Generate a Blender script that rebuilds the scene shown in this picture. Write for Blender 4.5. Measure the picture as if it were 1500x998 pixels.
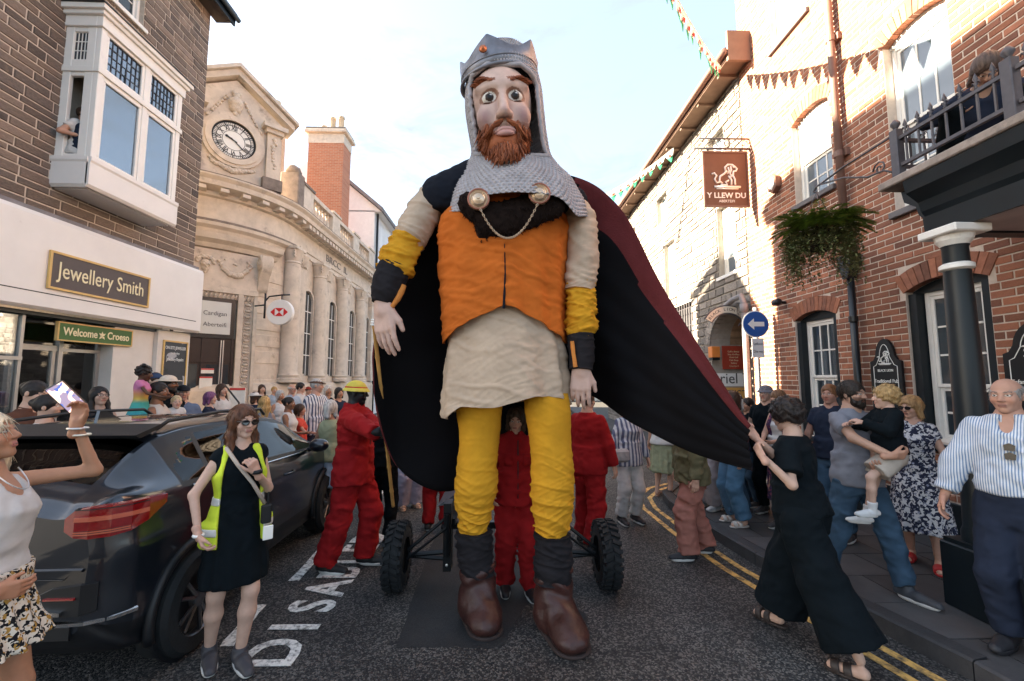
import bpy, math, random
import numpy as np
from mathutils import Vector, Matrix, Euler, noise as mnoise

for o in list(bpy.data.objects): bpy.data.objects.remove(o, do_unlink=True)
SC = bpy.context.scene
COL = SC.collection
R = math.radians
PI = math.pi
rnd = random.Random(7)

# ------------------------------------------------------------------ camera, sky, sun, exposure
FPX, CAM_H = 620.0, 1.85
TILT, YAW = math.atan(56 / FPX), math.atan(15 / FPX)
cam_d = bpy.data.cameras.new('camera'); cam = bpy.data.objects.new('camera', cam_d); COL.objects.link(cam)
cam_d.sensor_width = 36.0; cam_d.lens = FPX / 1500 * 36; cam_d.clip_start = 0.05; cam_d.clip_end = 3000
cam.location = (0, 0, CAM_H); cam.rotation_euler = (PI / 2 + TILT, 0, -YAW)
SC.camera = cam

SUN_VEC = Vector((-1.0, 0.15, 0.47)).normalized()          # towards the sun: ahead on the left, low evening light
SUN_EL = math.asin(SUN_VEC.z); SUN_AZ = math.atan2(SUN_VEC.x, SUN_VEC.y)
world = bpy.data.worlds.new('World'); SC.world = world; world.use_nodes = True
wn, wl = world.node_tree.nodes, world.node_tree.links
bg = wn['Background']; bg.inputs['Strength'].default_value = 0.09
sky = wn.new('ShaderNodeTexSky'); sky.sky_type = 'NISHITA'; sky.sun_disc = False
sky.sun_elevation = SUN_EL; sky.sun_rotation = SUN_AZ
sky.air_density = 0.8; sky.dust_density = 2.0; sky.ozone_density = 0.8; sky.altitude = 20
wtc = wn.new('ShaderNodeTexCoord'); wmap = wn.new('ShaderNodeMapping'); wmap.inputs['Scale'].default_value = (1.0, 1.0, 2.6)
wno = wn.new('ShaderNodeTexNoise'); wno.inputs['Scale'].default_value = 4.2; wno.inputs['Detail'].default_value = 7; wno.inputs['Roughness'].default_value = 0.62; wno.inputs['Distortion'].default_value = 0.5
wr = wn.new('ShaderNodeValToRGB'); wr.color_ramp.elements[0].position = 0.50; wr.color_ramp.elements[1].position = 0.72
wr.color_ramp.elements[0].color = (.60, .60, .60, 1); wr.color_ramp.elements[1].color = (0.96, 0.96, 0.96, 1)
wmix = wn.new('ShaderNodeMix'); wmix.data_type = 'RGBA'
wl.new(wtc.outputs['Generated'], wmap.inputs['Vector']); wl.new(wmap.outputs[0], wno.inputs['Vector']); wl.new(wno.outputs['Fac'], wr.inputs['Fac'])
wl.new(wr.outputs['Color'], wmix.inputs[0]); wl.new(sky.outputs[0], wmix.inputs[6]); wmix.inputs[7].default_value = (0.64, 0.74, 0.85, 1)
wl.new(wmix.outputs[2], bg.inputs['Color'])

sun_d = bpy.data.lights.new('sun', 'SUN'); sun_d.energy = 4.0; sun_d.angle = R(0.5); sun_d.color = (1.0, 0.86, 0.68)
sun = bpy.data.objects.new('sun', sun_d); COL.objects.link(sun)
sun.rotation_euler = (-SUN_VEC).to_track_quat('-Z', 'Y').to_euler(); sun.location = (-20, 5, 20)

SC.view_settings.view_transform = 'Standard'; SC.view_settings.look = 'None'
SC.view_settings.exposure = 3.65; SC.view_settings.gamma = 1.0; SC.view_settings.use_curve_mapping = False
try: SC.view_settings.use_white_balance = True; SC.view_settings.white_balance_temperature = 7000; SC.view_settings.white_balance_tint = 8
except Exception: pass
SC.render.engine = 'CYCLES'
try:
    SC.cycles.use_denoising = True; SC.cycles.max_bounces = 6; SC.cycles.diffuse_bounces = 3; SC.cycles.glossy_bounces = 3
    SC.cycles.transmission_bounces = 4; SC.cycles.transparent_max_bounces = 8; SC.cycles.caustics_reflective = False; SC.cycles.caustics_refractive = False
except Exception: pass

def ray(px, py):
    cx, cy = (px - 750) / FPX, (499 - py) / FPX
    dy, dz = math.cos(TILT) - cy * math.sin(TILT), math.sin(TILT) + cy * math.cos(TILT)
    c, s = math.cos(YAW), math.sin(YAW)
    return Vector((cx * c + dy * s, -cx * s + dy * c, dz))
def atY(px, py, Y): d = ray(px, py); return Vector((0, 0, CAM_H)) + d * (Y / d.y)
def atX(px, py, X): d = ray(px, py); return Vector((0, 0, CAM_H)) + d * (X / d.x)
def atZ(px, py, Z=0.0): d = ray(px, py); return Vector((0, 0, CAM_H)) + d * ((Z - CAM_H) / d.z)

# ------------------------------------------------------------------ objects
def tag(o, label=None, cat=None, group=None, kind=None):
    if label: o['label'] = label
    if cat: o['category'] = cat
    if group: o['group'] = group
    if kind: o['kind'] = kind
    return o
def empty(name, loc=(0, 0, 0), rz=0.0, label=None, cat=None, group=None, parent=None):
    o = bpy.data.objects.new(name, None); COL.objects.link(o); o.location = loc; o.rotation_euler.z = rz; o.empty_display_size = 0.1
    if parent: o.parent = parent
    return tag(o, label, cat, group)
def wloc(o):
    v = Vector((0, 0, 0))
    while o: v = v + Vector(o.location); o = o.parent
    return v
def link(name, me, mat=None, parent=None, loc=None):
    o = bpy.data.objects.new(name, me); COL.objects.link(o)
    if mat is not None and not me.materials: me.materials.append(mat)
    if parent: o.parent = parent
    if loc is not None: o.location = loc
    return o
def mesh_np(name, V, Fq, smooth=True, col=None):
    me = bpy.data.meshes.new(name)
    me.from_pydata([tuple(v) for v in V], [], [tuple(f) for f in Fq]) if not isinstance(V, np.ndarray) else _fast(me, V, Fq)
    if smooth: me.polygons.foreach_set('use_smooth', [True] * len(me.polygons))
    if col is not None:
        a = me.color_attributes.new('Col', 'FLOAT_COLOR', 'POINT')
        c4 = np.ones((len(V), 4), np.float32); c4[:, :3] = col; a.data.foreach_set('color', c4.ravel())
    me.update(); return me
def _fast(me, V, Q):
    Q = np.asarray(Q, np.int32)
    me.vertices.add(len(V)); me.vertices.foreach_set('co', np.asarray(V, np.float32).ravel())
    n, k = Q.shape
    me.loops.add(n * k); me.loops.foreach_set('vertex_index', Q.ravel())
    me.polygons.add(n); me.polygons.foreach_set('loop_start', np.arange(0, n * k, k, dtype=np.int32))
    me.update(calc_edges=True); me.validate()

class MB:
    def __init__(s): s.v, s.f, s.m, s.cur = [], [], [], 0
    def add(s, vs, fs):
        b = len(s.v); s.v += [tuple(v) for v in vs]; s.f += [tuple(b + i for i in f) for f in fs]; s.m += [s.cur] * len(fs); return s
    def box(s, x0, x1, y0, y1, z0, z1):
        x0, x1 = sorted((x0, x1)); y0, y1 = sorted((y0, y1)); z0, z1 = sorted((z0, z1))
        return s.add([(x0, y0, z0), (x1, y0, z0), (x1, y1, z0), (x0, y1, z0), (x0, y0, z1), (x1, y0, z1), (x1, y1, z1), (x0, y1, z1)],
                     [(0, 3, 2, 1), (4, 5, 6, 7), (0, 1, 5, 4), (1, 2, 6, 5), (2, 3, 7, 6), (3, 0, 4, 7)])
    def cbox(s, x0, x1, y0, y1, z0, z1, c=0.006):       # chamfered box
        x0, x1 = sorted((x0, x1)); y0, y1 = sorted((y0, y1)); z0, z1 = sorted((z0, z1))
        vs, ix = [], {}
        for i, x in enumerate((x0, x1)):
            for j, y in enumerate((y0, y1)):
                for k, z in enumerate((z0, z1)):
                    sx, sy, sz = (1 - 2 * i) * c, (1 - 2 * j) * c, (1 - 2 * k) * c
                    for a, p in enumerate(((x, y + sy, z + sz), (x + sx, y, z + sz), (x + sx, y + sy, z))):
                        ix[i, j, k, a] = len(vs); vs.append(p)
        fs = []
        for i in (0, 1): q = [ix[i, 0, 0, 0], ix[i, 0, 1, 0], ix[i, 1, 1, 0], ix[i, 1, 0, 0]]; fs.append(q if i == 0 else q[::-1])
        for j in (0, 1): q = [ix[0, j, 0, 1], ix[1, j, 0, 1], ix[1, j, 1, 1], ix[0, j, 1, 1]]; fs.append(q if j == 0 else q[::-1])
        for k in (0, 1): q = [ix[0, 0, k, 2], ix[0, 1, k, 2], ix[1, 1, k, 2], ix[1, 0, k, 2]]; fs.append(q if k == 0 else q[::-1])
        for a in (0, 1):
            for b in (0, 1):
                fs.append([ix[a, b, 0, 0], ix[a, b, 0, 1], ix[a, b, 1, 1], ix[a, b, 1, 0]])
                fs.append([ix[a, 0, b, 0], ix[a, 1, b, 0], ix[a, 1, b, 2], ix[a, 0, b, 2]])
                fs.append([ix[0, a, b, 1], ix[1, a, b, 1], ix[1, a, b, 2], ix[0, a, b, 2]])
        for i in (0, 1):
            for j in (0, 1):
                for k in (0, 1): fs.append([ix[i, j, k, 0], ix[i, j, k, 1], ix[i, j, k, 2]])
        return s.add(vs, fs)
    def obox(s, c, ax, ay, az):                         # oriented box from centre and half axes
        c, ax, ay, az = Vector(c), Vector(ax), Vector(ay), Vector(az)
        vs = [c + i * ax + j * ay + k * az for k in (-1, 1) for j in (-1, 1) for i in (-1, 1)]
        return s.add(vs, [(0, 2, 3, 1), (4, 5, 7, 6), (0, 1, 5, 4), (1, 3, 7, 5), (3, 2, 6, 7), (2, 0, 4, 6)])
    def tube(s, pts, r, n=8, caps=True, closed=False):
        P = [Vector(p) for p in pts]; k = len(P); rr = r if isinstance(r, (list, tuple)) else [r] * k
        vs, prev = [], None
        for i, p in enumerate(P):
            t = (P[(i + 1) % k] - P[i - 1]) if (closed or 0 < i < k - 1) else (P[1] - P[0] if i == 0 else P[-1] - P[-2])
            if t.length < 1e-9: t = Vector((0, 0, 1))
            t.normalize()
            if prev is None: u = t.orthogonal().normalized()
            else:
                u = prev - t * prev.dot(t)
                u = u.normalized() if u.length > 1e-6 else t.orthogonal().normalized()
            prev = u; w = t.cross(u)
            vs += [p + (u * math.cos(2 * PI * j / n) + w * math.sin(2 * PI * j / n)) * rr[i] for j in range(n)]
        fs = [(i * n + j, i * n + (j + 1) % n, (i + 1) * n + (j + 1) % n, (i + 1) * n + j) for i in range(k - 1) for j in range(n)]
        if closed: fs += [((k - 1) * n + j, (k - 1) * n + (j + 1) % n, (j + 1) % n, j) for j in range(n)]
        elif caps: fs += [tuple(range(n))[::-1], tuple((k - 1) * n + j for j in range(n))]
        return s.add(vs, fs)
    def lathe(s, prof, c, n=20, axis='Z', cap=True):
        vs, c = [], Vector(c)
        for r, h in prof:
            for j in range(n):
                a = 2 * PI * j / n; p = {'Z': (r * math.cos(a), r * math.sin(a), h), 'Y': (r * math.cos(a), h, -r * math.sin(a)), 'X': (h, r * math.cos(a), r * math.sin(a))}[axis]
                vs.append(c + Vector(p))
        k = len(prof)
        fs = [(i * n + j, i * n + (j + 1) % n, (i + 1) * n + (j + 1) % n, (i + 1) * n + j) for i in range(k - 1) for j in range(n)]
        if cap: fs += [tuple(range(n))[::-1], tuple((k - 1) * n + j for j in range(n))]
        return s.add(vs, fs)
    def prism(s, poly, o, u, v, w):                     # 2D outline poly in (u, v) axes at origin o, extruded by vector w
        o, u, v, w = Vector(o), Vector(u), Vector(v), Vector(w); n = len(poly)
        a = [o + u * x + v * y for x, y in poly]
        return s.add(a + [p + w for p in a], [tuple(range(n))[::-1], tuple(range(n, 2 * n))] + [(i, (i + 1) % n, n + (i + 1) % n, n + i) for i in range(n)])
    def sweep(s, prof, path, closed=True):              # prof [(out, z)], path [(x, y, nx, ny)]
        n = len(prof); vs = [(x + nx * o, y + ny * o, z) for x, y, nx, ny in path for o, z in prof]
        fs = [(i * n + j, (i + 1) * n + j, (i + 1) * n + (j + 1) % n, i * n + (j + 1) % n) for i in range(len(path) - 1) for j in range(n if closed else n - 1)]
        if closed: fs += [tuple(range(n)), tuple((len(path) - 1) * n + j for j in range(n))[::-1]]
        return s.add(vs, fs)
    def grid(s, P, cu=False, cv=False):                 # P[i][j]
        a, b = len(P), len(P[0]); vs = [p for row in P for p in row]
        fs = [(i * b + j, i * b + (j + 1) % b, ((i + 1) % a) * b + (j + 1) % b, ((i + 1) % a) * b + j) for i in range(a if cu else a - 1) for j in range(b if cv else b - 1)]
        return s.add(vs, fs)
    def build(s, name, mat=None, parent=None, smooth=False, local=False, auto=None):
        me = bpy.data.meshes.new(name); o0 = Vector((0, 0, 0)) if (local or not parent) else wloc(parent)
        me.from_pydata([Vector(v) - o0 for v in s.v] if o0.length else s.v, [], s.f)
        for m in (mat if isinstance(mat, (list, tuple)) else [mat]): me.materials.append(m)
        if isinstance(mat, (list, tuple)): me.polygons.foreach_set('material_index', s.m)
        if smooth: me.polygons.foreach_set('use_smooth', [True] * len(me.polygons))
        me.update()
        if auto:
            try: me.set_sharp_from_angle(angle=R(auto))
            except Exception: pass
        return link(name, me, None, parent)
def box(name, mat, parent, x0, x1, y0, y1, z0, z1, c=0.0):
    b = MB(); b.cbox(x0, x1, y0, y1, z0, z1, c) if c else b.box(x0, x1, y0, y1, z0, z1); return b.build(name, mat, parent)

def text(name, s, size, o, u, v, mat, parent=None, depth=0.004, align='CENTER', xs=1.0, local=False, bold=0.0, shear=0.0):
    """flat lettering as mesh: baseline direction u, up direction v, standing proud along u x v"""
    c = bpy.data.curves.new(name, 'FONT'); c.body = s; c.size = size; c.extrude = depth / 2; c.align_x = align; c.align_y = 'CENTER'; c.offset = bold; c.resolution_u = 3; c.shear = shear
    t = bpy.data.objects.new('tmp', c); COL.objects.link(t)
    dg = bpy.context.evaluated_depsgraph_get(); me = bpy.data.meshes.new_from_object(t.evaluated_get(dg))
    bpy.data.objects.remove(t, do_unlink=True); bpy.data.curves.remove(c)
    u, v = Vector(u).normalized(), Vector(v).normalized(); w = u.cross(v)
    o0 = Vector((0, 0, 0)) if (local or not parent) else wloc(parent)
    M = Matrix((u * xs, v, w)).transposed().to_4x4(); M.translation = Vector(o) - o0
    me.transform(M); me.name = name; me.materials.clear(); me.materials.append(mat)
    return link(name, me, None, parent)

# ------------------------------------------------------------------ materials
_mats = {}
def mat(name, col=(0.5, 0.5, 0.5), rough=0.7, metal=0.0, spec=0.4, var=0.12, nscale=6.0, bump=0.0, bscale=40.0, attr=False, sheen=0.0, coat=0.0, stripes=None, spots=None, rand=0.0, island=False, col2=None, emit=0.0, streak=None, detail=4, bdist=0.01, dirt=None, ridged=False):
    if name in _mats: return _mats[name]
    m = bpy.data.materials.new(name); m.use_nodes = True; _mats[name] = m
    N, L = m.node_tree.nodes, m.node_tree.links; P = N['Principled BSDF']
    P.inputs['Roughness'].default_value = rough; P.inputs['Metallic'].default_value = metal; P.inputs['Specular IOR Level'].default_value = spec
    if sheen: P.inputs['Sheen Weight'].default_value = sheen
    if coat: P.inputs['Coat Weight'].default_value = coat; P.inputs['Coat Roughness'].default_value = 0.04
    tc = N.new('ShaderNodeTexCoord')
    def noise(scale, det=detail, vec=None, rough_=0.6):
        n = N.new('ShaderNodeTexNoise'); n.inputs['Scale'].default_value = scale; n.inputs['Detail'].default_value = det; n.inputs['Roughness'].default_value = rough_
        L.new(vec or tc.outputs['Object'], n.inputs['Vector']); return n
    def mix(fac, a, b, mode='MIX'):
        x = N.new('ShaderNodeMix'); x.data_type = 'RGBA'; x.blend_type = mode
        for sock, val in ((x.inputs[0], fac), (x.inputs[6], a), (x.inputs[7], b)):
            if hasattr(val, 'is_linked'): L.new(val, sock)
            else: sock.default_value = val if isinstance(val, (int, float)) else (*val[:3], 1)
        return x.outputs[2]
    def ramp(fac, p0, p1, c0=(0, 0, 0), c1=(1, 1, 1), const=False):
        r_ = N.new('ShaderNodeValToRGB'); e = r_.color_ramp.elements; e[0].position, e[1].position = p0, p1; e[0].color, e[1].color = (*c0, 1), (*c1, 1)
        if const: r_.color_ramp.interpolation = 'CONSTANT'
        L.new(fac, r_.inputs[0]); return r_.outputs[0]
    if attr:
        a = N.new('ShaderNodeAttribute'); a.attribute_name = 'Col'; c = a.outputs['Color']
    else:
        rgb = N.new('ShaderNodeRGB'); rgb.outputs[0].default_value = (*col, 1); c = rgb.outputs[0]
    if stripes:                                          # (axis, period, duty, colour)
        ax, per, duty, c2 = stripes
        sep = N.new('ShaderNodeSeparateXYZ'); L.new(tc.outputs['Object'], sep.inputs[0])
        md = N.new('ShaderNodeMath'); md.operation = 'MODULO'; ad = N.new('ShaderNodeMath'); ad.operation = 'ADD'; ad.inputs[1].default_value = 100 * per
        L.new(sep.outputs[ax], ad.inputs[0]); L.new(ad.outputs[0], md.inputs[0]); md.inputs[1].default_value = per
        gt = N.new('ShaderNodeMath'); gt.operation = 'GREATER_THAN'; L.new(md.outputs[0], gt.inputs[0]); gt.inputs[1].default_value = per * duty
        c = mix(gt.outputs[0], c, c2)
    if spots:                                            # (scale, [(threshold, colour)...])
        for i, (sc, th, c2) in enumerate(spots):
            n = noise(sc, 1.5, rough_=0.4); n.inputs['Distortion'].default_value = 0.6
            mp = N.new('ShaderNodeMapping'); mp.inputs['Location'].default_value = (3.7 * i, 1.3 * i, 2.1 * i); L.new(tc.outputs['Object'], mp.inputs[0]); L.new(mp.outputs[0], n.inputs['Vector'])
            c = mix(ramp(n.outputs['Fac'], th, th + 0.02), c, c2)
    if rand:
        oi = N.new('ShaderNodeObjectInfo'); g = N.new('ShaderNodeNewGeometry'); ad = N.new('ShaderNodeMath'); ad.operation = 'ADD'; fr = N.new('ShaderNodeMath'); fr.operation = 'FRACT'
        L.new(oi.outputs['Random'], ad.inputs[0]); L.new(g.outputs['Random Per Island'], ad.inputs[1]); L.new(ad.outputs[0], fr.inputs[0])
        c = mix(ramp(fr.outputs[0], 0.0, 1.0), c, col2 or tuple(x * 0.4 for x in col)) if rand >= 1 else mix(ramp(fr.outputs[0], 0, 1, (0, 0, 0), (rand,) * 3), c, col2 or tuple(x * 0.4 for x in col))
        hs = N.new('ShaderNodeHueSaturation'); m7 = N.new('ShaderNodeMath'); m7.operation = 'MULTIPLY'; m7.inputs[1].default_value = 7.31; f7 = N.new('ShaderNodeMath'); f7.operation = 'FRACT'
        L.new(fr.outputs[0], m7.inputs[0]); L.new(m7.outputs[0], f7.inputs[0]); mr = N.new('ShaderNodeMapRange'); mr.inputs[3].default_value = 0.75; mr.inputs[4].default_value = 1.25
        L.new(f7.outputs[0], mr.inputs[0]); L.new(mr.outputs[0], hs.inputs['Value']); L.new(c, hs.inputs['Color']); c = hs.outputs[0]
    if var:
        n = noise(nscale)
        c = mix(1.0, c, ramp(n.outputs['Fac'], 0.25, 0.75, (1 - var,) * 3, (1 + var,) * 3), 'MULTIPLY')
    if dirt:                                             # (scale, threshold, colour, strength)
        n = noise(dirt[0], 6, rough_=0.7); c = mix(ramp(n.outputs['Fac'], dirt[1], dirt[1] + 0.2, (0, 0, 0), (dirt[3],) * 3), c, dirt[2])
    if streak:                                           # stretched noise along an axis: (scale vector, strength)
        mp = N.new('ShaderNodeMapping'); mp.inputs['Scale'].default_value = streak[0]; L.new(tc.outputs['Object'], mp.inputs[0])
        n = noise(1.0, 3, mp.outputs[0]); c = mix(1.0, c, ramp(n.outputs['Fac'], 0.3, 0.7, (1 - streak[1],) * 3, (1 + streak[1],) * 3), 'MULTIPLY')
    L.new(c, P.inputs['Base Color'])
    if emit: L.new(c, P.inputs['Emission Color']); P.inputs['Emission Strength'].default_value = emit
    if bump:
        n = noise(bscale, 5) if not streak else n
        if ridged: n.noise_type = 'RIDGED_MULTIFRACTAL'; n.inputs['Detail'].default_value = 3; n.inputs['Roughness'].default_value = .45
        b = N.new('ShaderNodeBump'); b.inputs['Strength'].default_value = bump; b.inputs['Distance'].default_value = bdist; L.new(n.outputs['Fac'], b.inputs['Height']); L.new(b.outputs[0], P.inputs['Normal'])
    return m
def cloth(name, col, **k):
    d = dict(rough=0.9, spec=0.12, var=0.15, nscale=9.0, bump=0.8, bscale=13.0, sheen=0.0, bdist=0.022, ridged=True); d.update(k); return mat(name, col, **d)
def glass_mat(name, tint=(0.9, 0.95, 1.0), alpha=0.25, rough=0.02):
    m = bpy.data.materials.new(name); m.use_nodes = True; N, L = m.node_tree.nodes, m.node_tree.links
    N.remove(N['Principled BSDF']); out = N['Material Output']
    t = N.new('ShaderNodeBsdfTransparent'); t.inputs[0].default_value = (*tint, 1); g = N.new('ShaderNodeBsdfGlossy'); g.inputs['Roughness'].default_value = rough
    fr = N.new('ShaderNodeFresnel'); fr.inputs[0].default_value = 1.5; ad = N.new('ShaderNodeMath'); ad.operation = 'ADD'; ad.use_clamp = True; ad.inputs[1].default_value = alpha; L.new(fr.outputs[0], ad.inputs[0])
    mx = N.new('ShaderNodeMixShader'); L.new(ad.outputs[0], mx.inputs[0]); L.new(t.outputs[0], mx.inputs[1]); L.new(g.outputs[0], mx.inputs[2]); L.new(mx.outputs[0], out.inputs[0]); return m
BLACK = (0.0035, 0.0065, 0.0090)
M_SKIN = mat('skin', attr=True, rough=0.55, spec=0.35, var=0.08, nscale=25, bump=0.12, bscale=120, bdist=0.003)
M_WHITEP = mat('white_paint', (0.78, 0.76, 0.72), 0.45, var=0.05, nscale=3, dirt=(5, 0.62, (0.42, 0.36, 0.30), 0.35))
M_DARKGLASS = mat('window_glass', (0.03, 0.04, 0.05), 0.03, spec=0.9, var=0)
M_CLEAR = glass_mat('clear_glass', alpha=0.06)
M_TINT = glass_mat('car_glass', tint=(0.06, 0.08, 0.10), alpha=0.0)
M_BLACKP = mat('black_paint', (0.004, 0.007, 0.010), 0.35, var=0.1, spec=0.5)
M_IRON = mat('grey_iron', (0.085, 0.08, 0.09), 0.5, metal=0.3, var=0.2, nscale=12)
M_LETTER = mat('cream_lettering', (0.80, 0.70, 0.45), 0.5, var=0.03)
M_WHITEL = mat('white_lettering', (0.85, 0.84, 0.80), 0.5, var=0.03)
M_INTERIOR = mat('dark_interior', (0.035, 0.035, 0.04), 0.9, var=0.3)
# ------------------------------------------------------------------ implicit surfaces (bodies, clothes, hair)
def smin(a, b, k):
    if k <= 0: return np.minimum(a, b)
    h = np.clip(0.5 + 0.5 * (b - a) / k, 0, 1); return b * (1 - h) + a * h - k * h * (1 - h)
def A3(p): return np.array(p, np.float64)
def cone(a, b, ra, rb, c0=False, c1=False, sx=1.0):
    """tapered capsule; c0 / c1 = flat cut at that end"""
    a, b = A3(a), A3(b); ab = b - a; l2 = float(ab @ ab) + 1e-12; l = math.sqrt(l2); m = max(ra, rb) + 0.005
    def f(x, y, z):
        px, py, pz = x - a[0], y - a[1], z - a[2]
        tt = (px * ab[0] + py * ab[1] + pz * ab[2]) / l2; t = np.clip(tt, 0, 1)
        d = np.sqrt((px - t * ab[0]) ** 2 + (py - t * ab[1]) ** 2 + (pz - t * ab[2]) ** 2) - (ra + (rb - ra) * t)
        if c0: d = np.maximum(d, -tt * l)
        if c1: d = np.maximum(d, (tt - 1) * l)
        return d
    return f, np.minimum(a, b) - m, np.maximum(a, b) + m
def ell(c, r, rot=None):
    c, r = A3(c), A3(r); m = r.max() + 0.01; mr = r.min(); Ri = None if rot is None else np.array(rot.inverted()).reshape(3, 3)
    def f(x, y, z):
        px, py, pz = x - c[0], y - c[1], z - c[2]
        if Ri is not None: px, py, pz = (Ri[0, 0] * px + Ri[0, 1] * py + Ri[0, 2] * pz, Ri[1, 0] * px + Ri[1, 1] * py + Ri[1, 2] * pz, Ri[2, 0] * px + Ri[2, 1] * py + Ri[2, 2] * pz)
        k0 = np.sqrt((px / r[0]) ** 2 + (py / r[1]) ** 2 + (pz / r[2]) ** 2); k1 = np.sqrt((px / r[0] ** 2) ** 2 + (py / r[1] ** 2) ** 2 + (pz / r[2] ** 2) ** 2) + 1e-9
        return k0 * (k0 - 1) / k1
    return f, c - m, c + m
def loft(rows, Mx=None, off=0.0, zmin=None, zmax=None, folds=None, pw=2.0):
    """rows (z, halfwidth, halfdepth, yoff[, xoff]); Mx = 4x4 placing the loft; folds = (amp, n, phase) growing downwards"""
    rows = sorted(rows); zs = [r[0] for r in rows]; ca = [r[1] for r in rows]; cb = [r[2] for r in rows]; cy = [r[3] for r in rows]; cx = [(r[4] if len(r) > 4 else 0.0) for r in rows]
    z0 = zs[0] if zmin is None else zmin; z1 = zs[-1] if zmax is None else zmax; Mx = Mx or Matrix.Identity(4); Mi = np.array(Mx.inverted())
    wm = max(max(ca), max(cb)) + off + 0.05 + (folds[0] if folds else 0); ym = max(abs(v) for v in cy); xm = max(abs(v) for v in cx)
    cr = [Mx @ Vector((sx * (wm + xm), sy * (wm + ym), z)) for sx in (-1, 1) for sy in (-1, 1) for z in (z0 - 0.02, z1 + 0.02)]
    lo = np.min([tuple(c) for c in cr], 0); hi = np.max([tuple(c) for c in cr], 0)
    def f(x, y, z):
        X = Mi[0, 0] * x + Mi[0, 1] * y + Mi[0, 2] * z + Mi[0, 3]; Y = Mi[1, 0] * x + Mi[1, 1] * y + Mi[1, 2] * z + Mi[1, 3]; Z = Mi[2, 0] * x + Mi[2, 1] * y + Mi[2, 2] * z + Mi[2, 3]
        a = np.interp(Z, zs, ca) + off; b = np.interp(Z, zs, cb) + off; X = X - np.interp(Z, zs, cx); Y = Y - np.interp(Z, zs, cy)
        q = (np.abs(X / a) ** pw + np.abs(Y / b) ** pw) ** (1 / pw)
        d = (q - 1) * np.minimum(a, b)
        if folds:
            th = np.arctan2(Y / b, X / a); w = np.clip((z1 - Z) / (z1 - z0), 0, 1) ** 0.8
            d = d + folds[0] * w * (np.sin(folds[1] * th + folds[2] + 1.5 * np.sin(3 * th)) * 0.7 + 0.3 * np.sin((folds[1] * 1.7) * th + 2 * folds[2]))
        return np.maximum(d, np.maximum(Z - z1, z0 - Z))
    return f, lo, hi
class SDF:
    def __init__(s, h): s.h, s.ops = h, []
    def add(s, prim, k=0.02): s.ops.append((0, prim, k)); return s
    def sub(s, prim, k=0.01): s.ops.append((1, prim, k)); return s
    def noise(s, fn): s.ops.append((2, fn, 0)); return s
    def clip(s, fn): s.ops.append((3, fn, 0)); return s
    def mesh(s):
        h = s.h; A = [o for o in s.ops if o[0] == 0]
        lo = np.min([o[1][1] for o in A], 0) - 4 * h; hi = np.max([o[1][2] for o in A], 0) + 4 * h
        n = np.ceil((hi - lo) / h).astype(int) + 1; ax = [lo[i] + h * np.arange(n[i]) for i in range(3)]
        arr = np.full(n, 0.5)
        for kind, pr, k in s.ops:
            if kind >= 2:
                x, y, z = ax[0][:, None, None], ax[1][None, :, None], ax[2][None, None, :]
                if kind == 2: arr = arr + pr(x, y, z)
                else: arr = np.maximum(arr, pr(x, y, z))
                continue
            f, l, u = pr; e = k + 3 * h
            i0 = np.clip(np.floor((l - e - lo) / h).astype(int), 0, n - 1); i1 = np.clip(np.ceil((u + e - lo) / h).astype(int) + 1, 1, n)
            sl = tuple(slice(a, b) for a, b in zip(i0, i1))
            d = f(ax[0][sl[0]][:, None, None], ax[1][sl[1]][None, :, None], ax[2][sl[2]][None, None, :])
            arr[sl] = smin(arr[sl], d, k) if kind == 0 else -smin(-arr[sl], d, k)
        return surfnet(arr, lo, h)
_C = np.array([(i, j, k) for i in (0, 1) for j in (0, 1) for k in (0, 1)])
_E = [(a, b) for a in range(8) for b in range(a + 1, 8) if np.abs(_C[a] - _C[b]).sum() == 1]
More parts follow.
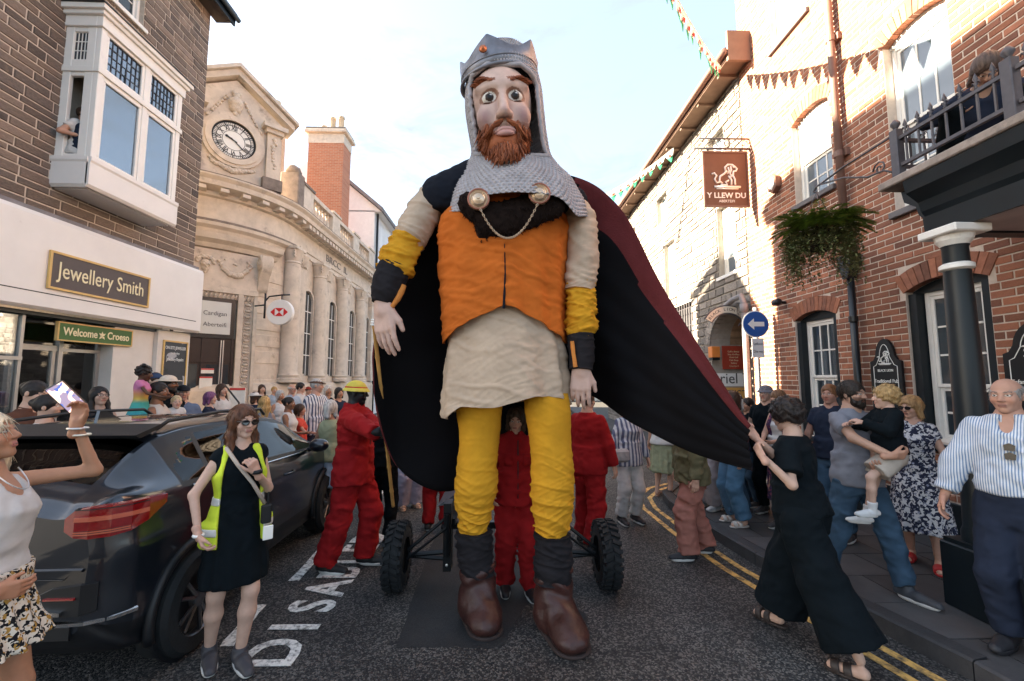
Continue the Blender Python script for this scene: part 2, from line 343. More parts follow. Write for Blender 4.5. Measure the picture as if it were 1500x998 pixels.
def surfnet(arr, lo, h):
    arr[0], arr[-1], arr[:, 0], arr[:, -1], arr[:, :, 0], arr[:, :, -1] = (0.5,) * 6
    s = arr < 0; n = np.array(arr.shape)
    cnt = sum(s[i:n[0] - 1 + i, j:n[1] - 1 + j, k:n[2] - 1 + k].astype(np.int8) for i, j, k in _C)
    act = np.argwhere((cnt > 0) & (cnt < 8))
    if len(act) == 0: return np.zeros((0, 3)), np.zeros((0, 4), int)
    vals = np.stack([arr[act[:, 0] + c[0], act[:, 1] + c[1], act[:, 2] + c[2]] for c in _C], 1)
    acc = np.zeros((len(act), 3)); num = np.zeros(len(act))
    for a, b in _E:
        m = (vals[:, a] < 0) != (vals[:, b] < 0); t = np.where(m, vals[:, a] / (vals[:, a] - vals[:, b] + 1e-12), 0)
        acc += np.where(m[:, None], _C[a] + t[:, None] * (_C[b] - _C[a]), 0); num += m
    V = lo + h * (act + acc / num[:, None])
    ix = np.full(n - 1, -1, np.int64); ix[act[:, 0], act[:, 1], act[:, 2]] = np.arange(len(act))
    Q = []
    for d in range(3):
        u, v = (d + 1) % 3, (d + 2) % 3
        sh = [slice(None)] * 3; sh2 = [slice(None)] * 3; sh[d] = slice(0, -1); sh2[d] = slice(1, None)
        a, b = s[tuple(sh)], s[tuple(sh2)]
        e = np.argwhere(a != b); e = e[(e[:, u] > 0) & (e[:, v] > 0) & (e[:, u] < n[u] - 1) & (e[:, v] < n[v] - 1)]
        if not len(e): continue
        flip = a[e[:, 0], e[:, 1], e[:, 2]]
        def at(du, dv): q = e.copy(); q[:, u] += du; q[:, v] += dv; return ix[q[:, 0], q[:, 1], q[:, 2]]
        q = np.stack([at(-1, -1), at(0, -1), at(0, 0), at(-1, 0)], 1)
        q[~flip] = q[~flip][:, ::-1]; Q.append(q)
    Q = np.concatenate(Q); Q = Q[(Q >= 0).all(1)]
    # one relaxation pass
    return V, Q
def relax(V, Q, it=1, w=0.5):
    for _ in range(it):
        acc = np.zeros_like(V); n = np.zeros(len(V))
        for i in range(4):
            for j in (1, 3): np.add.at(acc, Q[:, i], V[Q[:, (i + j) % 4]]); np.add.at(n, Q[:, i], 1)
        V = V * (1 - w) + w * acc / np.maximum(n, 1)[:, None]
    return V
def wrinkle(amp, f=38.0, ph=0.0, vert=False):
    def fn(x, y, z):
        if vert: return amp * np.sin(f * x + 2 * np.sin(0.23 * f * z + ph) + f * 0.7 * y) * (0.6 + 0.4 * np.sin(0.2 * f * z + ph * 2))
        return amp * np.sin(f * z + 1.9 * np.sin(0.45 * f * x + ph) + 1.4 * np.sin(0.5 * f * y + 2 * ph)) * (0.5 + 0.5 * np.sin(0.31 * f * x + 0.27 * f * z + ph))
    return fn
def gnoise(x, y, z):
    xi, yi, zi = np.floor(x), np.floor(y), np.floor(z); xf, yf, zf = x - xi, y - yi, z - zi; u, v, w = (t * t * (3 - 2 * t) for t in (xf, yf, zf))
    def hsh(a, b, c): q = np.sin(a * 127.1 + b * 311.7 + c * 74.7) * 43758.5453; return (q - np.floor(q)) * 2 - 1
    o = 0
    for i, wx in ((0, 1 - u), (1, u)):
        for j, wy in ((0, 1 - v), (1, v)):
            for k, wz in ((0, 1 - w), (1, w)): o = o + wx * wy * wz * hsh(xi + i, yi + j, zi + k)
    return o
def creases(amp, f, ph):
    """sharp ridged folds, slanting and stretched across the body"""
    def fn(x, y, z):
        x, y, z = np.broadcast_arrays(x, y, z); w = .35 * np.sin(9 * x + 7 * z + ph); n1 = gnoise((x + .1 * w) * f * .45 + ph, y * f * .5, (z + .35 * x + .05 * w) * f); n2 = gnoise((x - .4 * z) * f * 1.0 + ph + 9, y * f, (z - .5 * x) * f * 1.7)
        return -amp * ((1 - 2.2 * np.abs(n1)) + .45 * (1 - 2.2 * np.abs(n2)))
    return fn
def ik(a, t, l1, l2, hint):
    a, t, hint = Vector(a), Vector(t), Vector(hint); d = t - a; L = max(1e-4, d.length)
    if L > 0.999 * (l1 + l2): t = a + d * (0.999 * (l1 + l2) / L); d = t - a; L = d.length
    if L < abs(l1 - l2) + 0.01: L = abs(l1 - l2) + 0.01
    dn = d.normalized(); c = (l1 * l1 + L * L - l2 * l2) / (2 * L); hh = math.sqrt(max(0, l1 * l1 - c * c))
    u = hint - dn * hint.dot(dn)
    if u.length < 1e-5: u = dn.orthogonal()
    return a + dn * c + u.normalized() * hh, t
def joinm(parts):
    V, Q, C, b = [], [], [], 0
    for v, q, c in parts:
        if len(v) == 0: continue
        V.append(v); Q.append(q + b); C.append(np.broadcast_to(np.asarray(c, np.float64), (len(v), 3))); b += len(v)
    return np.concatenate(V), np.concatenate(Q), np.concatenate(C)
LOD = [(0.013, 0.0048, 0.0045, 0.0125), (0.017, 0.007, 0.0065, 0.0165), (0.024, 0.0095, 0.0095, 0.021)]
def hand_mesh(W, d, s, n, sc, h, curl=0.35, spread=0.0, spec=None):
    """W wrist, d along, s towards thumb, n palm side"""
    W, d, s, n = Vector(W), Vector(d).normalized(), Vector(s), Vector(n); s = (s - d * s.dot(d)).normalized(); n = (n - d * n.dot(d)); n = (n - s * n.dot(s)).normalized()
    F = SDF(h)
    P = lambda a, b, c: W + (d * a + s * b + n * c) * sc
    F.add(cone(P(-0.05, 0, 0), P(0.02, 0, 0), 0.026 * sc, 0.024 * sc), 0.01)
    offs = (0.030, 0.010, -0.010, -0.029); ln = (0.072, 0.082, 0.076, 0.058)
    for i, o in enumerate(offs):
        F.add(cone(P(0.0, o * 0.7, 0), P(0.085 - abs(o) * 0.2, o, 0.002), 0.0135 * sc, 0.0115 * sc), 0.012 * sc)
    for i, o in enumerate(offs):
        c = curl * (1 + 0.12 * i); sp = spread * (1.5 - i)
        b0 = P(0.085 - abs(o) * 0.2, o, 0.002); d1 = d * math.cos(c) + n * math.sin(c) + s * sp; d2 = d * math.cos(2.3 * c) + n * math.sin(2.3 * c) + s * sp; d3 = d * math.cos(3.2 * c) + n * math.sin(3.2 * c) + s * sp
        p1 = b0 + d1 * ln[i] * 0.48 * sc; p2 = p1 + d2 * ln[i] * 0.32 * sc; p3 = p2 + d3 * ln[i] * 0.22 * sc
        F.add(cone(b0, p1, 0.0098 * sc, 0.0088 * sc), 0.004 * sc); F.add(cone(p1, p2, 0.0088 * sc, 0.0080 * sc), 0.002 * sc); F.add(cone(p2, p3, 0.0080 * sc, 0.0068 * sc), 0.002 * sc)
    q0 = P(0.022, 0.024, 0.004); q1 = P(0.058, 0.048, 0.012 + 0.02 * curl); q2 = P(0.088, 0.054, 0.016 + 0.045 * curl)
    F.add(cone(q0, q1, 0.0145 * sc, 0.011 * sc), 0.012 * sc); F.add(cone(q1, q2, 0.0105 * sc, 0.008 * sc), 0.003 * sc)
    return F.mesh()

BODY = {'m': [(0.80, .145, .105, .0), (0.92, .165, .118, .005), (1.07, .150, .108, -.006), (1.20, .162, .115, -.010), (1.32, .178, .118, -.002), (1.40, .160, .100, .008), (1.45, .125, .078, .012), (1.485, .075, .064, .014), (1.51, .060, .058, .014)],
        'f': [(0.80, .150, .110, .0), (0.92, .172, .122, .008), (1.09, .125, .096, -.004), (1.19, .138, .108, -.014), (1.27, .150, .122, -.022), (1.36, .145, .096, .0), (1.42, .110, .068, .010), (1.455, .068, .056, .012), (1.49, .050, .050, .012)]}
def person(label, loc, yaw=0.0, h=1.72, sex='f', skin=(0.55, 0.33, 0.24), hair=('short', (0.05, 0.03, 0.02)), top=None, bottom=None, shoes=(0.03, 0.03, 0.035), lod=1,
           hl=None, hr=None, el=None, er=None, fl=None, fr=None, kl=None, kr=None, lean=0.0, side=0.0, twist=0.0, head=(0, 0, 0), build=1.0, belly=0.0, hat=None, glasses=None, beard=None, handl={}, handr={}, group=None, extra=None, name='person', cat='person', pelvis=None, brow=None, lip=None, sock=None, cloak=None, hlw=None, hrw=None):
    """yaw 0 = facing the camera (-Y); +x of the figure is its own left. Targets in metres for a 1.75 m figure"""
    yaw = yaw + math.atan2(-loc[0], loc[1])                     # yaw is counted from the line of sight
    S = h / 1.75; WI = (Matrix.Translation(loc) @ Matrix.Rotation(yaw, 4, 'Z')).inverted()
    if hlw is not None: hl = (WI @ Vector(hlw)) / S
    if hrw is not None: hr = (WI @ Vector(hrw)) / S
    rb, rh, rhd, rc = [v * (S if h > 1.3 else 0.75) for v in LOD[lod]]
    pel = Vector(pelvis or (0, 0, 0))
    TM = Matrix.Translation(pel + Vector((0, 0, 0.93))) @ Euler((lean, side, twist)).to_matrix().to_4x4() @ Matrix.Translation((0, 0, -0.93))
    rows = [(z, a * build, b * build * (1 + (belly * math.exp(-((z - 1.05) / 0.14) ** 2))), y - belly * 0.06 * math.exp(-((z - 1.05) / 0.14) ** 2)) for z, a, b, y in BODY[sex]]
    sw = (0.168 if sex == 'm' else 0.146) * build ** 0.6; sz = 1.43 if sex == 'm' else 1.405; af = (0.96 if sex == 'm' else 0.78) * build ** 0.5
    sh = [TM @ Vector((sw, 0.008, sz)), TM @ Vector((-sw, 0.008, sz))]
    hands = [Vector(hl or (sw + 0.13, -0.07, 0.86)), Vector(hr or (-sw - 0.13, -0.07, 0.86))]
    hints = [Vector(el or (0.5, 0.8, -0.2)), Vector(er or (-0.5, 0.8, -0.2))]
    arms = [ik(sh[i], hands[i], 0.285, 0.255, hints[i]) for i in (0, 1)]
    hipw = 0.088
    hip = [pel + Vector((hipw, 0, 0.90)), pel + Vector((-hipw, 0, 0.90))]
    feet = [Vector(fl or (0.11, 0.0, 0.0)), Vector(fr or (-0.11, 0.0, 0.0))]
    ank = [f + Vector((0, 0.035, 0.085)) for f in feet]
    legs = [ik(hip[i], ank[i], 0.425, 0.415, Vector((kl, kr)[i] or (0.1 * (1 - 2 * i), -1, 0))) for i in (0, 1)]
    # head frame
    nb = TM @ Vector((0, 0.014, 1.475 if sex == 'm' else 1.455)); HR = TM.to_3x3() @ Euler((R(head[0]), R(head[2]), R(head[1])), 'XYZ').to_matrix() if False else Euler((R(head[0]), R(head[2]), R(head[1])), 'XYZ').to_matrix()
    hz = 1.635
    hc = nb + (TM.to_3x3() @ Vector((0, -0.012, 0.045))) + HR @ Vector((0, -0.006, 0.102))
    HM = Matrix.Translation(hc) @ HR.to_4x4() @ Matrix.Scale(0.95 if h > 1.3 else 1.0 + 0.32 * (1.3 - h) / 0.3, 4)
    s_ = lambda p: Vector(p) * S
    T2 = Matrix.Scale(S, 4) @ TM; H2 = Matrix.Scale(S, 4) @ HM
    hp = lambda x, y, z: H2 @ Vector((x, y, z)); HS = H2.to_scale()[0]; H3 = H2.to_3x3().normalized()
    # --- body
    B = SDF(rb)
    B.add(loft([(z * 1, a, b, y) for z, a, b, y in rows], T2), 0.02 * S)
    for i in (0, 1):
        e, w = arms[i]
        B.add(cone(s_(sh[i] - Vector(((0.02, -0.02)[i], 0, 0.02))), s_(e), 0.052 * af * S, 0.039 * af * S), 0.03 * S); B.add(cone(s_(e), s_(w), 0.041 * af * S, 0.027 * af * S), 0.02 * S)
        k, a = legs[i]
        B.add(cone(s_(hip[i]), s_(k), 0.080 * build ** 0.6 * S, 0.050 * S), 0.03 * S); B.add(cone(s_(k), s_(k.lerp(a, 0.35)), 0.047 * S, 0.051 * S), 0.03 * S); B.add(cone(s_(k.lerp(a, 0.35)), s_(a), 0.051 * S, 0.031 * S), 0.03 * S)
        f = feet[i]; td = (Vector((kl, kr)[i]) if (kl, kr)[i] else Vector((0.1 * (1 - 2 * i), -1, 0))); td.z = 0; td.normalize()
        B.add(cone(s_(f + Vector((0, 0.035, 0.05))), s_(f + td * 0.13 + Vector((0, 0, 0.03))), 0.036 * S, 0.028 * S), 0.03 * S)
    neck0 = T2 @ Vector((0, 0.018, 1.40)); neck1 = hp(0, 0.022, -0.055)
    B.add(cone(neck0, neck1, (0.060 if sex == 'm' else 0.050) * S, (0.055 if sex == 'm' else 0.046) * S), 0.04 * S)
    bv, bq = B.mesh()
    skin = np.array(skin)
    # --- head
    Hd = SDF(rh)
    E_ = lambda c, r: ell(hp(*c), A3(r) * HS, H3); Cn = lambda a, b, ra, rb_: cone(hp(*a), hp(*b), ra * HS, rb_ * HS)
    Hd.add(E_((0, .014, .028), (.075, .094, .088)), 0)
    Hd.add(E_((0, -.026, -.034), (.058, .060, .076) if sex == 'f' else (.061, .062, .080)), .03 * HS)
    Hd.add(E_((0, -.062, -.093), (.024, .020, .020) if sex == 'f' else (.028, .022, .023)), .025 * HS)
    for sx in (-1, 1):
        Hd.add(E_((sx * .036, -.058, -.024), (.026, .026, .028)), .02 * HS)
        Hd.add(E_((sx * .076, .012, -.004), (.010, .019, .031)), .006 * HS)
        Hd.sub(E_((sx * .032, -.100, .010), (.017, .016, .010)), .012 * HS)
        Hd.add(E_((sx * .031, -.075, .008), (.0135, .0125, .0105)), .002 * HS)
        Hd.add(Cn((sx * .014, -.083, .027), (sx * .048, -.070, .026), .009, .006), .012 * HS)
    Hd.add(Cn((0, -.082, .018), (0, -.104, -.022), .008, .0125), .012 * HS)
    for sx in (-1, 1): Hd.add(E_((sx * .011, -.094, -.026), (.009, .010, .008)), .006 * HS)
    Hd.add(Cn((-.019, -.084, -.052), (.019, -.084, -.052), .006, .006), .008 * HS); Hd.add(Cn((-.015, -.084, -.063), (.015, -.084, -.063), .007, .007), .006 * HS)
    Hd.sub(Cn((-.021, -.095, -.0572), (.021, -.095, -.0572), .003, .003), .004 * HS)
    Hd.add(cone(hp(0, .022, -.055), hp(0, .022, -.055) + (neck0 - neck1).normalized() * 0.04 * S, (0.053 if sex == 'm' else 0.045) * S, (0.054 if sex == 'm' else 0.046) * S), .03 * S)
    hv, hq = Hd.mesh()
    Hi = np.array(H2.inverted()); L = hv @ Hi[:3, :3].T + Hi[:3, 3]; x, y, z = L.T
    hcol = np.tile(skin, (len(hv), 1)); front = y < -.04
    def blend(m, c, w=1.0): m = np.clip(m, 0, 1)[:, None] * w; hcol[:] = hcol * (1 - m) + np.array(c) * m
    hairc = np.array(hair[1]) if hair else skin * 0.4
    blend(front * np.exp(-(((np.abs(x) - .038) / .02) ** 2 + ((z + .025) / .02) ** 2)), skin * np.array([1.02, .80, .76]), .6)
    blend(front * np.exp(-((x / .014) ** 2 + ((z + .024) / .014) ** 2)), skin * np.array([1.0, .78, .74]), .5)
    lipc = np.array(lip) if lip else skin * np.array([.82, .50, .50])
    blend((front & (np.abs(x) < .0225 - .3 * np.abs(z + .058)) & (np.abs(z + .057) < .0125)) * 1.0, lipc, .85)
    blend((front & (np.abs(x) < .021) & (np.abs(z + .0572) < .0022)) * 1.0, skin * .25)
    ax_ = np.abs(x); arch = .0285 + .004 * np.exp(-((ax_ - .036) / .014) ** 2)
    blend((front & (ax_ > .013) & (ax_ < .050) & (np.abs(z - arch) < .0042)) * 1.0, np.array(brow) if brow else hairc * .8, .85)
    er2 = ((ax_ - .031) / .0150) ** 2 + ((z - .008) / .0068) ** 2
    blend((front & (er2 < 1.55)) * 1.0, skin * .30, .75); blend((front & (er2 < 0.85)) * 1.0, (.62, .58, .54))
    blend((front & ((ax_ - .031) ** 2 + (z - .0085) ** 2 < .0056 ** 2)) * 1.0, (.035, .025, .02))
    if beard: blend((front & (z < -.02 - .3 * np.maximum(0, .035 - ax_)) & (er2 > 3)) * 1.0, beard[1], .55)
    parts = [(bv, bq, skin), (hv, hq, hcol)]
    for i in (0, 1):
        e, w = arms[i]; hd = (handl, handr)[i]; d = Vector(hd['d']) if 'd' in hd else (w - e)
        sgn = 1 - 2 * i; n = Vector(hd['n']) if 'n' in hd else Vector((-sgn, 0.15, 0)); s = Vector(hd['s']) if 's' in hd else Vector((0, -1, 0.0))
        v, q = hand_mesh(s_(w), d, s, n, S * (1.0 if sex == 'm' else 0.92), rhd, hd.get('curl', 0.35), hd.get('spread', 0.0)); parts.append((v, q, skin * np.array([1.0, .92, .9])))
    V, Q, Cc = joinm(parts)
    root = link(name, mesh_np('body', V, Q, True, Cc), M_SKIN, None, loc); root.rotation_euler.z = yaw
    tag(root, label, cat, group)
    ph = rnd.random() * 6
    def part(nm, F, m, it=1):
        v, q = F.mesh()
        if len(v) == 0: return None
        return link(nm, mesh_np(nm, relax(v, q, it) if it else v, q), m, root)
    # --- clothes
    if bottom:
        kd = bottom['kind']; m = bottom['mat']; F = SDF(rc); wz = bottom.get('waist', 1.04)
        if kd in ('trousers', 'shorts'):
            r0, r1, r2 = bottom.get('r', (0.102, 0.078, 0.068)); cut = bottom.get('cut', 0.93)
            F.add(loft(rows, T2 if bottom.get('lean', 0) else Matrix.Scale(S, 4) @ Matrix.Translation(pel), 0.014, 0.80, wz), 0.02 * S)
            for i in (0, 1):
                k, a = legs[i]; hp0 = hip[i]
                if kd == 'trousers':
                    F.add(cone(s_(hp0 - Vector((0, 0, .02))), s_(k), r0 * S, r1 * S), 0.03 * S); F.add(cone(s_(k), s_(k.lerp(a, cut)), r1 * S, r2 * S, c1=True), 0.03 * S)
                else: F.add(cone(s_(hp0 - Vector((0, 0, .02))), s_(hp0.lerp(k, cut)), r0 * S, r1 * 1.15 * S, c1=True), 0.03 * S)
            F.noise(creases(bottom.get('wr', .006) * 1.25, 13, ph)) if lod < 2 else F.noise(wrinkle(bottom.get('wr', 0.006), 42, ph))
        else:
            hz = bottom['hem']; fl_ = bottom.get('flare', 0.22); fd = bottom.get('fdepth', fl_ * 0.8)
            if kd == 'culottes':
                for i in (0, 1):
                    k, a = legs[i]; hp0 = hip[i]; r = bottom['r']; c = k.lerp(a, bottom.get('cut', .7))
                    F.add(cone(s_(hp0), s_(k), 0.13 * S, (r[0]) * S), .06 * S); F.add(cone(s_(k), s_(c), r[0] * S, r[1] * S, c1=True), .05 * S)
                F.add(loft(rows, T2, 0.02, 0.80, wz), 0.05 * S); F.noise(wrinkle(0.012, 30, ph, True)); F.noise(creases(.009, 9, ph))
            else:
                rr = [(z, a + .016, b + .016, y) for z, a, b, y in rows if 0.90 < z <= wz + .05] + [(0.80, max(.185, .6 * .175 + .4 * fl_), max(.14, .6 * .13 + .4 * fd), 0), (hz, fl_, fd, bottom.get('yo', 0))]
                F.add(loft(rr, Matrix.Scale(S, 4) @ Matrix.Translation(pel), 0.0, hz, wz, folds=(bottom.get('fold', 0.022), bottom.get('nf', 11), ph)), 0.0)
                F.noise(creases(.005, 13, ph) if lod < 2 else wrinkle(.003, 40, ph))
        part({'trousers': 'trousers', 'shorts': 'shorts', 'skirt': 'skirt', 'dress': 'skirt', 'culottes': 'trousers'}[kd], F, m)
    if top:
        kd = top['kind']; m = top['mat']; off = top.get('off', 0.014); hem = top.get('hem', 0.90); nk = top.get('neck', 1.475 if sex == 'm' else 1.435)
        F = SDF(rc); F.add(loft(rows, T2, off, hem, nk + .02), 0.0)
        if hem < 1.03 and not top.get('tuck'): F.add(loft(rows, T2, off + .028, hem, 1.12), 0.03)
        if hem < 0.86: F.add(loft([(hem, .20 * build, .15 * build, 0), (0.95, .18 * build, .14 * build, 0)], T2, off, hem, .95), .02 * S)
        sl = top.get('sleeve', 0.0 if kd == 'tank' else (0.55 if kd == 'tee' else 2.0)); sr = top.get('sr', 1.12)
        for i in (0, 1):
            e, w = arms[i]; s0 = sh[i] - Vector(((0.02, -0.02)[i], 0, 0.02))
            if sl > 0:
                u = min(sl, 1.0); F.add(cone(s_(s0), s_(s0.lerp(e, u)), (0.050 * af + off) * S, (0.041 * af * sr + off) * S, c1=(sl < 1)), 0.022 * S)
                if sl > 1: F.add(cone(s_(e), s_(e.lerp(w, min(1, sl - 1) * .98)), (0.041 * af * sr + off * .8) * S, (0.031 * af * sr + off * .7) * S, c1=True), 0.02 * S)
        if kd == 'tank':
            for i in (0, 1):
                c = T2 @ Vector(((1 - 2 * i) * (sw + 0.035), 0.0, sz - 0.01)); F.sub(ell(c, A3((0.062, 0.2, 0.115)) * S), 0.01 * S)
        c = T2 @ Vector((0, -0.10, nk + top.get('vz', 0.035))); F.sub(ell(c, A3((top.get('vw', 0.055), 0.10, top.get('vd', 0.06))) * S), 0.006)
        F.noise(creases(top.get('wr', .0045) * 1.3, 14, ph)) if lod < 2 else F.noise(wrinkle(top.get('wr', 0.0045), 36, ph))
        if 'clip' in top: F.clip(top['clip'])
        part({'tee': 't_shirt', 'tank': 'vest_top', 'shirt': 'shirt', 'dress': 'bodice', 'jacket': 'jacket'}[kd], F, m)
        if top.get('collar'):
            cb = MB()
            for sx in (-1, 1):
                P_ = [[T2 @ Vector((sx * (.062 * math.cos(t)), .012 + .068 * math.sin(t) - (0.012 if u else 0), nk + .005 + (.035 if u == 0 else -.012) - .02 * max(0, -math.sin(t)))) for t in np.linspace(PI / 2, -PI / 2 * .8, 9)] for u in (0, 1)]
                cb.grid(P_)
            o = cb.build('collar', m, root, True, True); sm = o.modifiers.new('thick', 'SOLIDIFY'); sm.thickness = .006
    if cloak: cloak(root, T2, S, part, rows, arms, sh, s_, rc)
    # --- shoes
    if shoes is not None:
        for i in (0, 1):
            f = feet[i]; td = (Vector((kl, kr)[i]) if (kl, kr)[i] else Vector((0.1 * (1 - 2 * i), -1, 0))); td.z = 0; td.normalize(); tp = Vector((0, 0, 0))
            kd = 'shoe'; cs = shoes
            if isinstance(shoes, dict): kd, cs = shoes.get('kind', 'shoe'), shoes['col']
            sm = mat('shoe_%02x%02x%02x' % tuple(int(255 * v) for v in cs), cs, 0.55, var=0.1)
            F = SDF(rh * 1.3 if lod < 2 else rh * 1.2)
            hl_ = f - td * 0.055 + Vector((0, 0.03, 0)); to = f + td * 0.165 + Vector((0, 0.0, 0))
            z = Vector((0, 0, 1))
            if kd == 'shoe':
                F.add(cone(s_(hl_ + z * .05), s_(f + td * .05 + z * .045), .042 * S, .044 * S), 0); F.add(cone(s_(f + td * .05 + z * .045), s_(to + z * .034), .044 * S, .034 * S), .02 * S)
                F.add(cone(s_(f + Vector((0, .035, .05))), s_(f + Vector((0, .035, .115))), .044 * S, .045 * S, c1=True), .02 * S)
                F.clip(lambda x, y, zz: 0.026 * S + f.z * S - zz); part('shoe', F, sm, 1)
                so = SDF(rh * 1.3); so.add(loft([(0.004, .044, .128, 0), (.024, .048, .134, 0)], Matrix.Scale(S, 4) @ Matrix.Translation(f + td * .055 + Vector((0, .015, 0))) @ Matrix.Rotation(math.atan2(td.x, -td.y), 4, 'Z'), 0, .002, .030, pw=2.6), 0)
                part('sole', so, mat('sole_white', (.55, .54, .52), .6) if not isinstance(shoes, dict) or shoes.get('sole', 1) else sm, 0)
            else:
                so = SDF(rh * 1.3); so.add(loft([(0.002, .044, .130, 0), (.02, .047, .132, 0)], Matrix.Scale(S, 4) @ Matrix.Translation(f + td * .055 + Vector((0, .015, 0))) @ Matrix.Rotation(math.atan2(td.x, -td.y), 4, 'Z'), 0, .0, .020, pw=2.6), 0); part('sole', so, sm, 0)
                for q_ in (.02, .085):
                    F = SDF(rh * 1.1); c = f + td * (q_ + .02); F.add(cone(s_(c - td * .022 + z * .034), s_(c + td * .022 + z * .028), .050 * S, .046 * S, True, True), 0); part('strap', F, sm, 0)
    if sock:
        for i in (0, 1):
            k, a = legs[i]; F = SDF(rh * 1.4); F.add(cone(s_(a.lerp(k, sock[0])), s_(a), .056 * S, .042 * S, True), 0); part('sock', F, mat('sock_%d' % int(1000 * sock[1][0]), sock[1], .9), 0)
    # --- hair, beard, hat, glasses
    if hair and hair[0] != 'none': hair_part(hair, root, part, hp, HS, H3, E_, Cn, T2, S, rh, ph, hat, lod)
    if beard:
        F = SDF(rh); F.add(E_((0, -.036, -.072), (.062, .060, .052 * beard[0])), 0); F.add(E_((0, -.072, -.100), (.034, .026, .026 * beard[0])), .02 * HS)
        for sx in (-1, 1): F.add(Cn((sx * .060, -.015, -.005), (sx * .05, -.04, -.07), .010, .018), .02 * HS)
        F.add(Cn((-.026, -.086, -.046), (0, -.094, -.040), .0065, .0065), .01 * HS); F.add(Cn((.026, -.086, -.046), (0, -.094, -.040), .0065, .0065), .01 * HS)
        F.sub(Cn((-.013, -.098, -.058), (.013, -.098, -.058), .011, .011), .006 * HS); F.sub(E_((0, -.085, -.012), (.048, .05, .030)), .01 * HS); F.sub(E_((0, .06, -.05), (.08, .075, .1)), .01)
        F.noise(wrinkle(.0022, 300, ph, True)); part('beard', F, hair_mat(beard[1]), 0)
    if hat: hat_part(hat, root, part, hp, HS, H3, E_, Cn, S, rh)
    if glasses:
        gm = M_BLACKP; b = MB()
        for sx in (-1, 1):
            c = hp(sx * .033, -.101, .006); u, v, w = H3 @ Vector((1, 0, 0)), H3 @ Vector((0, 0, 1)), H3 @ Vector((0, -1, 0))
            rx, rz = (.026, .020) if glasses == 'sun' else (.024, .018)
            pts = [c + u * (rx * HS * math.cos(t)) + v * (rz * HS * math.sin(t) * (1.0 if math.sin(t) < 0 else .85)) + w * (-.006 * HS * abs(math.cos(t)) * (1 if sx * math.cos(t) > 0 else 0)) for t in np.linspace(0, 2 * PI, 17)[:-1]]
            if glasses == 'sun': b.add(pts + [p + w * .004 * HS for p in pts], [tuple(range(16)), tuple(range(16, 32))[::-1]] + [(i, (i + 1) % 16, 16 + (i + 1) % 16, 16 + i) for i in range(16)])
            b.tube(pts, .0022 * HS, 5, closed=True); b.tube([hp(sx * .058, -.097, .012), hp(sx * .078, -.03, .012), hp(sx * .080, .015, .006)], .0025 * HS, 5)
        b.tube([hp(-.009, -.104, .010), hp(0, -.107, .013), hp(.009, -.104, .010)], .0022 * HS, 5)
        b.build('sunglasses' if glasses == 'sun' else 'glasses', mat('sunglasses_black', (.01, .01, .012), .12, spec=.6, var=0), root, False, True)
    info = dict(root=root, S=S, arms=arms, hp=hp, T2=T2, H3=H3, HS=HS, s_=s_, legs=legs, part=part, rc=rc, rh=rh, sh=sh, rows=rows)
    if extra: extra(info)
    return info
def hair_mat(c):
    return mat('hair_%02x%02x%02x' % tuple(int(255 * min(1, v)) for v in c), c, 0.5, spec=0.3, var=0, streak=((60, 60, 7), 0.45), bump=0.7, bdist=0.006)
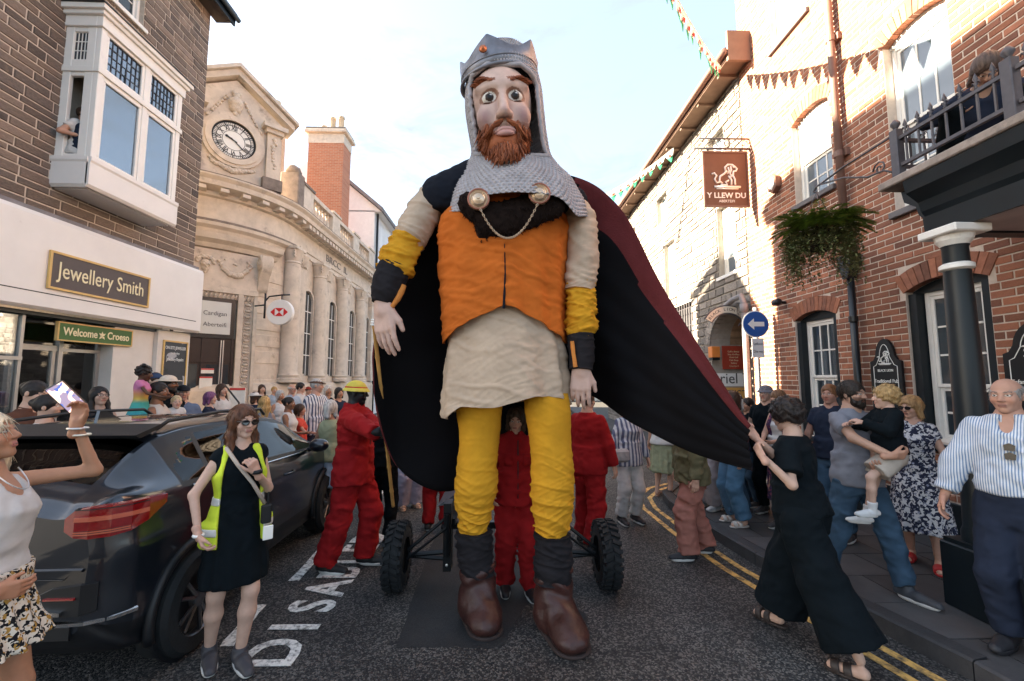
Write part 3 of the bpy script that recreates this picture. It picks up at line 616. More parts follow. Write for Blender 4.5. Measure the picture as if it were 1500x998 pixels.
def hair_part(hair, root, part, hp, HS, H3, E_, Cn, T2, S, rh, ph, hat, lod=1):
    st, c = hair[0], hair[1]; F = SDF(rh); m = hair_mat(c)
    infl = {'short': .012, 'long': .014, 'pony': .008, 'bun': .008, 'curly': .030, 'bob': .018, 'crop': .006, 'fringe': .016, 'ring': .005, 'mop': .020}.get(st, .012)
    if hat: infl = min(infl, .008)
    F.add(E_((0, .018, .032), (.075 + infl, .094 + infl, .089 + infl)), 0)
    if st in ('long', 'bob', 'fringe'):
        ln = hair[2] if len(hair) > 2 else (.30 if st == 'long' else .06)
        for sx in (-1, 1):
            p0 = (sx * .068, -.005, .02); p1 = (sx * .080, .005, -.10); F.add(Cn(p0, p1, .026, .026), .03 * HS)
            fw = hair[3] if len(hair) > 3 else 0.0
            if st == 'long':
                a, b = hp(*p1), hp(sx * .085, .02 - .10 * fw, -.10 - ln * .55); e = hp(sx * .075, .02 - .13 * fw, -.10 - ln)
                F.add(cone(a, b, .028 * HS, .034 * HS), .03 * HS); F.add(cone(b, e, .034 * HS, .014 * HS), .03 * HS)
        F.add(Cn((0, .075, .0), (0, .085, -.10), .05, .05), .04 * HS)
        if st == 'long': F.add(cone(hp(-.035, .085, -.10), hp(-.03, .10, -.10 - ln), .045 * HS, .02 * HS), .04 * HS); F.add(cone(hp(.035, .085, -.10), hp(.03, .10, -.10 - ln), .045 * HS, .02 * HS), .04 * HS)
    if st == 'bun': F.add(E_((0, .105, .045), (.042, .038, .040)), .015 * HS)
    if st == 'pony': F.add(Cn((0, .11, .03), (0, .15, -.03), .026, .028), .02 * HS); F.add(Cn((0, .15, -.03), (0, .13, -.16), .028, .012), .02 * HS)
    if st == 'puffs': F.add(E_((-.06, .03, .115), (.035, .035, .035)), .01); F.add(E_((.06, .03, .115), (.035, .035, .035)), .01)
    fr_ = {'fringe': (.064, -.125, -.045, .085), 'bald': (.1, -.02, .03, .1)}.get(st, (.066, -.125, -.028, .098))
    F.sub(E_((0, fr_[1], fr_[2]), (fr_[0], .090, fr_[3])), .006 * HS)
    if st in ('short', 'crop', 'curly', 'ring', 'bun', 'pony', 'mop', 'puffs'):
        F.sub(E_((0, -.02, -.125), (.12, .125, .105)), .01 * HS)
    if st == 'ring': F.sub(E_((0, -.005, .10), (.085, .10, .085)), .01 * HS)
    if st in ('curly', 'mop', 'puffs'):
        f = 95 if st == 'curly' else 130; F.noise(lambda x, y, z: .008 * HS * (np.sin(f * x + 2 * np.sin(50 * z)) * np.sin(f * .9 * y + ph) + np.sin(f * 1.1 * z + 2 * np.sin(60 * y))) * .6)
    else: F.noise(wrinkle(.0028 * HS, 230, ph, True)); F.noise(wrinkle(.003 * HS, 90, ph + 1, True))
    o = part('hair', F, m, 0)
    if o and lod == 0 and not hat:                               # loose locks over the hair mass
        me = o.data; n = len(me.vertices); co = np.zeros(n * 3, np.float32); no = np.zeros(n * 3, np.float32); me.vertices.foreach_get('co', co); me.vertices.foreach_get('normal', no); co, no = co.reshape(-1, 3), no.reshape(-1, 3); lr = random.Random(int(ph * 1000)); b = MB(); cu = st in ('curly', 'mop')
        for k in (lr.randrange(n) for _ in range(900 if st == 'long' else 650)):
            p, nn = Vector(co[k]), Vector(no[k]); g = Vector((lr.uniform(-.35, .35), lr.uniform(-.35, .35), -1)) if not cu else Vector((lr.uniform(-1, 1), lr.uniform(-1, 1), lr.uniform(-1, .6))); d = (g - nn * g.dot(nn) * .85).normalized(); L = lr.uniform(.02, .05) * HS * (1.7 if st == 'long' else .8); w = lr.uniform(.0012, .0026) * HS
            b.tube([p - nn * .002, p + d * L * .5 + nn * .003 * HS, p + d * L + nn * lr.uniform(-.002, .005) * HS], [w, w, w * .3], 3, caps=False)
        tag(b.build('hair_strands', m, o, True, True), kind='stuff')
def hat_part(hat, root, part, hp, HS, H3, E_, Cn, S, rh):
    kd, c = hat[0], hat[1]; m = cloth('hat_%02x%02x%02x' % tuple(int(255 * v) for v in c), c)
    F = SDF(rh); zc = .040
    F.add(E_((0, .016, .034), (.090, .108, .092 if kd != 'flat' else .075)), 0)
    pz, nz = hp(0, 0, zc), H3 @ Vector((0, 0, 1))
    F.clip(lambda x, y, z: -((x - pz.x) * nz.x + (y - pz.y) * nz.y + (z - pz.z) * nz.z))
    part('hat', F, m, 0)
    G = SDF(rh)
    if kd in ('cap', 'flat'): G.add(E_((0, -.105, zc + .004), (.070, .068 if kd == 'cap' else .04, .009)), 0)
    elif kd == 'sun': G.add(E_((0, .005, zc + .004), (.150, .165, .012)), 0)
    elif kd == 'bucket': G.add(loft([(-.025, .118, .138, 0), (.01, .094, .112, 0)], Matrix.Translation(hp(0, .012, zc)) @ H3.to_4x4() @ Matrix.Scale(HS, 4), 0, -.025, .012), 0)
    part('brim', G, m, 0)
    if len(hat) > 2:
        K = SDF(rh); K.add(E_((0, .016, .034), (.094, .112, .096)), 0); a = hp(0, 0, zc - .002); b = hp(0, 0, zc + .022)
        K.clip(lambda x, y, z: np.maximum(-((x - a.x) * nz.x + (y - a.y) * nz.y + (z - a.z) * nz.z), (x - b.x) * nz.x + (y - b.y) * nz.y + (z - b.z) * nz.z)); part('hat_band', K, cloth('hatband_%02x%02x%02x' % tuple(int(255 * v) for v in hat[2]), hat[2]), 0)
# ================================================================== THE SETTING
def asphalt():
    m = bpy.data.materials.new('asphalt'); m.use_nodes = True; N, L = m.node_tree.nodes, m.node_tree.links; P = N['Principled BSDF']
    tc = N.new('ShaderNodeTexCoord')
    v = N.new('ShaderNodeTexVoronoi'); v.inputs['Scale'].default_value = 88; v.inputs['Randomness'].default_value = 1
    n1 = N.new('ShaderNodeTexNoise'); n1.inputs['Scale'].default_value = 1.6; n1.inputs['Detail'].default_value = 6
    n2 = N.new('ShaderNodeTexNoise'); n2.inputs['Scale'].default_value = 110; n2.inputs['Detail'].default_value = 3
    for t in (v, n1, n2): L.new(tc.outputs['Object'], t.inputs['Vector'])
    r = N.new('ShaderNodeValToRGB'); e = r.color_ramp.elements; e[0].position, e[0].color = 0.25, (0.014, 0.015, 0.017, 1); e[1].position, e[1].color = 0.9, (0.135, 0.126, 0.119, 1); e.new(0.6).color = (0.042, 0.040, 0.039, 1)
    sp = N.new('ShaderNodeSeparateColor'); L.new(v.outputs['Color'], sp.inputs[0]); L.new(sp.outputs[0], r.inputs[0])
    mx = N.new('ShaderNodeMix'); mx.data_type = 'RGBA'; mx.blend_type = 'MULTIPLY'; mx.inputs[0].default_value = 1
    r2 = N.new('ShaderNodeValToRGB'); r2.color_ramp.elements[0].position = .3; r2.color_ramp.elements[0].color = (.55, .55, .57, 1); r2.color_ramp.elements[1].position = .7; r2.color_ramp.elements[1].color = (1.35, 1.30, 1.24, 1); L.new(n1.outputs['Fac'], r2.inputs[0])
    L.new(r.outputs[0], mx.inputs[6]); L.new(r2.outputs[0], mx.inputs[7]); L.new(mx.outputs[2], P.inputs['Base Color'])
    b = N.new('ShaderNodeBump'); b.inputs['Strength'].default_value = 0.9; b.inputs['Distance'].default_value = 0.006; ad = N.new('ShaderNodeMath'); ad.operation = 'SUBTRACT'; L.new(n2.outputs['Fac'], ad.inputs[0]); L.new(v.outputs['Distance'], ad.inputs[1]); L.new(ad.outputs[0], b.inputs['Height']); L.new(b.outputs[0], P.inputs['Normal'])
    P.inputs['Roughness'].default_value = 0.75; P.inputs['Specular IOR Level'].default_value = 0.35
    return m
M_ASPH = asphalt()
M_TAR = mat('fresh_tarmac', (0.018, 0.0188, 0.0205), 0.8, var=0.45, nscale=70, bump=0.9, bscale=120, bdist=0.006, dirt=(3, .55, (.035, .033, .032), .6))
tag(box('road', M_ASPH, None, -200, 200, -100, 600, -0.3, 0.0), kind='structure')
def flat(name, pts, z, m, parent=None, kind=None, t=0.003):
    b = MB(); b.prism([(p[0], p[1]) for p in pts], (0, 0, z - t), (1, 0, 0), (0, 1, 0), (0, 0, t)); o = b.build(name, m, parent); return tag(o, kind=kind) if kind else o
jag = lambda a, b, n, s: [(a[0] + (b[0] - a[0]) * i / n + rnd.uniform(-s, s), a[1] + (b[1] - a[1]) * i / n + rnd.uniform(-s, s)) for i in range(n)]
pp = [(-0.72, 3.13), (0.0, 3.10), (0.30, 3.9), (0.42, 4.9), (-0.80, 5.6)]
patch = [q for i in range(5) for q in jag(pp[i], pp[(i + 1) % 5], 14, 0.012)]
flat('road_patch', patch, 0.004, M_TAR, kind='structure')
flat('tar_spot', [(0.62 + .05 * math.cos(t) + rnd.uniform(-.008, .008), 3.45 + .10 * math.sin(t)) for t in np.linspace(0, 2 * PI, 20)[:-1]], 0.004, M_TAR, kind='structure')
M_WLINE = mat('road_paint_white', (0.72, 0.70, 0.66), 0.7, var=0.1, nscale=30, dirt=(24, 0.47, (0.05, 0.047, 0.045), 1.0), bump=0.6, bscale=90, bdist=0.004)
M_YLINE = mat('road_paint_yellow', (0.72, 0.42, 0.12), 0.7, var=0.15, nscale=20, dirt=(11, 0.44, (0.045, 0.042, 0.04), 1.0), bump=0.6, bscale=90, bdist=0.004)
mk = empty('road_marking', (-1.6, 3.6, 0)); tag(mk, kind='structure')
for i, ch in enumerate('DISABLED'):
    text('painted_letter', ch, 0.50, (-1.52, 3.08 + 0.295 * i, 0.006), (0, 1, 0), (-1, 0, 0), M_WLINE, mk, depth=0.004, xs=0.85, bold=0.012)
for y0, y1 in ((1.2, 2.35), (3.16, 3.70), (4.12, 5.40), (6.0, 7.2)):
    flat('bay_line', jag((-1.95, y0), (-1.86, y0), 3, .006) + jag((-1.86, y0), (-1.93, y1), 9, .006) + jag((-1.93, y1), (-2.02, y1), 3, .006) + jag((-2.02, y1), (-1.95, y0), 9, .006), 0.006, M_WLINE, mk)
flat('bay_line', [(-1.9, 7.2), (-4.3, 7.2), (-4.3, 7.3), (-1.9, 7.3)], .007, M_WLINE, mk)
for k, y in enumerate((9.2, 9.9)): flat('junction_line', [(-3, y), (2.9, y), (2.9, y + .16), (-3, y + .16)], .006, M_WLINE, mk)
KERB = [(3.05, 0.6), (2.98, 1.8), (2.90, 2.7), (2.70, 3.55), (2.53, 4.34), (2.43, 5.3), (2.40, 6.2), (2.48, 6.65), (2.75, 7.05), (3.2, 7.35), (3.5, 7.9), (3.6, 9.0), (3.65, 12), (3.7, 19), (3.7, 34)]
def off_path(P, d):
    out = []
    for i, (x, y) in enumerate(P):
        a, b = P[max(0, i - 1)], P[min(len(P) - 1, i + 1)]; t = Vector((b[0] - a[0], b[1] - a[1])).normalized(); out.append((x - t.y * d, y + t.x * d))
    return out
ym = empty('yellow_line', (2.3, 4, 0)); tag(ym, kind='structure')
for d in (0.16, 0.33):
    a, b = off_path(KERB[:10], d), off_path(KERB[:10], d + 0.065)
    for i in range(9): flat('yellow_dash', [a[i], a[i + 1], b[i + 1], b[i]], .006, M_YLINE, ym)
# right pavement: base, slabs and kerb stones
M_SLAB = mat('paving_slab', (0.066, 0.064, 0.066), 0.8, var=0.2, nscale=5, bump=0.5, bscale=70, bdist=0.004, rand=0.5, col2=(0.040, 0.039, 0.040), dirt=(3, .6, (.07, .065, .06), .5))
M_KERB = mat('kerb_stone', (0.045, 0.044, 0.047), 0.75, var=0.2, nscale=9, bump=0.5, bscale=60, rand=0.4)
M_BED = mat('sand_bed', (0.05, 0.047, 0.043), 0.95, var=0.2)
b = MB(); inn = off_path(KERB, -0.14)
b.prism(inn + [(12, 34), (12, 0.6)], (0, 0, 0.0), (1, 0, 0), (0, 1, 0), (0, 0, 0.105)); pav = tag(b.build('pavement', M_BED), kind='structure')
rows = [0.62 + 0.46 * i for i in range(18)]
def inx(y):
    for (x0, y0), (x1, y1) in zip(inn, inn[1:]):
        if y0 <= y <= y1: return x0 + (x1 - x0) * (y - y0) / (y1 - y0)
    return 3.0
for r_, y in enumerate(rows):
    xs = [4.76 - 0.02]
    x = 4.74; g = 0.006; left0, left1 = inx(y + g), inx(y + .46 - g); wds = []
    xx = 4.74 - (0.0 if r_ % 2 else 0.31)
    cuts = [4.74] + [xx - 0.62 * k for k in range(0 if r_ % 2 == 0 else 1, 6)]
    for c0, c1 in zip(cuts, cuts[1:]):
        if c0 < max(left0, left1) + .05: break
        l0, l1 = max(c1 + g, left0 + g), max(c1 + g, left1 + g)
        z = 0.120 + rnd.uniform(-.003, .003); bb = MB(); bb.prism([(l0, y + g), (c0 - g, y + g), (c0 - g, y + .46 - g), (l1, y + .46 - g)], (0, 0, .09), (1, 0, 0), (0, 1, 0), (0, 0, z - .09)); bb.build('paving_slab', M_SLAB, pav)
flat('pavement_surface', [(x, y) for x, y in inn[9:]] + [(4.74, 34), (4.74, 8.95), (3.6, 8.95)], .122, M_SLAB, pav, t=.02)
def kerbs(P, parent, d):
    L = 0.0; segs = []
    for (x0, y0), (x1, y1) in zip(P, P[1:]):
        n = max(1, round(math.hypot(x1 - x0, y1 - y0) / 0.9))
        for i in range(n): segs.append(((x0 + (x1 - x0) * i / n, y0 + (y1 - y0) * i / n), (x0 + (x1 - x0) * (i + 1) / n, y0 + (y1 - y0) * (i + 1) / n)))
    for (a, c) in segs[:26]:
        t = Vector((c[0] - a[0], c[1] - a[1], 0)); l = t.length; t.normalize(); nrm = Vector((t.y, -t.x, 0)) * d
        bb = MB(); bb.prism([(0, 0), (0, .112), (.018, .125), (.134, .125), (.134, 0)], Vector((a[0], a[1], 0)) + t * .004, nrm, (0, 0, 1), t * (l - .008)); bb.build('kerb_stone', M_KERB, parent)
kerbs(KERB, pav, 1)
pavl = tag(box('pavement_left', M_SLAB, None, -14, -4.45, -3, 40, 0.0, 0.12), kind='structure')
for i in range(14): box('kerb_stone', M_KERB, pavl, -4.444, -4.31, 0.5 + .9 * i, 0.5 + .9 * i + .892, 0, .128, .01)

# ------------------------------------------------------------------ masonry
def unit_block(k, mt, ins=0.06):
    r_ = random.Random(k); j = lambda s=.03: r_.uniform(-s, s)
    bk = [(0, -.5, -.5), (0, .5, -.5), (0, .5, .5), (0, -.5, .5)]; i2 = ins
    fr = [(1 + j(.15), -.5 + i2 * .4 + j(.012), -.5 + i2 + j()), (1 + j(.15), .5 - i2 * .4 + j(.012), -.5 + i2 + j()), (1 + j(.15), .5 - i2 * .4 + j(.012), .5 - i2 + j()), (1 + j(.15), -.5 + i2 * .4 + j(.012), .5 - i2 + j())]
    me = bpy.data.meshes.new('masonry_piece'); me.from_pydata(bk + fr, [], [(4, 5, 6, 7), (0, 1, 5, 4), (1, 2, 6, 5), (2, 3, 7, 6), (3, 0, 4, 7)]); me.materials.append(mt); return me
def masonry(name, parent, X, sg, u0, u1, v0, v1, holes, course, length, gap, depth, mt, nparts, arches=(), seed=1, vary=0.0, uv=None):
    """blocks on a wall plane x = X whose outside faces sg*x; u runs along y, v along z"""
    r_ = random.Random(seed); vars_ = [unit_block(seed * 10 + k, mt) for k in range(6)]; cells = []; v = v0; row = 0
    while v < v1 - .02:
        ch = course * (1 + r_.uniform(-vary, vary)); ch = min(ch, v1 - v); u = u0 - (length * .5 if row % 2 else 0) - (r_.random() * length if vary else 0)
        while u < u1 - .01:
            ln = length * (1 + r_.uniform(-1, 1) * vary * 1.6)
            if not vary and row % 2 and r_.random() < .0: ln *= .5
            a, b_ = max(u, u0), min(u + ln, u1); u += ln
            if b_ - a < .03: continue
            segs = [(a, b_)]
            for h in holes:
                if v + ch * .5 > h[2] and v + ch * .5 < h[3]:
                    segs = [s for q in segs for s in ((q[0], min(q[1], h[0])), (max(q[0], h[1]), q[1])) if s[1] - s[0] > .025]
            for (uc, vc, rad, rin, hw_a) in arches:                 # blocks that fall inside an arch ring are left to its voussoirs
                segs = [s2 for q in segs for s2 in (((q[0], min(q[1], uc - hw_a)), (max(q[0], uc + hw_a), q[1])) if (math.hypot(min(abs(q[0] - uc), abs(q[1] - uc), hw_a) if not q[0] < uc < q[1] else 0, v + ch / 2 - vc) < rad and v + ch / 2 > vc + rin) else (q,)) if s2[1] - s2[0] > .02]
            for s in segs: cells.append((s[0] + gap / 2, s[1] - gap / 2, v + gap / 2, v + ch - gap / 2))
        v += ch; row += 1
    def dist(c): y, z = (c[0] + c[1]) / 2, (c[2] + c[3]) / 2; px = 735 + 620 * X / max(y, .1); return (math.sqrt(X * X + y * y + (z - CAM_H) ** 2)) + (50 if not -30 < px < 1530 else 0)
    cells.sort(key=dist); o0 = wloc(parent); stuff = MB()
    for i, c in enumerate(cells):
        ctr = Vector((X, (c[0] + c[1]) / 2, (c[2] + c[3]) / 2)); k = r_.randrange(6)
        if i < nparts:
            o = link(name, vars_[k], None, parent, ctr - o0); o.scale = (sg * depth * r_.uniform(.8, 1.2), sg * (c[1] - c[0]), c[3] - c[2])
        else:
            d = depth * r_.uniform(.75, 1.25); g = min(.008, depth * .6)
            y0, y1, z0, z1 = c; f = lambda: r_.uniform(-.25, .25) * g
            vs = [(X, y0, z0), (X, y1, z0), (X, y1, z1), (X, y0, z1), (X + sg * d, y0 + g + f(), z0 + g + f()), (X + sg * d, y1 - g + f(), z0 + g + f()), (X + sg * d * 1.05, y1 - g + f(), z1 - g + f()), (X + sg * d * .97, y0 + g + f(), z1 - g + f())]
            fs = [(4, 5, 6, 7), (0, 1, 5, 4), (1, 2, 6, 5), (2, 3, 7, 6), (3, 0, 4, 7)]; stuff.add(vs, fs if sg > 0 else [q[::-1] for q in fs])
    if stuff.v: tag(stuff.build(name + '_rest', mt, parent), kind='stuff')
def holed_wall(name, mt, parent, xa, xb, u0, u1, v0, v1, holes):
    us = sorted({u0, u1, *[h[0] for h in holes], *[h[1] for h in holes]}); b = MB()
    for a, c in zip(us, us[1:]):
        if a < u0 or c > u1: continue
        m_ = (a + c) / 2; hs = sorted([(h[2], h[3]) for h in holes if h[0] < m_ < h[1]]); z = v0
        for lo, hi in hs + [(v1, v1)]:
            if lo - z > 1e-4: b.box(xa, xb, a, c, z, lo)
            z = max(z, hi)
    return b.build(name, mt, parent)
M_DARKTIMBER = mat('dark_blue_paint', (0.005, 0.010, 0.014), 0.45, var=0.15)
M_CURTAIN = mat('net_curtain', (0.45, 0.44, 0.42), 0.9, var=0.2, nscale=3, streak=((1, 30, .6), .25))
def sash(parent, X, sg, u0, u1, v0, v1, cols, rows_, recess=0.10, fw=0.05, bar=0.022, paint=None, sill=True, split=0.5, glass=None, name='window', back=M_INTERIOR, curtain=False, sillmat=None):
    """sliding sash window: frame, meeting rail, glazing bars, panes; recessed into the wall"""
    paint = paint or M_WHITEP; glass = glass or M_DARKGLASS; xo = X - sg * recess
    w = MB(); e = .0
    for a, c in ((u0, u0 + fw), (u1 - fw, u1)): w.cbox(xo, xo - sg * .08, a, c, v0, v1, .004)
    w.cbox(xo, xo - sg * .08, u0 + fw, u1 - fw, v0, v0 + fw, .004); w.cbox(xo, xo - sg * .08, u0 + fw, u1 - fw, v1 - fw, v1, .004)
    win = w.build(name, paint, parent)
    vm = v0 + (v1 - v0) * split
    for s_i, (a, c, dx) in enumerate(((vm, v1 - fw, .0), (v0 + fw, vm, .025))):
        xf = xo - sg * (.012 + dx); f = MB(); t = .04
        f.cbox(xf, xf - sg * .03, u0 + fw, u0 + fw + t, a, c, .003); f.cbox(xf, xf - sg * .03, u1 - fw - t, u1 - fw, a, c, .003)
        f.cbox(xf, xf - sg * .03, u0 + fw + t, u1 - fw - t, a, a + t, .003); f.cbox(xf, xf - sg * .03, u0 + fw + t, u1 - fw - t, c - t, c, .003)
        n = rows_[s_i] if isinstance(rows_, tuple) else rows_; U0, U1, A, C = u0 + fw + t, u1 - fw - t, a + t, c - t
        f.build('sash_frame', paint, win); bars = MB()
        for i in range(1, cols): y = U0 + (U1 - U0) * i / cols; bars.cbox(xf - sg * .003, xf - sg * .027, y - bar / 2, y + bar / 2, A, C, .003)
        for j in range(1, n):
            z = A + (C - A) * j / n
            for i in range(cols): bars.cbox(xf - sg * .005, xf - sg * .025, U0 + (U1 - U0) * i / cols + bar / 2, U0 + (U1 - U0) * (i + 1) / cols - bar / 2, z - bar / 2, z + bar / 2, .003)
        if bars.v: bars.build('glazing_bar', paint, win)
        for i in range(cols):
            for j in range(n):
                p = MB(); tl = rnd.uniform(-.002, .002); ya, yb, za, zb = U0 + (U1 - U0) * i / cols, U0 + (U1 - U0) * (i + 1) / cols, A + (C - A) * j / n, A + (C - A) * (j + 1) / n
                xg = xf - sg * .014; p.add([(xg + tl, ya, za), (xg - tl, yb, za), (xg - tl, yb, zb), (xg + tl, ya, zb)], [(0, 1, 2, 3) if sg > 0 else (3, 2, 1, 0)]); p.build('pane', glass, win)
    if curtain:
        for a, c in ((u0 + fw, u0 + fw + (u1 - u0) * .2), (u1 - fw - (u1 - u0) * .2, u1 - fw)): box('curtain', M_CURTAIN, win, xo - sg * .13, xo - sg * .15, a, c, v0 + .03, v1 - .03)
    if sill: box('sill', sillmat or paint, win, X + sg * .06, X - sg * recess * .9, u0 - .05, u1 + .05, v0 - .08, v0 - .002, .008)
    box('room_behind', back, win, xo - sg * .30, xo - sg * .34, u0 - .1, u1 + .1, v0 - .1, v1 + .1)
    return win
def arch_bricks(parent, X, sg, u0, u1, v, rise, n, hgt, mt, depth=.10, name='arch_brick'):
    """flat segmental arch of soldier bricks over an opening"""
    c = (u0 + u1) / 2; hw = (u1 - u0) / 2; rad = (hw * hw + rise * rise) / (2 * rise); vc = v + rise - rad; a0 = math.asin(hw / rad) * 1.05
    for i in range(n):
        t0, t1 = -a0 + 2 * a0 * (i + .06) / n, -a0 + 2 * a0 * (i + .94) / n; b = MB(); r0, r1 = rad, rad + hgt
        b.prism([(c + r0 * math.sin(t0), vc + r0 * math.cos(t0)), (c + r0 * math.sin(t1), vc + r0 * math.cos(t1)), (c + r1 * math.sin(t1), vc + r1 * math.cos(t1)), (c + r1 * math.sin(t0), vc + r1 * math.cos(t0))], (X + sg * (.013 + rnd.uniform(-.002, .002)), 0, 0), (0, 1, 0), (0, 0, 1), (-sg * depth, 0, 0)); b.build(name, mt, parent)
    return vc, rad
def spandrel(name, mt, parent, X, sg, u0, u1, v, rise, depth, vtop):
    c = (u0 + u1) / 2; hw = (u1 - u0) / 2; rad = (hw * hw + rise * rise) / (2 * rise); vc = v + rise - rad
    P = [(u, vc + math.sqrt(max(0, rad * rad - (u - c) ** 2))) for u in np.linspace(u0, u1, 13)]
    b = MB(); b.prism(P + [(u1, vtop), (u0, vtop)], (X, 0, 0), (0, 1, 0), (0, 0, 1), (-sg * depth, 0, 0)); return b.build(name, mt, parent)

# ================================================================== STONE SHOP, left
LX = -6.4
M_STONE = mat('brown_stone', (0.235, 0.175, 0.140), 0.85, var=0.3, nscale=9, bump=0.8, bscale=30, bdist=0.012, rand=0.8, col2=(0.095, 0.080, 0.074), dirt=(5, .56, (.36, .25, .165), .55))
M_MORTAR = mat('pale_mortar', (0.50, 0.43, 0.36), 0.95, var=0.2, nscale=10, bump=0.5, bscale=60)
shop = empty('stone_shop', (LX, 7, 0), label='brown stone shop with white fascia, jeweller\'s signs and a white bay window', cat='shop')
W2 = (6.42, 7.16, 8.06, 9.45)
wall = holed_wall('wall', M_MORTAR, shop, LX, -12, 2.0, 8.76, 4.0, 9.9, [(6.42, 7.16, 8.06, 9.45)])
masonry('stone_block', wall, LX, 1, 2.6, 8.76, 4.16, 9.88, [W2, (6.0, 7.4, 4.7, 7.0)], .132, .38, .019, .013, M_STONE, 290, seed=3, vary=.28)
box('party_wall', M_MORTAR, shop, -12, -6.9, 8.72, 8.90, 0.1, 9.9)
sash(shop, LX, 1, *W2, 2, 2, recess=.08, curtain=True)
r_ = MB(); r_.prism([(-5.98, 9.86), (-12.6, 13.4), (-12.6, 13.55), (-5.94, 9.98)], (0, 1.6, 0), (1, 0, 0), (0, 0, 1), (0, 7.35, 0)); roof = r_.build('roof', mat('dark_slate', (.05, .05, .06), .7, var=.3, nscale=8), shop)
box('fascia_board', M_BLACKP, roof, -6.02, -5.98, 1.6, 8.95, 9.70, 9.9); box('soffit', mat('soffit_brown', (.10, .075, .06), .8), roof, -6.4, -6.03, 1.6, 8.95, 9.78, 9.82)
g = MB(); g.tube([(-5.93, 1.6, 9.86), (-5.93, 8.98, 9.86)], .055, 10); g.build('gutter', M_BLACKP, roof, True)
# fascia
M_FASC = mat('white_fascia', (0.74, 0.71, 0.68), 0.4, var=0.05, nscale=2, dirt=(6, .66, (.50, .44, .40), .5), bump=.15, bscale=4)
f = MB(); pr = [(0.0, 2.80), (.16, 2.78), (.20, 2.82), (.20, 4.02), (.17, 4.08), (0.0, 4.10)]
f.sweep(pr, [(LX, 2.0, 1, 0), (LX, 8.80, 1, 0)]); fas = f.build('fascia', M_FASC, shop)
box('fascia_groove', M_BLACKP, fas, LX + .198, LX + .203, 2.0, 8.66, 3.0, 3.014)
box('lead_flashing', mat('lead_grey', (.20, .19, .20), .7, var=.3), shop, LX, LX + .12, 2.0, 8.76, 4.10, 4.15)
sg_ = empty('shop_sign', (LX, 6.6, 3.05), parent=None); sg_.location = (LX + .2, 6.63, 3.07); tag(sg_, 'grey brown signboard with cream Jewellery Smith lettering on white fascia', 'sign')
M_SIGNB = mat('signboard_brown', (.095, .075, .070), .6, var=.08); M_GOLDF = mat('gold_trim', (.62, .40, .14), .5, var=.15)
box('sign_board', M_SIGNB, sg_, LX + .206, LX + .226, 5.84, 7.43, 3.11, 3.58)
for a in ((5.81, 5.84, 3.08, 3.61), (7.43, 7.46, 3.08, 3.61), (5.84, 7.43, 3.08, 3.11), (5.84, 7.43, 3.58, 3.61)): box('sign_frame', M_GOLDF, sg_, LX + .206, LX + .236, *a)
text('lettering', 'Jewellery Smith', .325, (LX + .229, 6.635, 3.355), (0, 1, 0), (0, 0, 1), M_LETTER, sg_, .006, xs=.70)
# shopfront below the fascia
sf = empty('shopfront', (LX, 6.6, 0)); sf.parent = shop; sf.location = Vector((LX, 6.6, 0)) - Vector(shop.location)
M_ALU = mat('aluminium_frame', (.42, .40, .38), .4, metal=.6, var=.1); M_PIER = mat('cream_render', (.66, .62, .57), .7, var=.08, nscale=3, dirt=(4, .64, (.40, .34, .28), .4))
box('soffit', M_BLACKP, sf, -7.2, LX - .002, 2.0, 8.74, 2.72, 2.77)
box('pier', M_PIER, sf, -6.9, LX + .04, 7.96, 8.76, .12, 2.76, .006); box('pier', M_PIER, sf, -6.9, -6.44, 7.16, 7.955, .12, 2.715)
box('stall_riser', M_PIER, sf, -6.6, -6.46, 2.0, 5.86, .12, .75); box('stall_riser', M_PIER, sf, -6.72, -6.62, 6.52, 7.155, .12, .8)
for (a, c, z0, z1, x) in ((5.83, 5.87, .75, 2.72, -6.48), (5.0, 5.04, .75, 2.72, -6.48), (2.0, 5.87, 2.10, 2.15, -6.47), (6.50, 6.56, .12, 2.72, -6.64), (7.10, 7.155, .8, 2.72, -6.64), (6.56, 7.10, 2.26, 2.31, -6.64), (5.92, 6.50, 2.26, 2.34, -6.66), (5.90, 5.95, .12, 2.26, -6.67), (6.44, 6.49, .12, 2.26, -6.67)):
    box('shop_frame', M_ALU, sf, x, x - .06, a, c, z0, z1)
for (a, c, z0, z1, x) in ((5.04, 5.83, .75, 2.10, -6.51), (3.0, 5.0, .75, 2.10, -6.51), (6.56, 7.10, .8, 2.26, -6.67), (5.95, 6.44, .2, 2.26, -6.70), (5.04, 5.83, 2.15, 2.72, -6.51), (5.92, 6.50, 2.34, 2.72, -6.69), (6.56, 7.10, 2.31, 2.72, -6.67)):
    box('shop_pane', M_CLEAR, sf, x, x - .006, a, c, z0, z1)
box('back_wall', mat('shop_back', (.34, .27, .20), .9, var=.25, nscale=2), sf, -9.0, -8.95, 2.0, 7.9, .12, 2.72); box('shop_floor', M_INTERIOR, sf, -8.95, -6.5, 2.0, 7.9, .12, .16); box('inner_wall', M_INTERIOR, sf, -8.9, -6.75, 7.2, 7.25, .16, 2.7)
M_BUST = mat('white_bust', (.75, .72, .66), .6, var=.05); M_SHELF = mat('glass_shelf', (.55, .58, .58), .2, var=0)
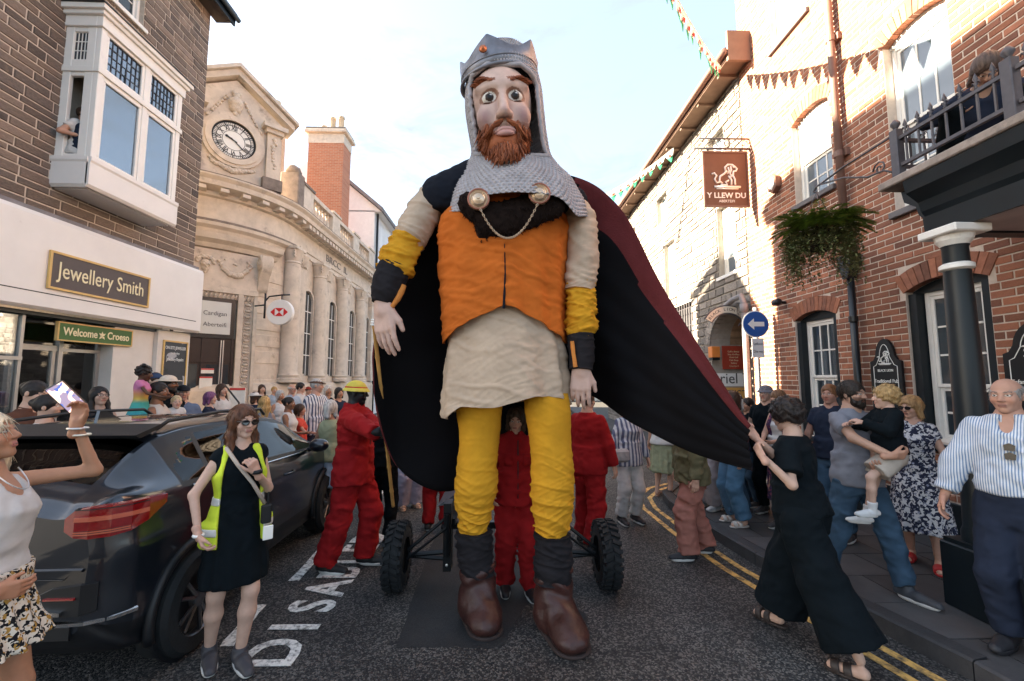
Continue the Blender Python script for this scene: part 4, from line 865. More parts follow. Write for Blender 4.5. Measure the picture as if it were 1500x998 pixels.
for z in (.82, 1.30, 1.72):
    box('shelf', M_SHELF, sf, -7.0, -6.74, 6.57, 7.09, z, z + .015); box('shelf', M_SHELF, sf, -7.0, -6.58, 5.05, 5.82, z - .05, z - .035)
    for j in range(3):
        y = 6.64 + .19 * j; bb = MB(); bb.lathe([(.035, 0), (.05, .02), (.065, .12), (.055, .18), (.022, .22), (.02, .27)], (-6.85, y, z + .016), 10); bb.build('necklace_bust', M_BUST, sf, True)
    for j in range(5): bb = MB(); bb.cbox(-6.72, -6.66, 5.12 + .14 * j, 5.20 + .14 * j, z - .034, z + .05 + .03 * (j % 2), .004); bb.build('ring_box', M_BUST, sf)
ban = MB(); ban.prism([(5.04, 1.55), (5.26, 1.5), (5.16, 2.1), (5.04, 2.4)], (-6.44, 0, 0), (0, 1, 0), (0, 0, 1), (.006, 0, 0)); tag(ban.build('pennant', cloth('yellow_pennant', (.75, .52, .08))), 'yellow cloth pennant in the shop window at the far left', 'pennant')
ws = empty('shop_sign', (-6.42, 6.85, 2.4)); tag(ws, 'green Welcome Croeso sign hanging under the white shop fascia', 'sign')
box('sign_board', mat('sign_green', (.055, .13, .03), .5, var=.1), ws, -6.44, -6.40, 6.24, 7.44, 2.42, 2.66); 
for a in ((6.22, 6.24, 2.40, 2.68), (7.44, 7.46, 2.40, 2.68), (6.24, 7.44, 2.40, 2.42), (6.24, 7.44, 2.66, 2.68)): box('sign_frame', M_GOLDF, ws, -6.44, -6.395, *a)
text('lettering', 'Welcome', .165, (-6.397, 6.56, 2.54), (0, 1, 0), (0, 0, 1), M_LETTER, ws, .005, xs=.80, bold=.003); text('lettering', 'Croeso', .165, (-6.397, 7.19, 2.54), (0, 1, 0), (0, 0, 1), M_LETTER, ws, .005, xs=.80, bold=.003)
lf = MB()
for an in (-.9, 0, .9, 2.4, -2.4): lf.prism([(0, 0), (.018, .03), (0, .07), (-.018, .03)], (-6.398, 6.90, 2.53), (0, math.cos(an), -math.sin(an)), (0, math.sin(an), math.cos(an)), (.004, 0, 0))
lf.build('leaf_emblem', M_LETTER, ws)
po = empty('poster', (-6.36, 8.4, 1.6)); tag(po, 'dark poster with white lettering for jewellery repairs on the shop pier', 'poster')
box('poster_panel', mat('poster_dark', (.03, .03, .035), .4, var=0, spots=[(3.2, .55, (.38, .38, .40)), (6, .66, (.02, .02, .02))]), po, -6.354, -6.346, 8.10, 8.66, 1.25, 2.55)
for a in ((8.07, 8.10, 1.22, 2.58), (8.66, 8.69, 1.22, 2.58), (8.10, 8.66, 1.22, 1.25), (8.10, 8.66, 2.55, 2.58)): box('poster_frame', M_GOLDF, po, -6.356, -6.335, *a)
for s_, z, sz in (('ON-SITE JEWELLER', 2.44, .085), ('in this shop', 2.34, .06), ('Jewellery Repairs', 2.22, .085)): text('lettering', s_, sz, (-6.344, 8.38, z), (0, 1, 0), (0, 0, 1), M_WHITEL, po, .003, xs=.72)
# bay window (oriel)
BX, B0, B1 = -5.88, 5.93, 7.50
bay = empty('bay_window', (LX, 6.7, 4.55)); bay.parent = shop; bay.location = Vector((LX, 6.7, 4.55)) - Vector(shop.location)
def bbox_(nm, *a, m=M_WHITEP, c=.006): return box(nm, m, bay, *a, c)
b = MB(); b.prism([(LX, B0 + .05), (BX - .05, B0 + .05), (BX - .05, B1 - .05), (LX, B1 - .05)], (0, 0, 4.55), (1, 0, 0), (0, 1, 0), (0, 0, .02)); b.build('bay_soffit', M_FASC, bay)
b = MB(); b.sweep([(-.02, 4.56), (.0, 4.56), (.03, 4.60), (.03, 4.92), (.045, 4.95), (.045, 5.0), (-.02, 5.0)], [(LX, B0, 0, -1), (BX, B0, 0, -1)]); b.sweep([(-.02, 4.56), (.0, 4.56), (.03, 4.60), (.03, 4.92), (.045, 4.95), (.045, 5.0), (-.02, 5.0)], [(BX, B0 - .03, 1, 0), (BX, B1 + .03, 1, 0)])
b.build('apron', M_FASC, bay)
for z0, z1, t in ((6.30, 6.38, .02), (7.00, 7.16, .03), (7.16, 7.22, .07), (7.22, 7.30, .11)):
    b = MB(); b.cbox(LX, BX + t, B0 - t, B1 + t, z0, z1, .005) if z0 > 7.1 else (b.cbox(BX - .06, BX + t, B0 - t, B1 + t, z0, z1, .004), b.cbox(LX, BX - .06, B0 - t, B0 + .06, z0, z1, .004)); b.build('cornice' if z0 > 7 else 'transom', M_WHITEP, bay)
b = MB(); b.prism([(LX, 7.50), (BX + .13, 7.305), (BX + .13, 7.29), (LX, 7.30)], (0, B0 - .13, 0), (1, 0, 0), (0, 0, 1), (0, B1 - B0 + .26, 0)); b.build('bay_roof', M_BLACKP, bay)
for y in (B0, 6.70, B1 - .09): bbox_('mullion', BX - .08, BX, y, y + .09, 5.0, 7.0)
bbox_('mullion', LX, LX + .12, B0, B0 + .06, 5.0, 7.0); bbox_('mullion', BX - .20, BX - .08, B0, B0 + .06, 5.0, 7.0)
M_SKYG = mat('reflective_glass', (.055, .085, .12), .02, spec=1.0, var=.0); M_SKYG.node_tree.nodes['Principled BSDF'].inputs['IOR'].default_value = 2.1; M_LEAD = mat('lead_came', (.03, .03, .035), .5)
for (a, c) in ((B0 + .09, 6.70), (6.79, B1 - .09)):
    for z0, z1 in ((5.0, 5.07), (6.23, 6.30), (6.38, 6.44), (6.95, 7.0)): bbox_('rail', BX - .07, BX - .01, a, c, z0, z1)
    for y in (a, c - .05): bbox_('stile', BX - .07, BX - .01, y, y + .05, 5.07, 6.23); bbox_('stile', BX - .07, BX - .01, y, y + .05, 6.44, 6.95)
    box('pane', M_CLEAR if False else M_SKYG, bay, BX - .045, BX - .039, a + .05, c - .05, 5.07, 6.23)
    n, m_ = 7, 4; Y0, Y1, Z0, Z1 = a + .05, c - .05, 6.44, 6.95
    for i in range(n):
        for j in range(m_):
            p = MB(); t1, t2 = rnd.uniform(-.004, .004), rnd.uniform(-.004, .004); ya, yb, za, zb = Y0 + (Y1 - Y0) * i / n, Y0 + (Y1 - Y0) * (i + 1) / n, Z0 + (Z1 - Z0) * j / m_, Z0 + (Z1 - Z0) * (j + 1) / m_
            p.add([(BX - .045 + t1, ya, za), (BX - .045 - t1, yb, za), (BX - .045 - t1 + t2, yb, zb), (BX - .045 + t1 + t2, ya, zb)], [(0, 1, 2, 3)]); p.build('leaded_pane', M_SKYG, bay)
    for i in range(n + 1): y = Y0 + (Y1 - Y0) * i / n; box('lead_came', M_LEAD, bay, BX - .050, BX - .034, y - .006, y + .006, Z0, Z1)
    for j in range(m_ + 1): z = Z0 + (Z1 - Z0) * j / m_; box('lead_came', M_LEAD, bay, BX - .049, BX - .035, Y0, Y1, z - .006, z + .006)
# near side of the bay: leaded light above, open casement below
X0, X1 = LX + .12, BX - .20
for z0, z1 in ((5.0, 5.06), (6.24, 6.30), (6.38, 6.50), (6.93, 7.0)): bbox_('rail', X0, X1, B0 + .005, B0 + .055, z0, z1)
box('leaded_pane', M_DARKGLASS, bay, X0, X1, B0 + .03, B0 + .036, 6.5, 6.93)
for i in range(5): x = X0 + (X1 - X0) * i / 4; box('lead_came', M_WHITEP, bay, x - .006, x + .006, B0 + .022, B0 + .029, 6.5, 6.93)
for j in range(4): z = 6.5 + .43 * j / 3; box('lead_came', M_WHITEP, bay, X0, X1, B0 + .0225, B0 + .0285, z - .006, z + .006)
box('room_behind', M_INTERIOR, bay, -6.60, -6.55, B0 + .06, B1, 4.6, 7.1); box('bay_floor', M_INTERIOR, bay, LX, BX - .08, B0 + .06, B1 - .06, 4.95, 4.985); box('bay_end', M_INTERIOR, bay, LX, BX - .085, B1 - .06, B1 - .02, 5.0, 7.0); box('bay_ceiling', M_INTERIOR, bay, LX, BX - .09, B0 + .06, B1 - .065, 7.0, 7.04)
box('jamb_post', M_WHITEP, bay, LX - .02, LX + .03, B1 - .02, B1 + .02, 5.0, 7.0)
bx = MB(); bx.cbox(-6.18, -6.02, 6.12, 6.30, 5.0, 5.14, .01); tag(bx.build('cardboard_box', mat('cardboard', (.42, .26, .15), .8)), 'small brown cardboard box on the bay window sill', 'box')

# ================================================================== BANK
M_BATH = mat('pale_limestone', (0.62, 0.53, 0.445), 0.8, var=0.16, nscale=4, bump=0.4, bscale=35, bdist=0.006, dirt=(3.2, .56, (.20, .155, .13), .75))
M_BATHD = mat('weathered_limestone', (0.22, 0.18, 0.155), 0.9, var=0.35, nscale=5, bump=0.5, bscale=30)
bank = empty('bank_building', (-6.3, 14, 0), label='pale limestone bank with curved corner, clock pediment and tall columns', cat='building')
CX, CY, CR, FX, FE = -8.9, 12.6, 2.6, -6.3, 20.4
ARC = [(CX + CR * math.cos(t), CY + CR * math.sin(t), math.cos(t), math.sin(t)) for t in np.linspace(-PI / 2, 0, 17)]
PATH = [(-14, CY - CR, 0, -1)] + ARC + [(FX, FE, 1, 0), ]
ENDP = [(FX, FE, 1, 0)]
def sw(nm, pr, m=M_BATH, path=PATH, parent=bank): b = MB(); b.sweep(pr, path); return b.build(nm, m, parent)
bwall = sw('wall', [(-.4, 0), (0, 0), (0, 9.0 if False else 6.95), (-.4, 6.95)])
for z in (0.75, 1.10, 1.50, 2.25, 2.70, 3.15, 3.60, 4.05, 4.50): sw('rusticated_course', [(0, z + .012), (.018, z + .02), (.018, z + .335 if z > 2 else z + .32), (0, z + .345 if z > 2 else z + .335)], path=ARC, parent=bwall)
box('bank_body', M_BATH, bank, -14, FX - .45, CY + .3, FE, 0, 6.9); box('bank_roof', mat('roof_tile_red', (.30, .12, .07), .8, var=.3, nscale=10), bank, -14, -7.2, CY + 1.0, FE, 6.9, 7.6)
rr = MB(); rr.prism([(-7.2, 7.4), (-10, 9.3), (-13, 7.4)], (0, CY + 1.0, 0), (1, 0, 0), (0, 0, 1), (0, FE - CY - 1.2, 0)); rr.build('roof', _mats['roof_tile_red'], bank)
sw('plinth', [(0, 0), (.16, 0), (.16, 1.55), (.10, 1.70), (0, 1.75)])
sw('string_course', [(0, 5.50), (.06, 5.52), (.10, 5.60), (.22, 5.66), (.24, 5.74), (.05, 5.80), (0, 5.80)], path=[(-14, CY - CR, 0, -1)] + ARC)
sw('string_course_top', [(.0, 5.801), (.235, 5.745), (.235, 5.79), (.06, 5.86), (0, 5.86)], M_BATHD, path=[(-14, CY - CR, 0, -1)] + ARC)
sw('door_hood', [(0, 5.10), (.10, 5.12), (.16, 5.22), (.30, 5.30), (.34, 5.44), (.10, 5.50), (0, 5.50)], path=ARC[4:14])
sw('architrave', [(0, 5.70), (.05, 5.70), (.05, 5.85), (.09, 5.87), (.09, 5.92), (0, 5.92)], path=[(FX, CY + .3, 1, 0)] + ENDP)
cor = sw('cornice', [(0, 6.42), (.10, 6.45), (.12, 6.55), (.40, 6.62), (.42, 6.74), (.50, 6.82), (.50, 6.86), (.05, 6.94), (0, 6.94)])
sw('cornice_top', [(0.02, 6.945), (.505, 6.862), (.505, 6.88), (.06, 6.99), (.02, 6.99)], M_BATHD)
def along(path, step):
    out = []; 
    for (x0, y0, a0, b0), (x1, y1, a1, b1) in zip(path, path[1:]):
        pass
    L = 0; nxt = step / 2
    for (x0, y0, a0, b0), (x1, y1, a1, b1) in zip(path, path[1:]):
        d = math.hypot(x1 - x0, y1 - y0)
        while nxt < L + d: t = (nxt - L) / d; out.append((x0 + (x1 - x0) * t, y0 + (y1 - y0) * t, a0 + (a1 - a0) * t, b0 + (b1 - b0) * t)); nxt += step
        L += d
    return out
for path, step, w, h in ((ARC, .42, .09, .09), ([(FX, CY + .15, 1, 0)] + ENDP, .26, .075, .12)):
    for x, y, nx, ny in along(path, step):
        b = MB(); t = Vector((-ny, nx, 0)).normalized(); n = Vector((nx, ny, 0)).normalized(); b.obox(Vector((x, y, 6.585 - h / 2)) + n * .25, n * .13, t * w, (0, 0, h / 2)); b.build('dentil', M_BATH, cor)
# parapet with balusters along the street
PX_ = FX + .05
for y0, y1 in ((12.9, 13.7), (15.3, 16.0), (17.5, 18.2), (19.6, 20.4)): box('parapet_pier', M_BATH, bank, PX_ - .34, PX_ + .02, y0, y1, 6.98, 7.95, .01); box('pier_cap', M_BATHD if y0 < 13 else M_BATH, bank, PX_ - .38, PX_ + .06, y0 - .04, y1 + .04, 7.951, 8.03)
for y0, y1 in ((13.7, 15.3), (16.0, 17.5), (18.2, 19.6)):
    box('parapet_base', M_BATH, bank, PX_ - .30, PX_, y0, y1, 6.98, 7.18); box('coping', M_BATH, bank, PX_ - .32, PX_ + .02, y0, y1, 7.80, 7.94)
    n = 6
    for i in range(n):
        b = MB(); b.lathe([(.07, 0), (.07, .05), (.04, .09), (.085, .24), (.07, .34), (.04, .46), (.06, .52), (.07, .56), (.07, .62)], (PX_ - .15, y0 + (y1 - y0) * (i + .5) / n, 7.18), 10); b.build('baluster', M_BATH, bank, True)
b = MB(); b.cbox(PX_ - .5, PX_ + .06, 12.55, 12.95, 6.99, 8.15, .02); b.build('corner_pier', M_BATHD, bank)
b = MB(); b.lathe([(.22, 0), (.25, .08), (.2, .2), (.08, .28), (0.01, .3)], (PX_ - .22, 12.75, 8.15), 12); b.build('pier_finial', M_BATHD, bank, True)
# columns and arched windows
def column(y, r, sq):
    b = MB(); x = FX + .06
    if sq:
        for w, z0, z1 in ((r + .06, 1.75, 1.9), (r + .03, 1.9, 2.0), (r, 2.0, 5.25), (r + .02, 5.25, 5.30)): b.cbox(x - .1, x + .12 + (w - r), y - w, y + w, z0, z1, .005)
    else:
        b.lathe([(r + .07, 1.75), (r + .07, 1.85), (r + .02, 1.88), (r + .05, 1.95), (r, 2.02), (r, 3.2), (r * .93, 4.4), (r * .86, 5.2), (r * .95, 5.22), (r * .86, 5.27)], (x + .10, y, 0), 20)
    c = b.build('pilaster' if sq else 'column', M_BATH, bank, not sq, auto=40)
    k = MB(); w = r + .03
    k.lathe([(r * .85, 5.27), (r * .95, 5.38), (r * 1.05, 5.50), (r * 1.2, 5.60)], (x + (.02 if sq else .10), y, 0), 12); k.cbox(x - .08, x + (.2 if sq else .34), y - w - .03, y + w + .03, 5.60, 5.69, .01)
    for sy in (-1, 1):
        for q in range(3): k.lathe([(.02, -.03), (.05, -.01), (.05, .01), (.02, .03)], (x + (.12 if sq else .26), y + sy * (w - .03), 5.40 + .08 * q), 8, 'X')
    k.build('capital', M_BATH, c, True, auto=50)
for y in (12.35, 14.2, 16.2, 18.3): column(y, .24, False)
for y in (13.0, 14.85, 16.85, 18.95, 20.1): column(y, .20, True)
for y in (13.58, 15.52, 17.55, 19.5):
    pts = [(y - .36, 1.95), (y + .36, 1.95), (y + .36, 4.3)] + [(y + .36 * math.cos(t), 4.3 + .36 * math.sin(t)) for t in np.linspace(.2, PI - .2, 9)] + [(y - .36, 4.3)]
    b = MB(); b.prism(pts, (FX + .004, 0, 0), (0, 1, 0), (0, 0, 1), (.012, 0, 0)); w = b.build('arched_window', M_DARKGLASS, bank)
    b = MB(); ring = [(y - .44, 1.95), (y - .44, 4.3)] + [(y + .44 * math.cos(t), 4.3 + .44 * math.sin(t)) for t in np.linspace(PI, 0, 13)] + [(y + .44, 4.3), (y + .44, 1.95)]
    inn_ = [(y - .36, 1.95), (y - .36, 4.3)] + [(y + .36 * math.cos(t), 4.3 + .36 * math.sin(t)) for t in np.linspace(PI, 0, 13)] + [(y + .36, 4.3), (y + .36, 1.95)]
    b.grid([[(FX + .09, *p) for p in ring], [(FX + .09, *p) for p in inn_], [(FX + .005, *p) for p in inn_]]); b.grid([[(FX, *p) for p in ring], [(FX + .09, *p) for p in ring]]); b.build('window_surround', M_BATH, w)
    for yy in (y - .12, y + .12): box('glazing_bar', M_WHITEP, w, FX + .017, FX + .03, yy - .015, yy + .015, 1.95, 4.55)
    for zz in (2.6, 3.3, 4.0): box('glazing_bar', M_WHITEP, w, FX + .0175, FX + .029, y - .36, y + .36, zz - .015, zz + .015)
text('carved_lettering', 'BRCC  IL', .36, (FX + .012, 16.0, 6.16), (0, 1, 0), (0, 0, 1), mat('carved_grey', (.25, .23, .22), .9), bank, .02, xs=1.5)
# the corner entrance: a flat doorcase facing down the street corner
DC = Vector((CX + CR * .7071, CY - CR * .7071, 0)); DT = Vector((.7071, .7071, 0)); DN = Vector((.7071, -.7071, 0)); UZ = Vector((0, 0, 1))
def dbox(nm, s0, s1, z0, z1, n0, n1, m, parent=bank):
    b = MB(); b.obox(DC + DT * (s0 + s1) / 2 + DN * (n0 + n1) / 2 + UZ * (z0 + z1) / 2, DT * (s1 - s0) / 2, DN * (n1 - n0) / 2, UZ * (z1 - z0) / 2); return b.build(nm, m, parent)
M_DOOR = mat('dark_brown_door', (.030, .018, .016), .4, var=.2, nscale=6)
door = dbox('door', -1.02, .26, .5, 3.86, .03, .07, M_DOOR)
for s in (-1.02, -.40, .22): dbox('door_stile', s, s + .06, .5, 2.85, .07, .10, M_DOOR, door)
for z in (.5, 1.35, 2.25): dbox('door_rail', -.96, .22, z, z + .12, .0701, .095, M_DOOR, door)
for s0, s1 in ((-.90, -.46), (-.28, .02), (.08, .18)): dbox('door_pane', s0, s1, 1.52, 2.20, .072, .078, M_DARKGLASS, door)
dbox('letterbox', -.72, -.48, 1.12, 1.22, .0955, .11, mat('brass', (.55, .33, .12), .35, metal=.8), door)
for s0, s1, z0, z1 in ((-.86, -.66, 2.0, 2.1), (-.86, -.68, 1.75, 1.96), (-.38, -.12, 1.98, 2.1), (-.40, -.14, 1.58, 1.90)):
    dbox('notice', s0, s1, z0, z1, .101, .104, mat('paper', (.75, .74, .72), .8), door); dbox('notice_band', s0, s1, z1 - .035, z1 - .002, .1041, .1065, mat('red_band', (.55, .04, .04), .6), door)
dbox('door_handle', -.02, 0.0, 1.3, 2.8, .10, .13, mat('steel', (.6, .6, .6), .3, metal=.9), door); dbox('door_handle', .03, .05, 1.3, 2.8, .10, .13, _mats['steel'], door)
dbox('light_frame', -1.02, .26, 2.85, 3.86, .0705, .11, M_BLACKP, door)
pn = dbox('fanlight_panel', -.96, .16, 2.95, 3.76, .111, .125, mat('frosted_panel', (.62, .64, .62), .4, var=.03), door)
for s_, z, sz in (('Welcome to Cardigan', 3.46, .15), ('Croeso i Aberteifi', 3.18, .15)):
    text('lettering', s_, sz, DC + DT * .08 + DN * .128 + UZ * z, DT, UZ, mat('grey_lettering', (.10, .10, .11), .6), pn, .003, align='RIGHT', xs=.92)
case = dbox('doorcase', .30, .42, .3, 4.0, .0, .16, M_BATH); dbox('jamb_border', .66, .74, .3, 4.0, .0, .14, M_BATH, case); dbox('jamb_panel', .42, .66, .3, 4.0, .0, .06, M_BATH, case)
dbox('lintel', -1.2, .74, 4.0, 4.14, .0, .17, M_BATH, case); dbox('lintel_bead', -1.2, .74, 3.86, 4.0, .0, .10, M_BATH, case)
for i in range(22):                                               # interlaced carving up the jamb
    z = .5 + .155 * i; b = MB(); c = DC + DT * .54 + DN * .07 + UZ * z
    b.tube([c + DT * (.085 * math.cos(t)) + UZ * (.085 * math.sin(t)) for t in np.linspace(0, 2 * PI, 13)[:-1]], .016, 6, closed=True); b.tube([c - DT * .06, c + DN * .025, c + DT * .06], .03, 6); b.build('carved_ring', M_BATH, case, True)
for i in range(20): b = MB(); c = DC + DT * (-1.1 + .09 * i) + DN * .11 + UZ * 3.93; b.tube([c - UZ * .06 - DT * .03, c + DN * .02, c + UZ * .06 + DT * .03], .022, 6); b.build('carved_leaf', M_BATH, case, True)
def blob_carving(nm, pts, parent):                                # relief carving: overlapping rounded forms
    F = SDF(.015)
    for c, r in pts: F.add(ell(c, (r * .85, r * .85, r * .85)), .006)
    F.noise(lambda x, y, z: .010 * np.sin(70 * x + 50 * y) * np.sin(80 * z + 2 * np.sin(40 * x)))
    v, q = F.mesh(); o = link(nm, mesh_np(nm, v - np.array(wloc(parent)), q), M_BATH, parent); return o
cp = lambda s, z, n=.05: DC + DT * s + DN * n + UZ * z
pf = dbox('frieze_panel', -1.3, .98, 4.16, 5.08, .0, .04, M_BATH)
pts = [(cp(-.42, 4.68), .13), (cp(-.42, 4.58), .10), (cp(-.42, 4.50), .06), (cp(-.36, 4.66, .15), .03), (cp(-.48, 4.66, .15), .03), (cp(-.42, 4.60, .17), .03)]
for i in range(9): a = PI * i / 8; pts.append((cp(-.42 + .17 * math.cos(a), 4.74 + .13 * math.sin(a)), .055 + .015 * (i % 2)))
for sgn, c0 in ((1, .22), (-1, -1.05)):
    for i in range(13): t = i / 12; pts.append((cp(c0 + (t - .5) * .75, 4.80 - .30 * (1 - (2 * t - 1) ** 2) + rnd.uniform(-.02, .02)), .05 + .04 * (1 - (2 * t - 1) ** 2) + rnd.uniform(-.01, .01)))
    for i in range(6): pts.append((cp(c0 + rnd.uniform(-.3, .3), 4.8 + rnd.uniform(-.05, .1)), rnd.uniform(.03, .05)))
blob_carving('mask_and_garland', pts, pf)
for s in (.86,):
    b = MB(); sp_ = [cp(s, 4.88, .0) + DN * (.20 + (.20 - .022 * i * .9) * math.sin(.62 * i)) * 1.0 + UZ * ((.20 - .018 * i) * math.cos(.62 * i)) for i in range(0, 11)]
    b.tube([p - DT * .11 for p in sp_], [.05] * 11, 8); b.tube([p + DT * .11 for p in sp_], [.05] * 11, 8)
    b.prism([(0, 5.08), (.36, 5.08), (.40, 4.86), (.34, 4.66), (.18, 4.52), (.10, 4.30), (.04, 4.16), (0, 4.14)], cp(s - .12, 0, 0), DN, UZ, DT * .24)
    b.lathe([(.0, -.16), (.05, -.16), (.06, -.14), (.15, -.13), (.16, -.10), (.16, .10)], cp(s, 4.86, .22), 16, 'Z', False) if False else None
    sc = b.build('scroll_bracket', M_BATH, bank, True, auto=45)
    b = MB()
    for r_i, tk in ((.17, .03), (.11, .05), (.05, .07)): b.prism([(r_i * math.cos(t), r_i * math.sin(t)) for t in np.linspace(0, 2 * PI, 17)[:-1]], cp(s - .12, 4.88, .20), DN, UZ, DT * -tk)
    b.build('volute', M_BATH, sc, False)
# clock pediment
ped = empty('pediment', DC + UZ * 6.95); ped.parent = bank; ped.location = DC + UZ * 6.95 - Vector(bank.location)
CK = Vector((-7.07, 10.60, 8.05))
def tri(z): return 0
PO = DC + DT * .0 - DN * .35
b = MB(); b.prism([(-1.15, 6.95), (1.15, 6.95), (1.15, 8.95), (0, 9.72), (-1.15, 8.95)], PO, DT, UZ, DN * .40); b.build('gable', M_BATH, ped)
for sx in (-1, 1):
    b = MB(); b.prism([(sx * 1.42, 8.86), (sx * 1.42, 9.02), (0, 9.98), (0, 9.80)][::sx], PO - DN * .05, DT, UZ, DN * .62); b.prism([(sx * 1.50, 9.00), (sx * 1.50, 9.08), (0, 10.09), (0, 9.985)][::sx], PO - DN * .05, DT, UZ, DN * .72); b.build('raking_cornice', M_BATH, ped)
    dbox('pilaster', sx * .92 - .16, sx * .92 + .16, 7.0, 8.55, .05, .17, M_BATH, ped); dbox('pilaster_base', sx * .92 - .24, sx * .92 + .24, 6.96, 7.28, .05, .24, M_BATHD, ped)
    dbox('pilaster_cap', sx * .92 - .22, sx * .92 + .22, 8.55, 8.66, .05, .26, M_BATH, ped); dbox('pilaster_cap', sx * .92 - .30, sx * .92 + .30, 8.66, 8.78, .05, .34, M_BATH, ped)
    blob_carving('foliage_drop', [(cp(sx * .92 + rnd.uniform(-.05, .05), 8.4 - .10 * i, .17), .075 - .004 * i) for i in range(9)], ped)
CC = DC + DN * .06 + UZ * 8.03
def disc(nm, r, n0, n1, m, parent, c=CC, k=40, r0=0.0):
    b = MB()
    if r0: b.grid([[c + DN * n + (DT * math.cos(t) + UZ * math.sin(t)) * q for t in np.linspace(0, 2 * PI, k + 1)[:-1]] for q, n in ((r, n0), (r, n1), (r0, n1), (r0, n0))], cv=True)
    else: b.prism([(r * math.cos(t), r * math.sin(t)) for t in np.linspace(0, 2 * PI, k + 1)[:-1]], c + DN * n0, DT, UZ, DN * (n1 - n0))
    return b.build(nm, m, parent)
disc('clock_surround', .72, -.02, .07, M_BATH, ped, r0=.52); disc('clock_surround', .64, .07, .11, M_BATH, ped, r0=.50)
clk = disc('clock', .50, .0, .03, mat('clock_face_white', (.80, .79, .76), .5, var=.02), ped); clk_m = mat('clock_black', (.012, .012, .014), .5, var=0)
disc('dial_ring', .50, .031, .045, clk_m, clk, r0=.46); disc('dial_ring', .40, .031, .036, clk_m, clk, r0=.385); disc('dial_ring', .26, .031, .036, clk_m, clk, r0=.25)
for i in range(60):
    t = 2 * PI * i / 60; d = DT * math.sin(t) + UZ * math.cos(t); p = DT * math.cos(t) - UZ * math.sin(t); b = MB(); b.obox(CC + d * .43 + DN * .034, d * .03, p * (.006 if i % 5 else .014), DN * .003); b.build('minute_mark', clk_m, clk)
for i, nm in enumerate(('XII', 'I', 'II', 'III', 'IIII', 'V', 'VI', 'VII', 'VIII', 'IX', 'X', 'XI')):
    t = 2 * PI * i / 12; d = DT * math.sin(t) + UZ * math.cos(t); p = DT * math.cos(t) - UZ * math.sin(t); text('numeral', nm, .15, CC + d * .322 + DN * .034, p, d, clk_m, clk, .004, xs=.75, bold=.004)
for an, ln, w in ((-68, .22, .022), (130, .36, .014)):
    t = R(an); d = DT * math.sin(t) + UZ * math.cos(t); p = DT * math.cos(t) - UZ * math.sin(t); b = MB(); b.prism([(-w * .5, -.08), (w * .5, -.08), (w, ln * .7), (0, ln), (-w, ln * .7)], CC + DN * .048, p, d, DN * .006)
    if an < 0: b.prism([(.035 * math.cos(q), ln * .8 + .035 * math.sin(q)) for q in np.linspace(0, 2 * PI, 9)[:-1]], CC + DN * .047, p, d, DN * .008)
    b.build('clock_hand', clk_m, clk)
sh_ = [(cp(0, 9.05, .08), .20), (cp(0, 8.92, .08), .16), (cp(0, 9.25, .1), .10), (cp(-.06, 9.33, .1), .06), (cp(.06, 9.33, .1), .06), (cp(0, 8.74, .1), .09)]
for sx in (-1, 1):
    sh_ += [(cp(sx * (.20 + .05 * i), 9.18 - .085 * i, .07), .05) for i in range(7)] + [(cp(sx * (.56 + .02 * i), 8.55 - .02 * i, .07), .06) for i in range(3)]
blob_carving('cartouche', sh_, ped)
blob_carving('swag', [(cp(-.5 + i * .0715, 7.40 - .16 * (1 - (i / 7 - 1) ** 2) + rnd.uniform(-.02, .02), .07), .05 + .04 * (1 - (i / 7 - 1) ** 2)) for i in range(15)], ped)
# round hanging bank sign
hs = empty('hanging_sign', (-5.95, 10.95, 3.5)); tag(hs, 'round white hanging bank sign with red hexagon emblem', 'sign')
HSC = atY(411, 458, 10.9); rr_ = .33
b = MB(); b.lathe([(rr_ * .97, -.07), (rr_, -.05), (rr_, .05), (rr_ * .97, .07)], HSC, 32, 'Y'); b.build('sign_disc', mat('sign_white', (.80, .79, .78), .35, var=.03), hs)
M_RED = mat('emblem_red', (.62, .02, .025), .4, var=.02); b = MB(); yk = HSC.y - .075; hw, hh = .11, .105
for P_ in ([(-hw, hh), (hw, hh), (0, 0)], [(-hw, -hh), (0, 0), (hw, -hh)], [(-hw, hh), (-hw, -hh), (-2 * hw, 0)], [(hw, hh), (2 * hw, 0), (hw, -hh)]): b.prism([(HSC.x + p[0], HSC.z + p[1]) for p in P_], (0, yk, 0), (1, 0, 0), (0, 0, 1), (0, .003, 0))
b.build('hexagon_emblem', M_RED, hs)
b = MB(); x0 = HSC.x - .42; b.tube([(x0, 10.93, HSC.z + .30), (x0 + .1, 10.93, HSC.z + .42), (x0 + .4, 10.93, HSC.z + .46), (x0 + .62, 10.93, HSC.z + .47)], .02, 8); b.tube([(x0, 10.93, HSC.z - .15), (x0, 10.93, HSC.z + .5)], .025, 8); b.tube([(HSC.x, 10.93, HSC.z + .3), (HSC.x, 10.93, HSC.z + .47)], .015, 6); b.tube([(x0, 10.93, HSC.z + .2), (x0 - .35, 11.1, HSC.z + .2)], .02, 6); b.build('bracket', M_BLACKP, hs, True)
nb = empty('notice_board', atY(350, 595, 9.8)); tag(nb, 'white and red notice board on a stand beside the bank door', 'notice')
c = atY(347, 590, 9.8); b = MB(); b.box(c.x - .17, c.x + .17, 9.8, 9.82, c.z - .35, c.z + .33); b.build('panel', _mats['paper'], nb); box('notice_band', _mats['red_band'], nb, c.x - .17, c.x + .17, 9.79, 9.799, c.z + .28, c.z + .33); box('post', M_BLACKP, nb, c.x - .02, c.x + .02, 9.825, 9.85, .12, c.z)
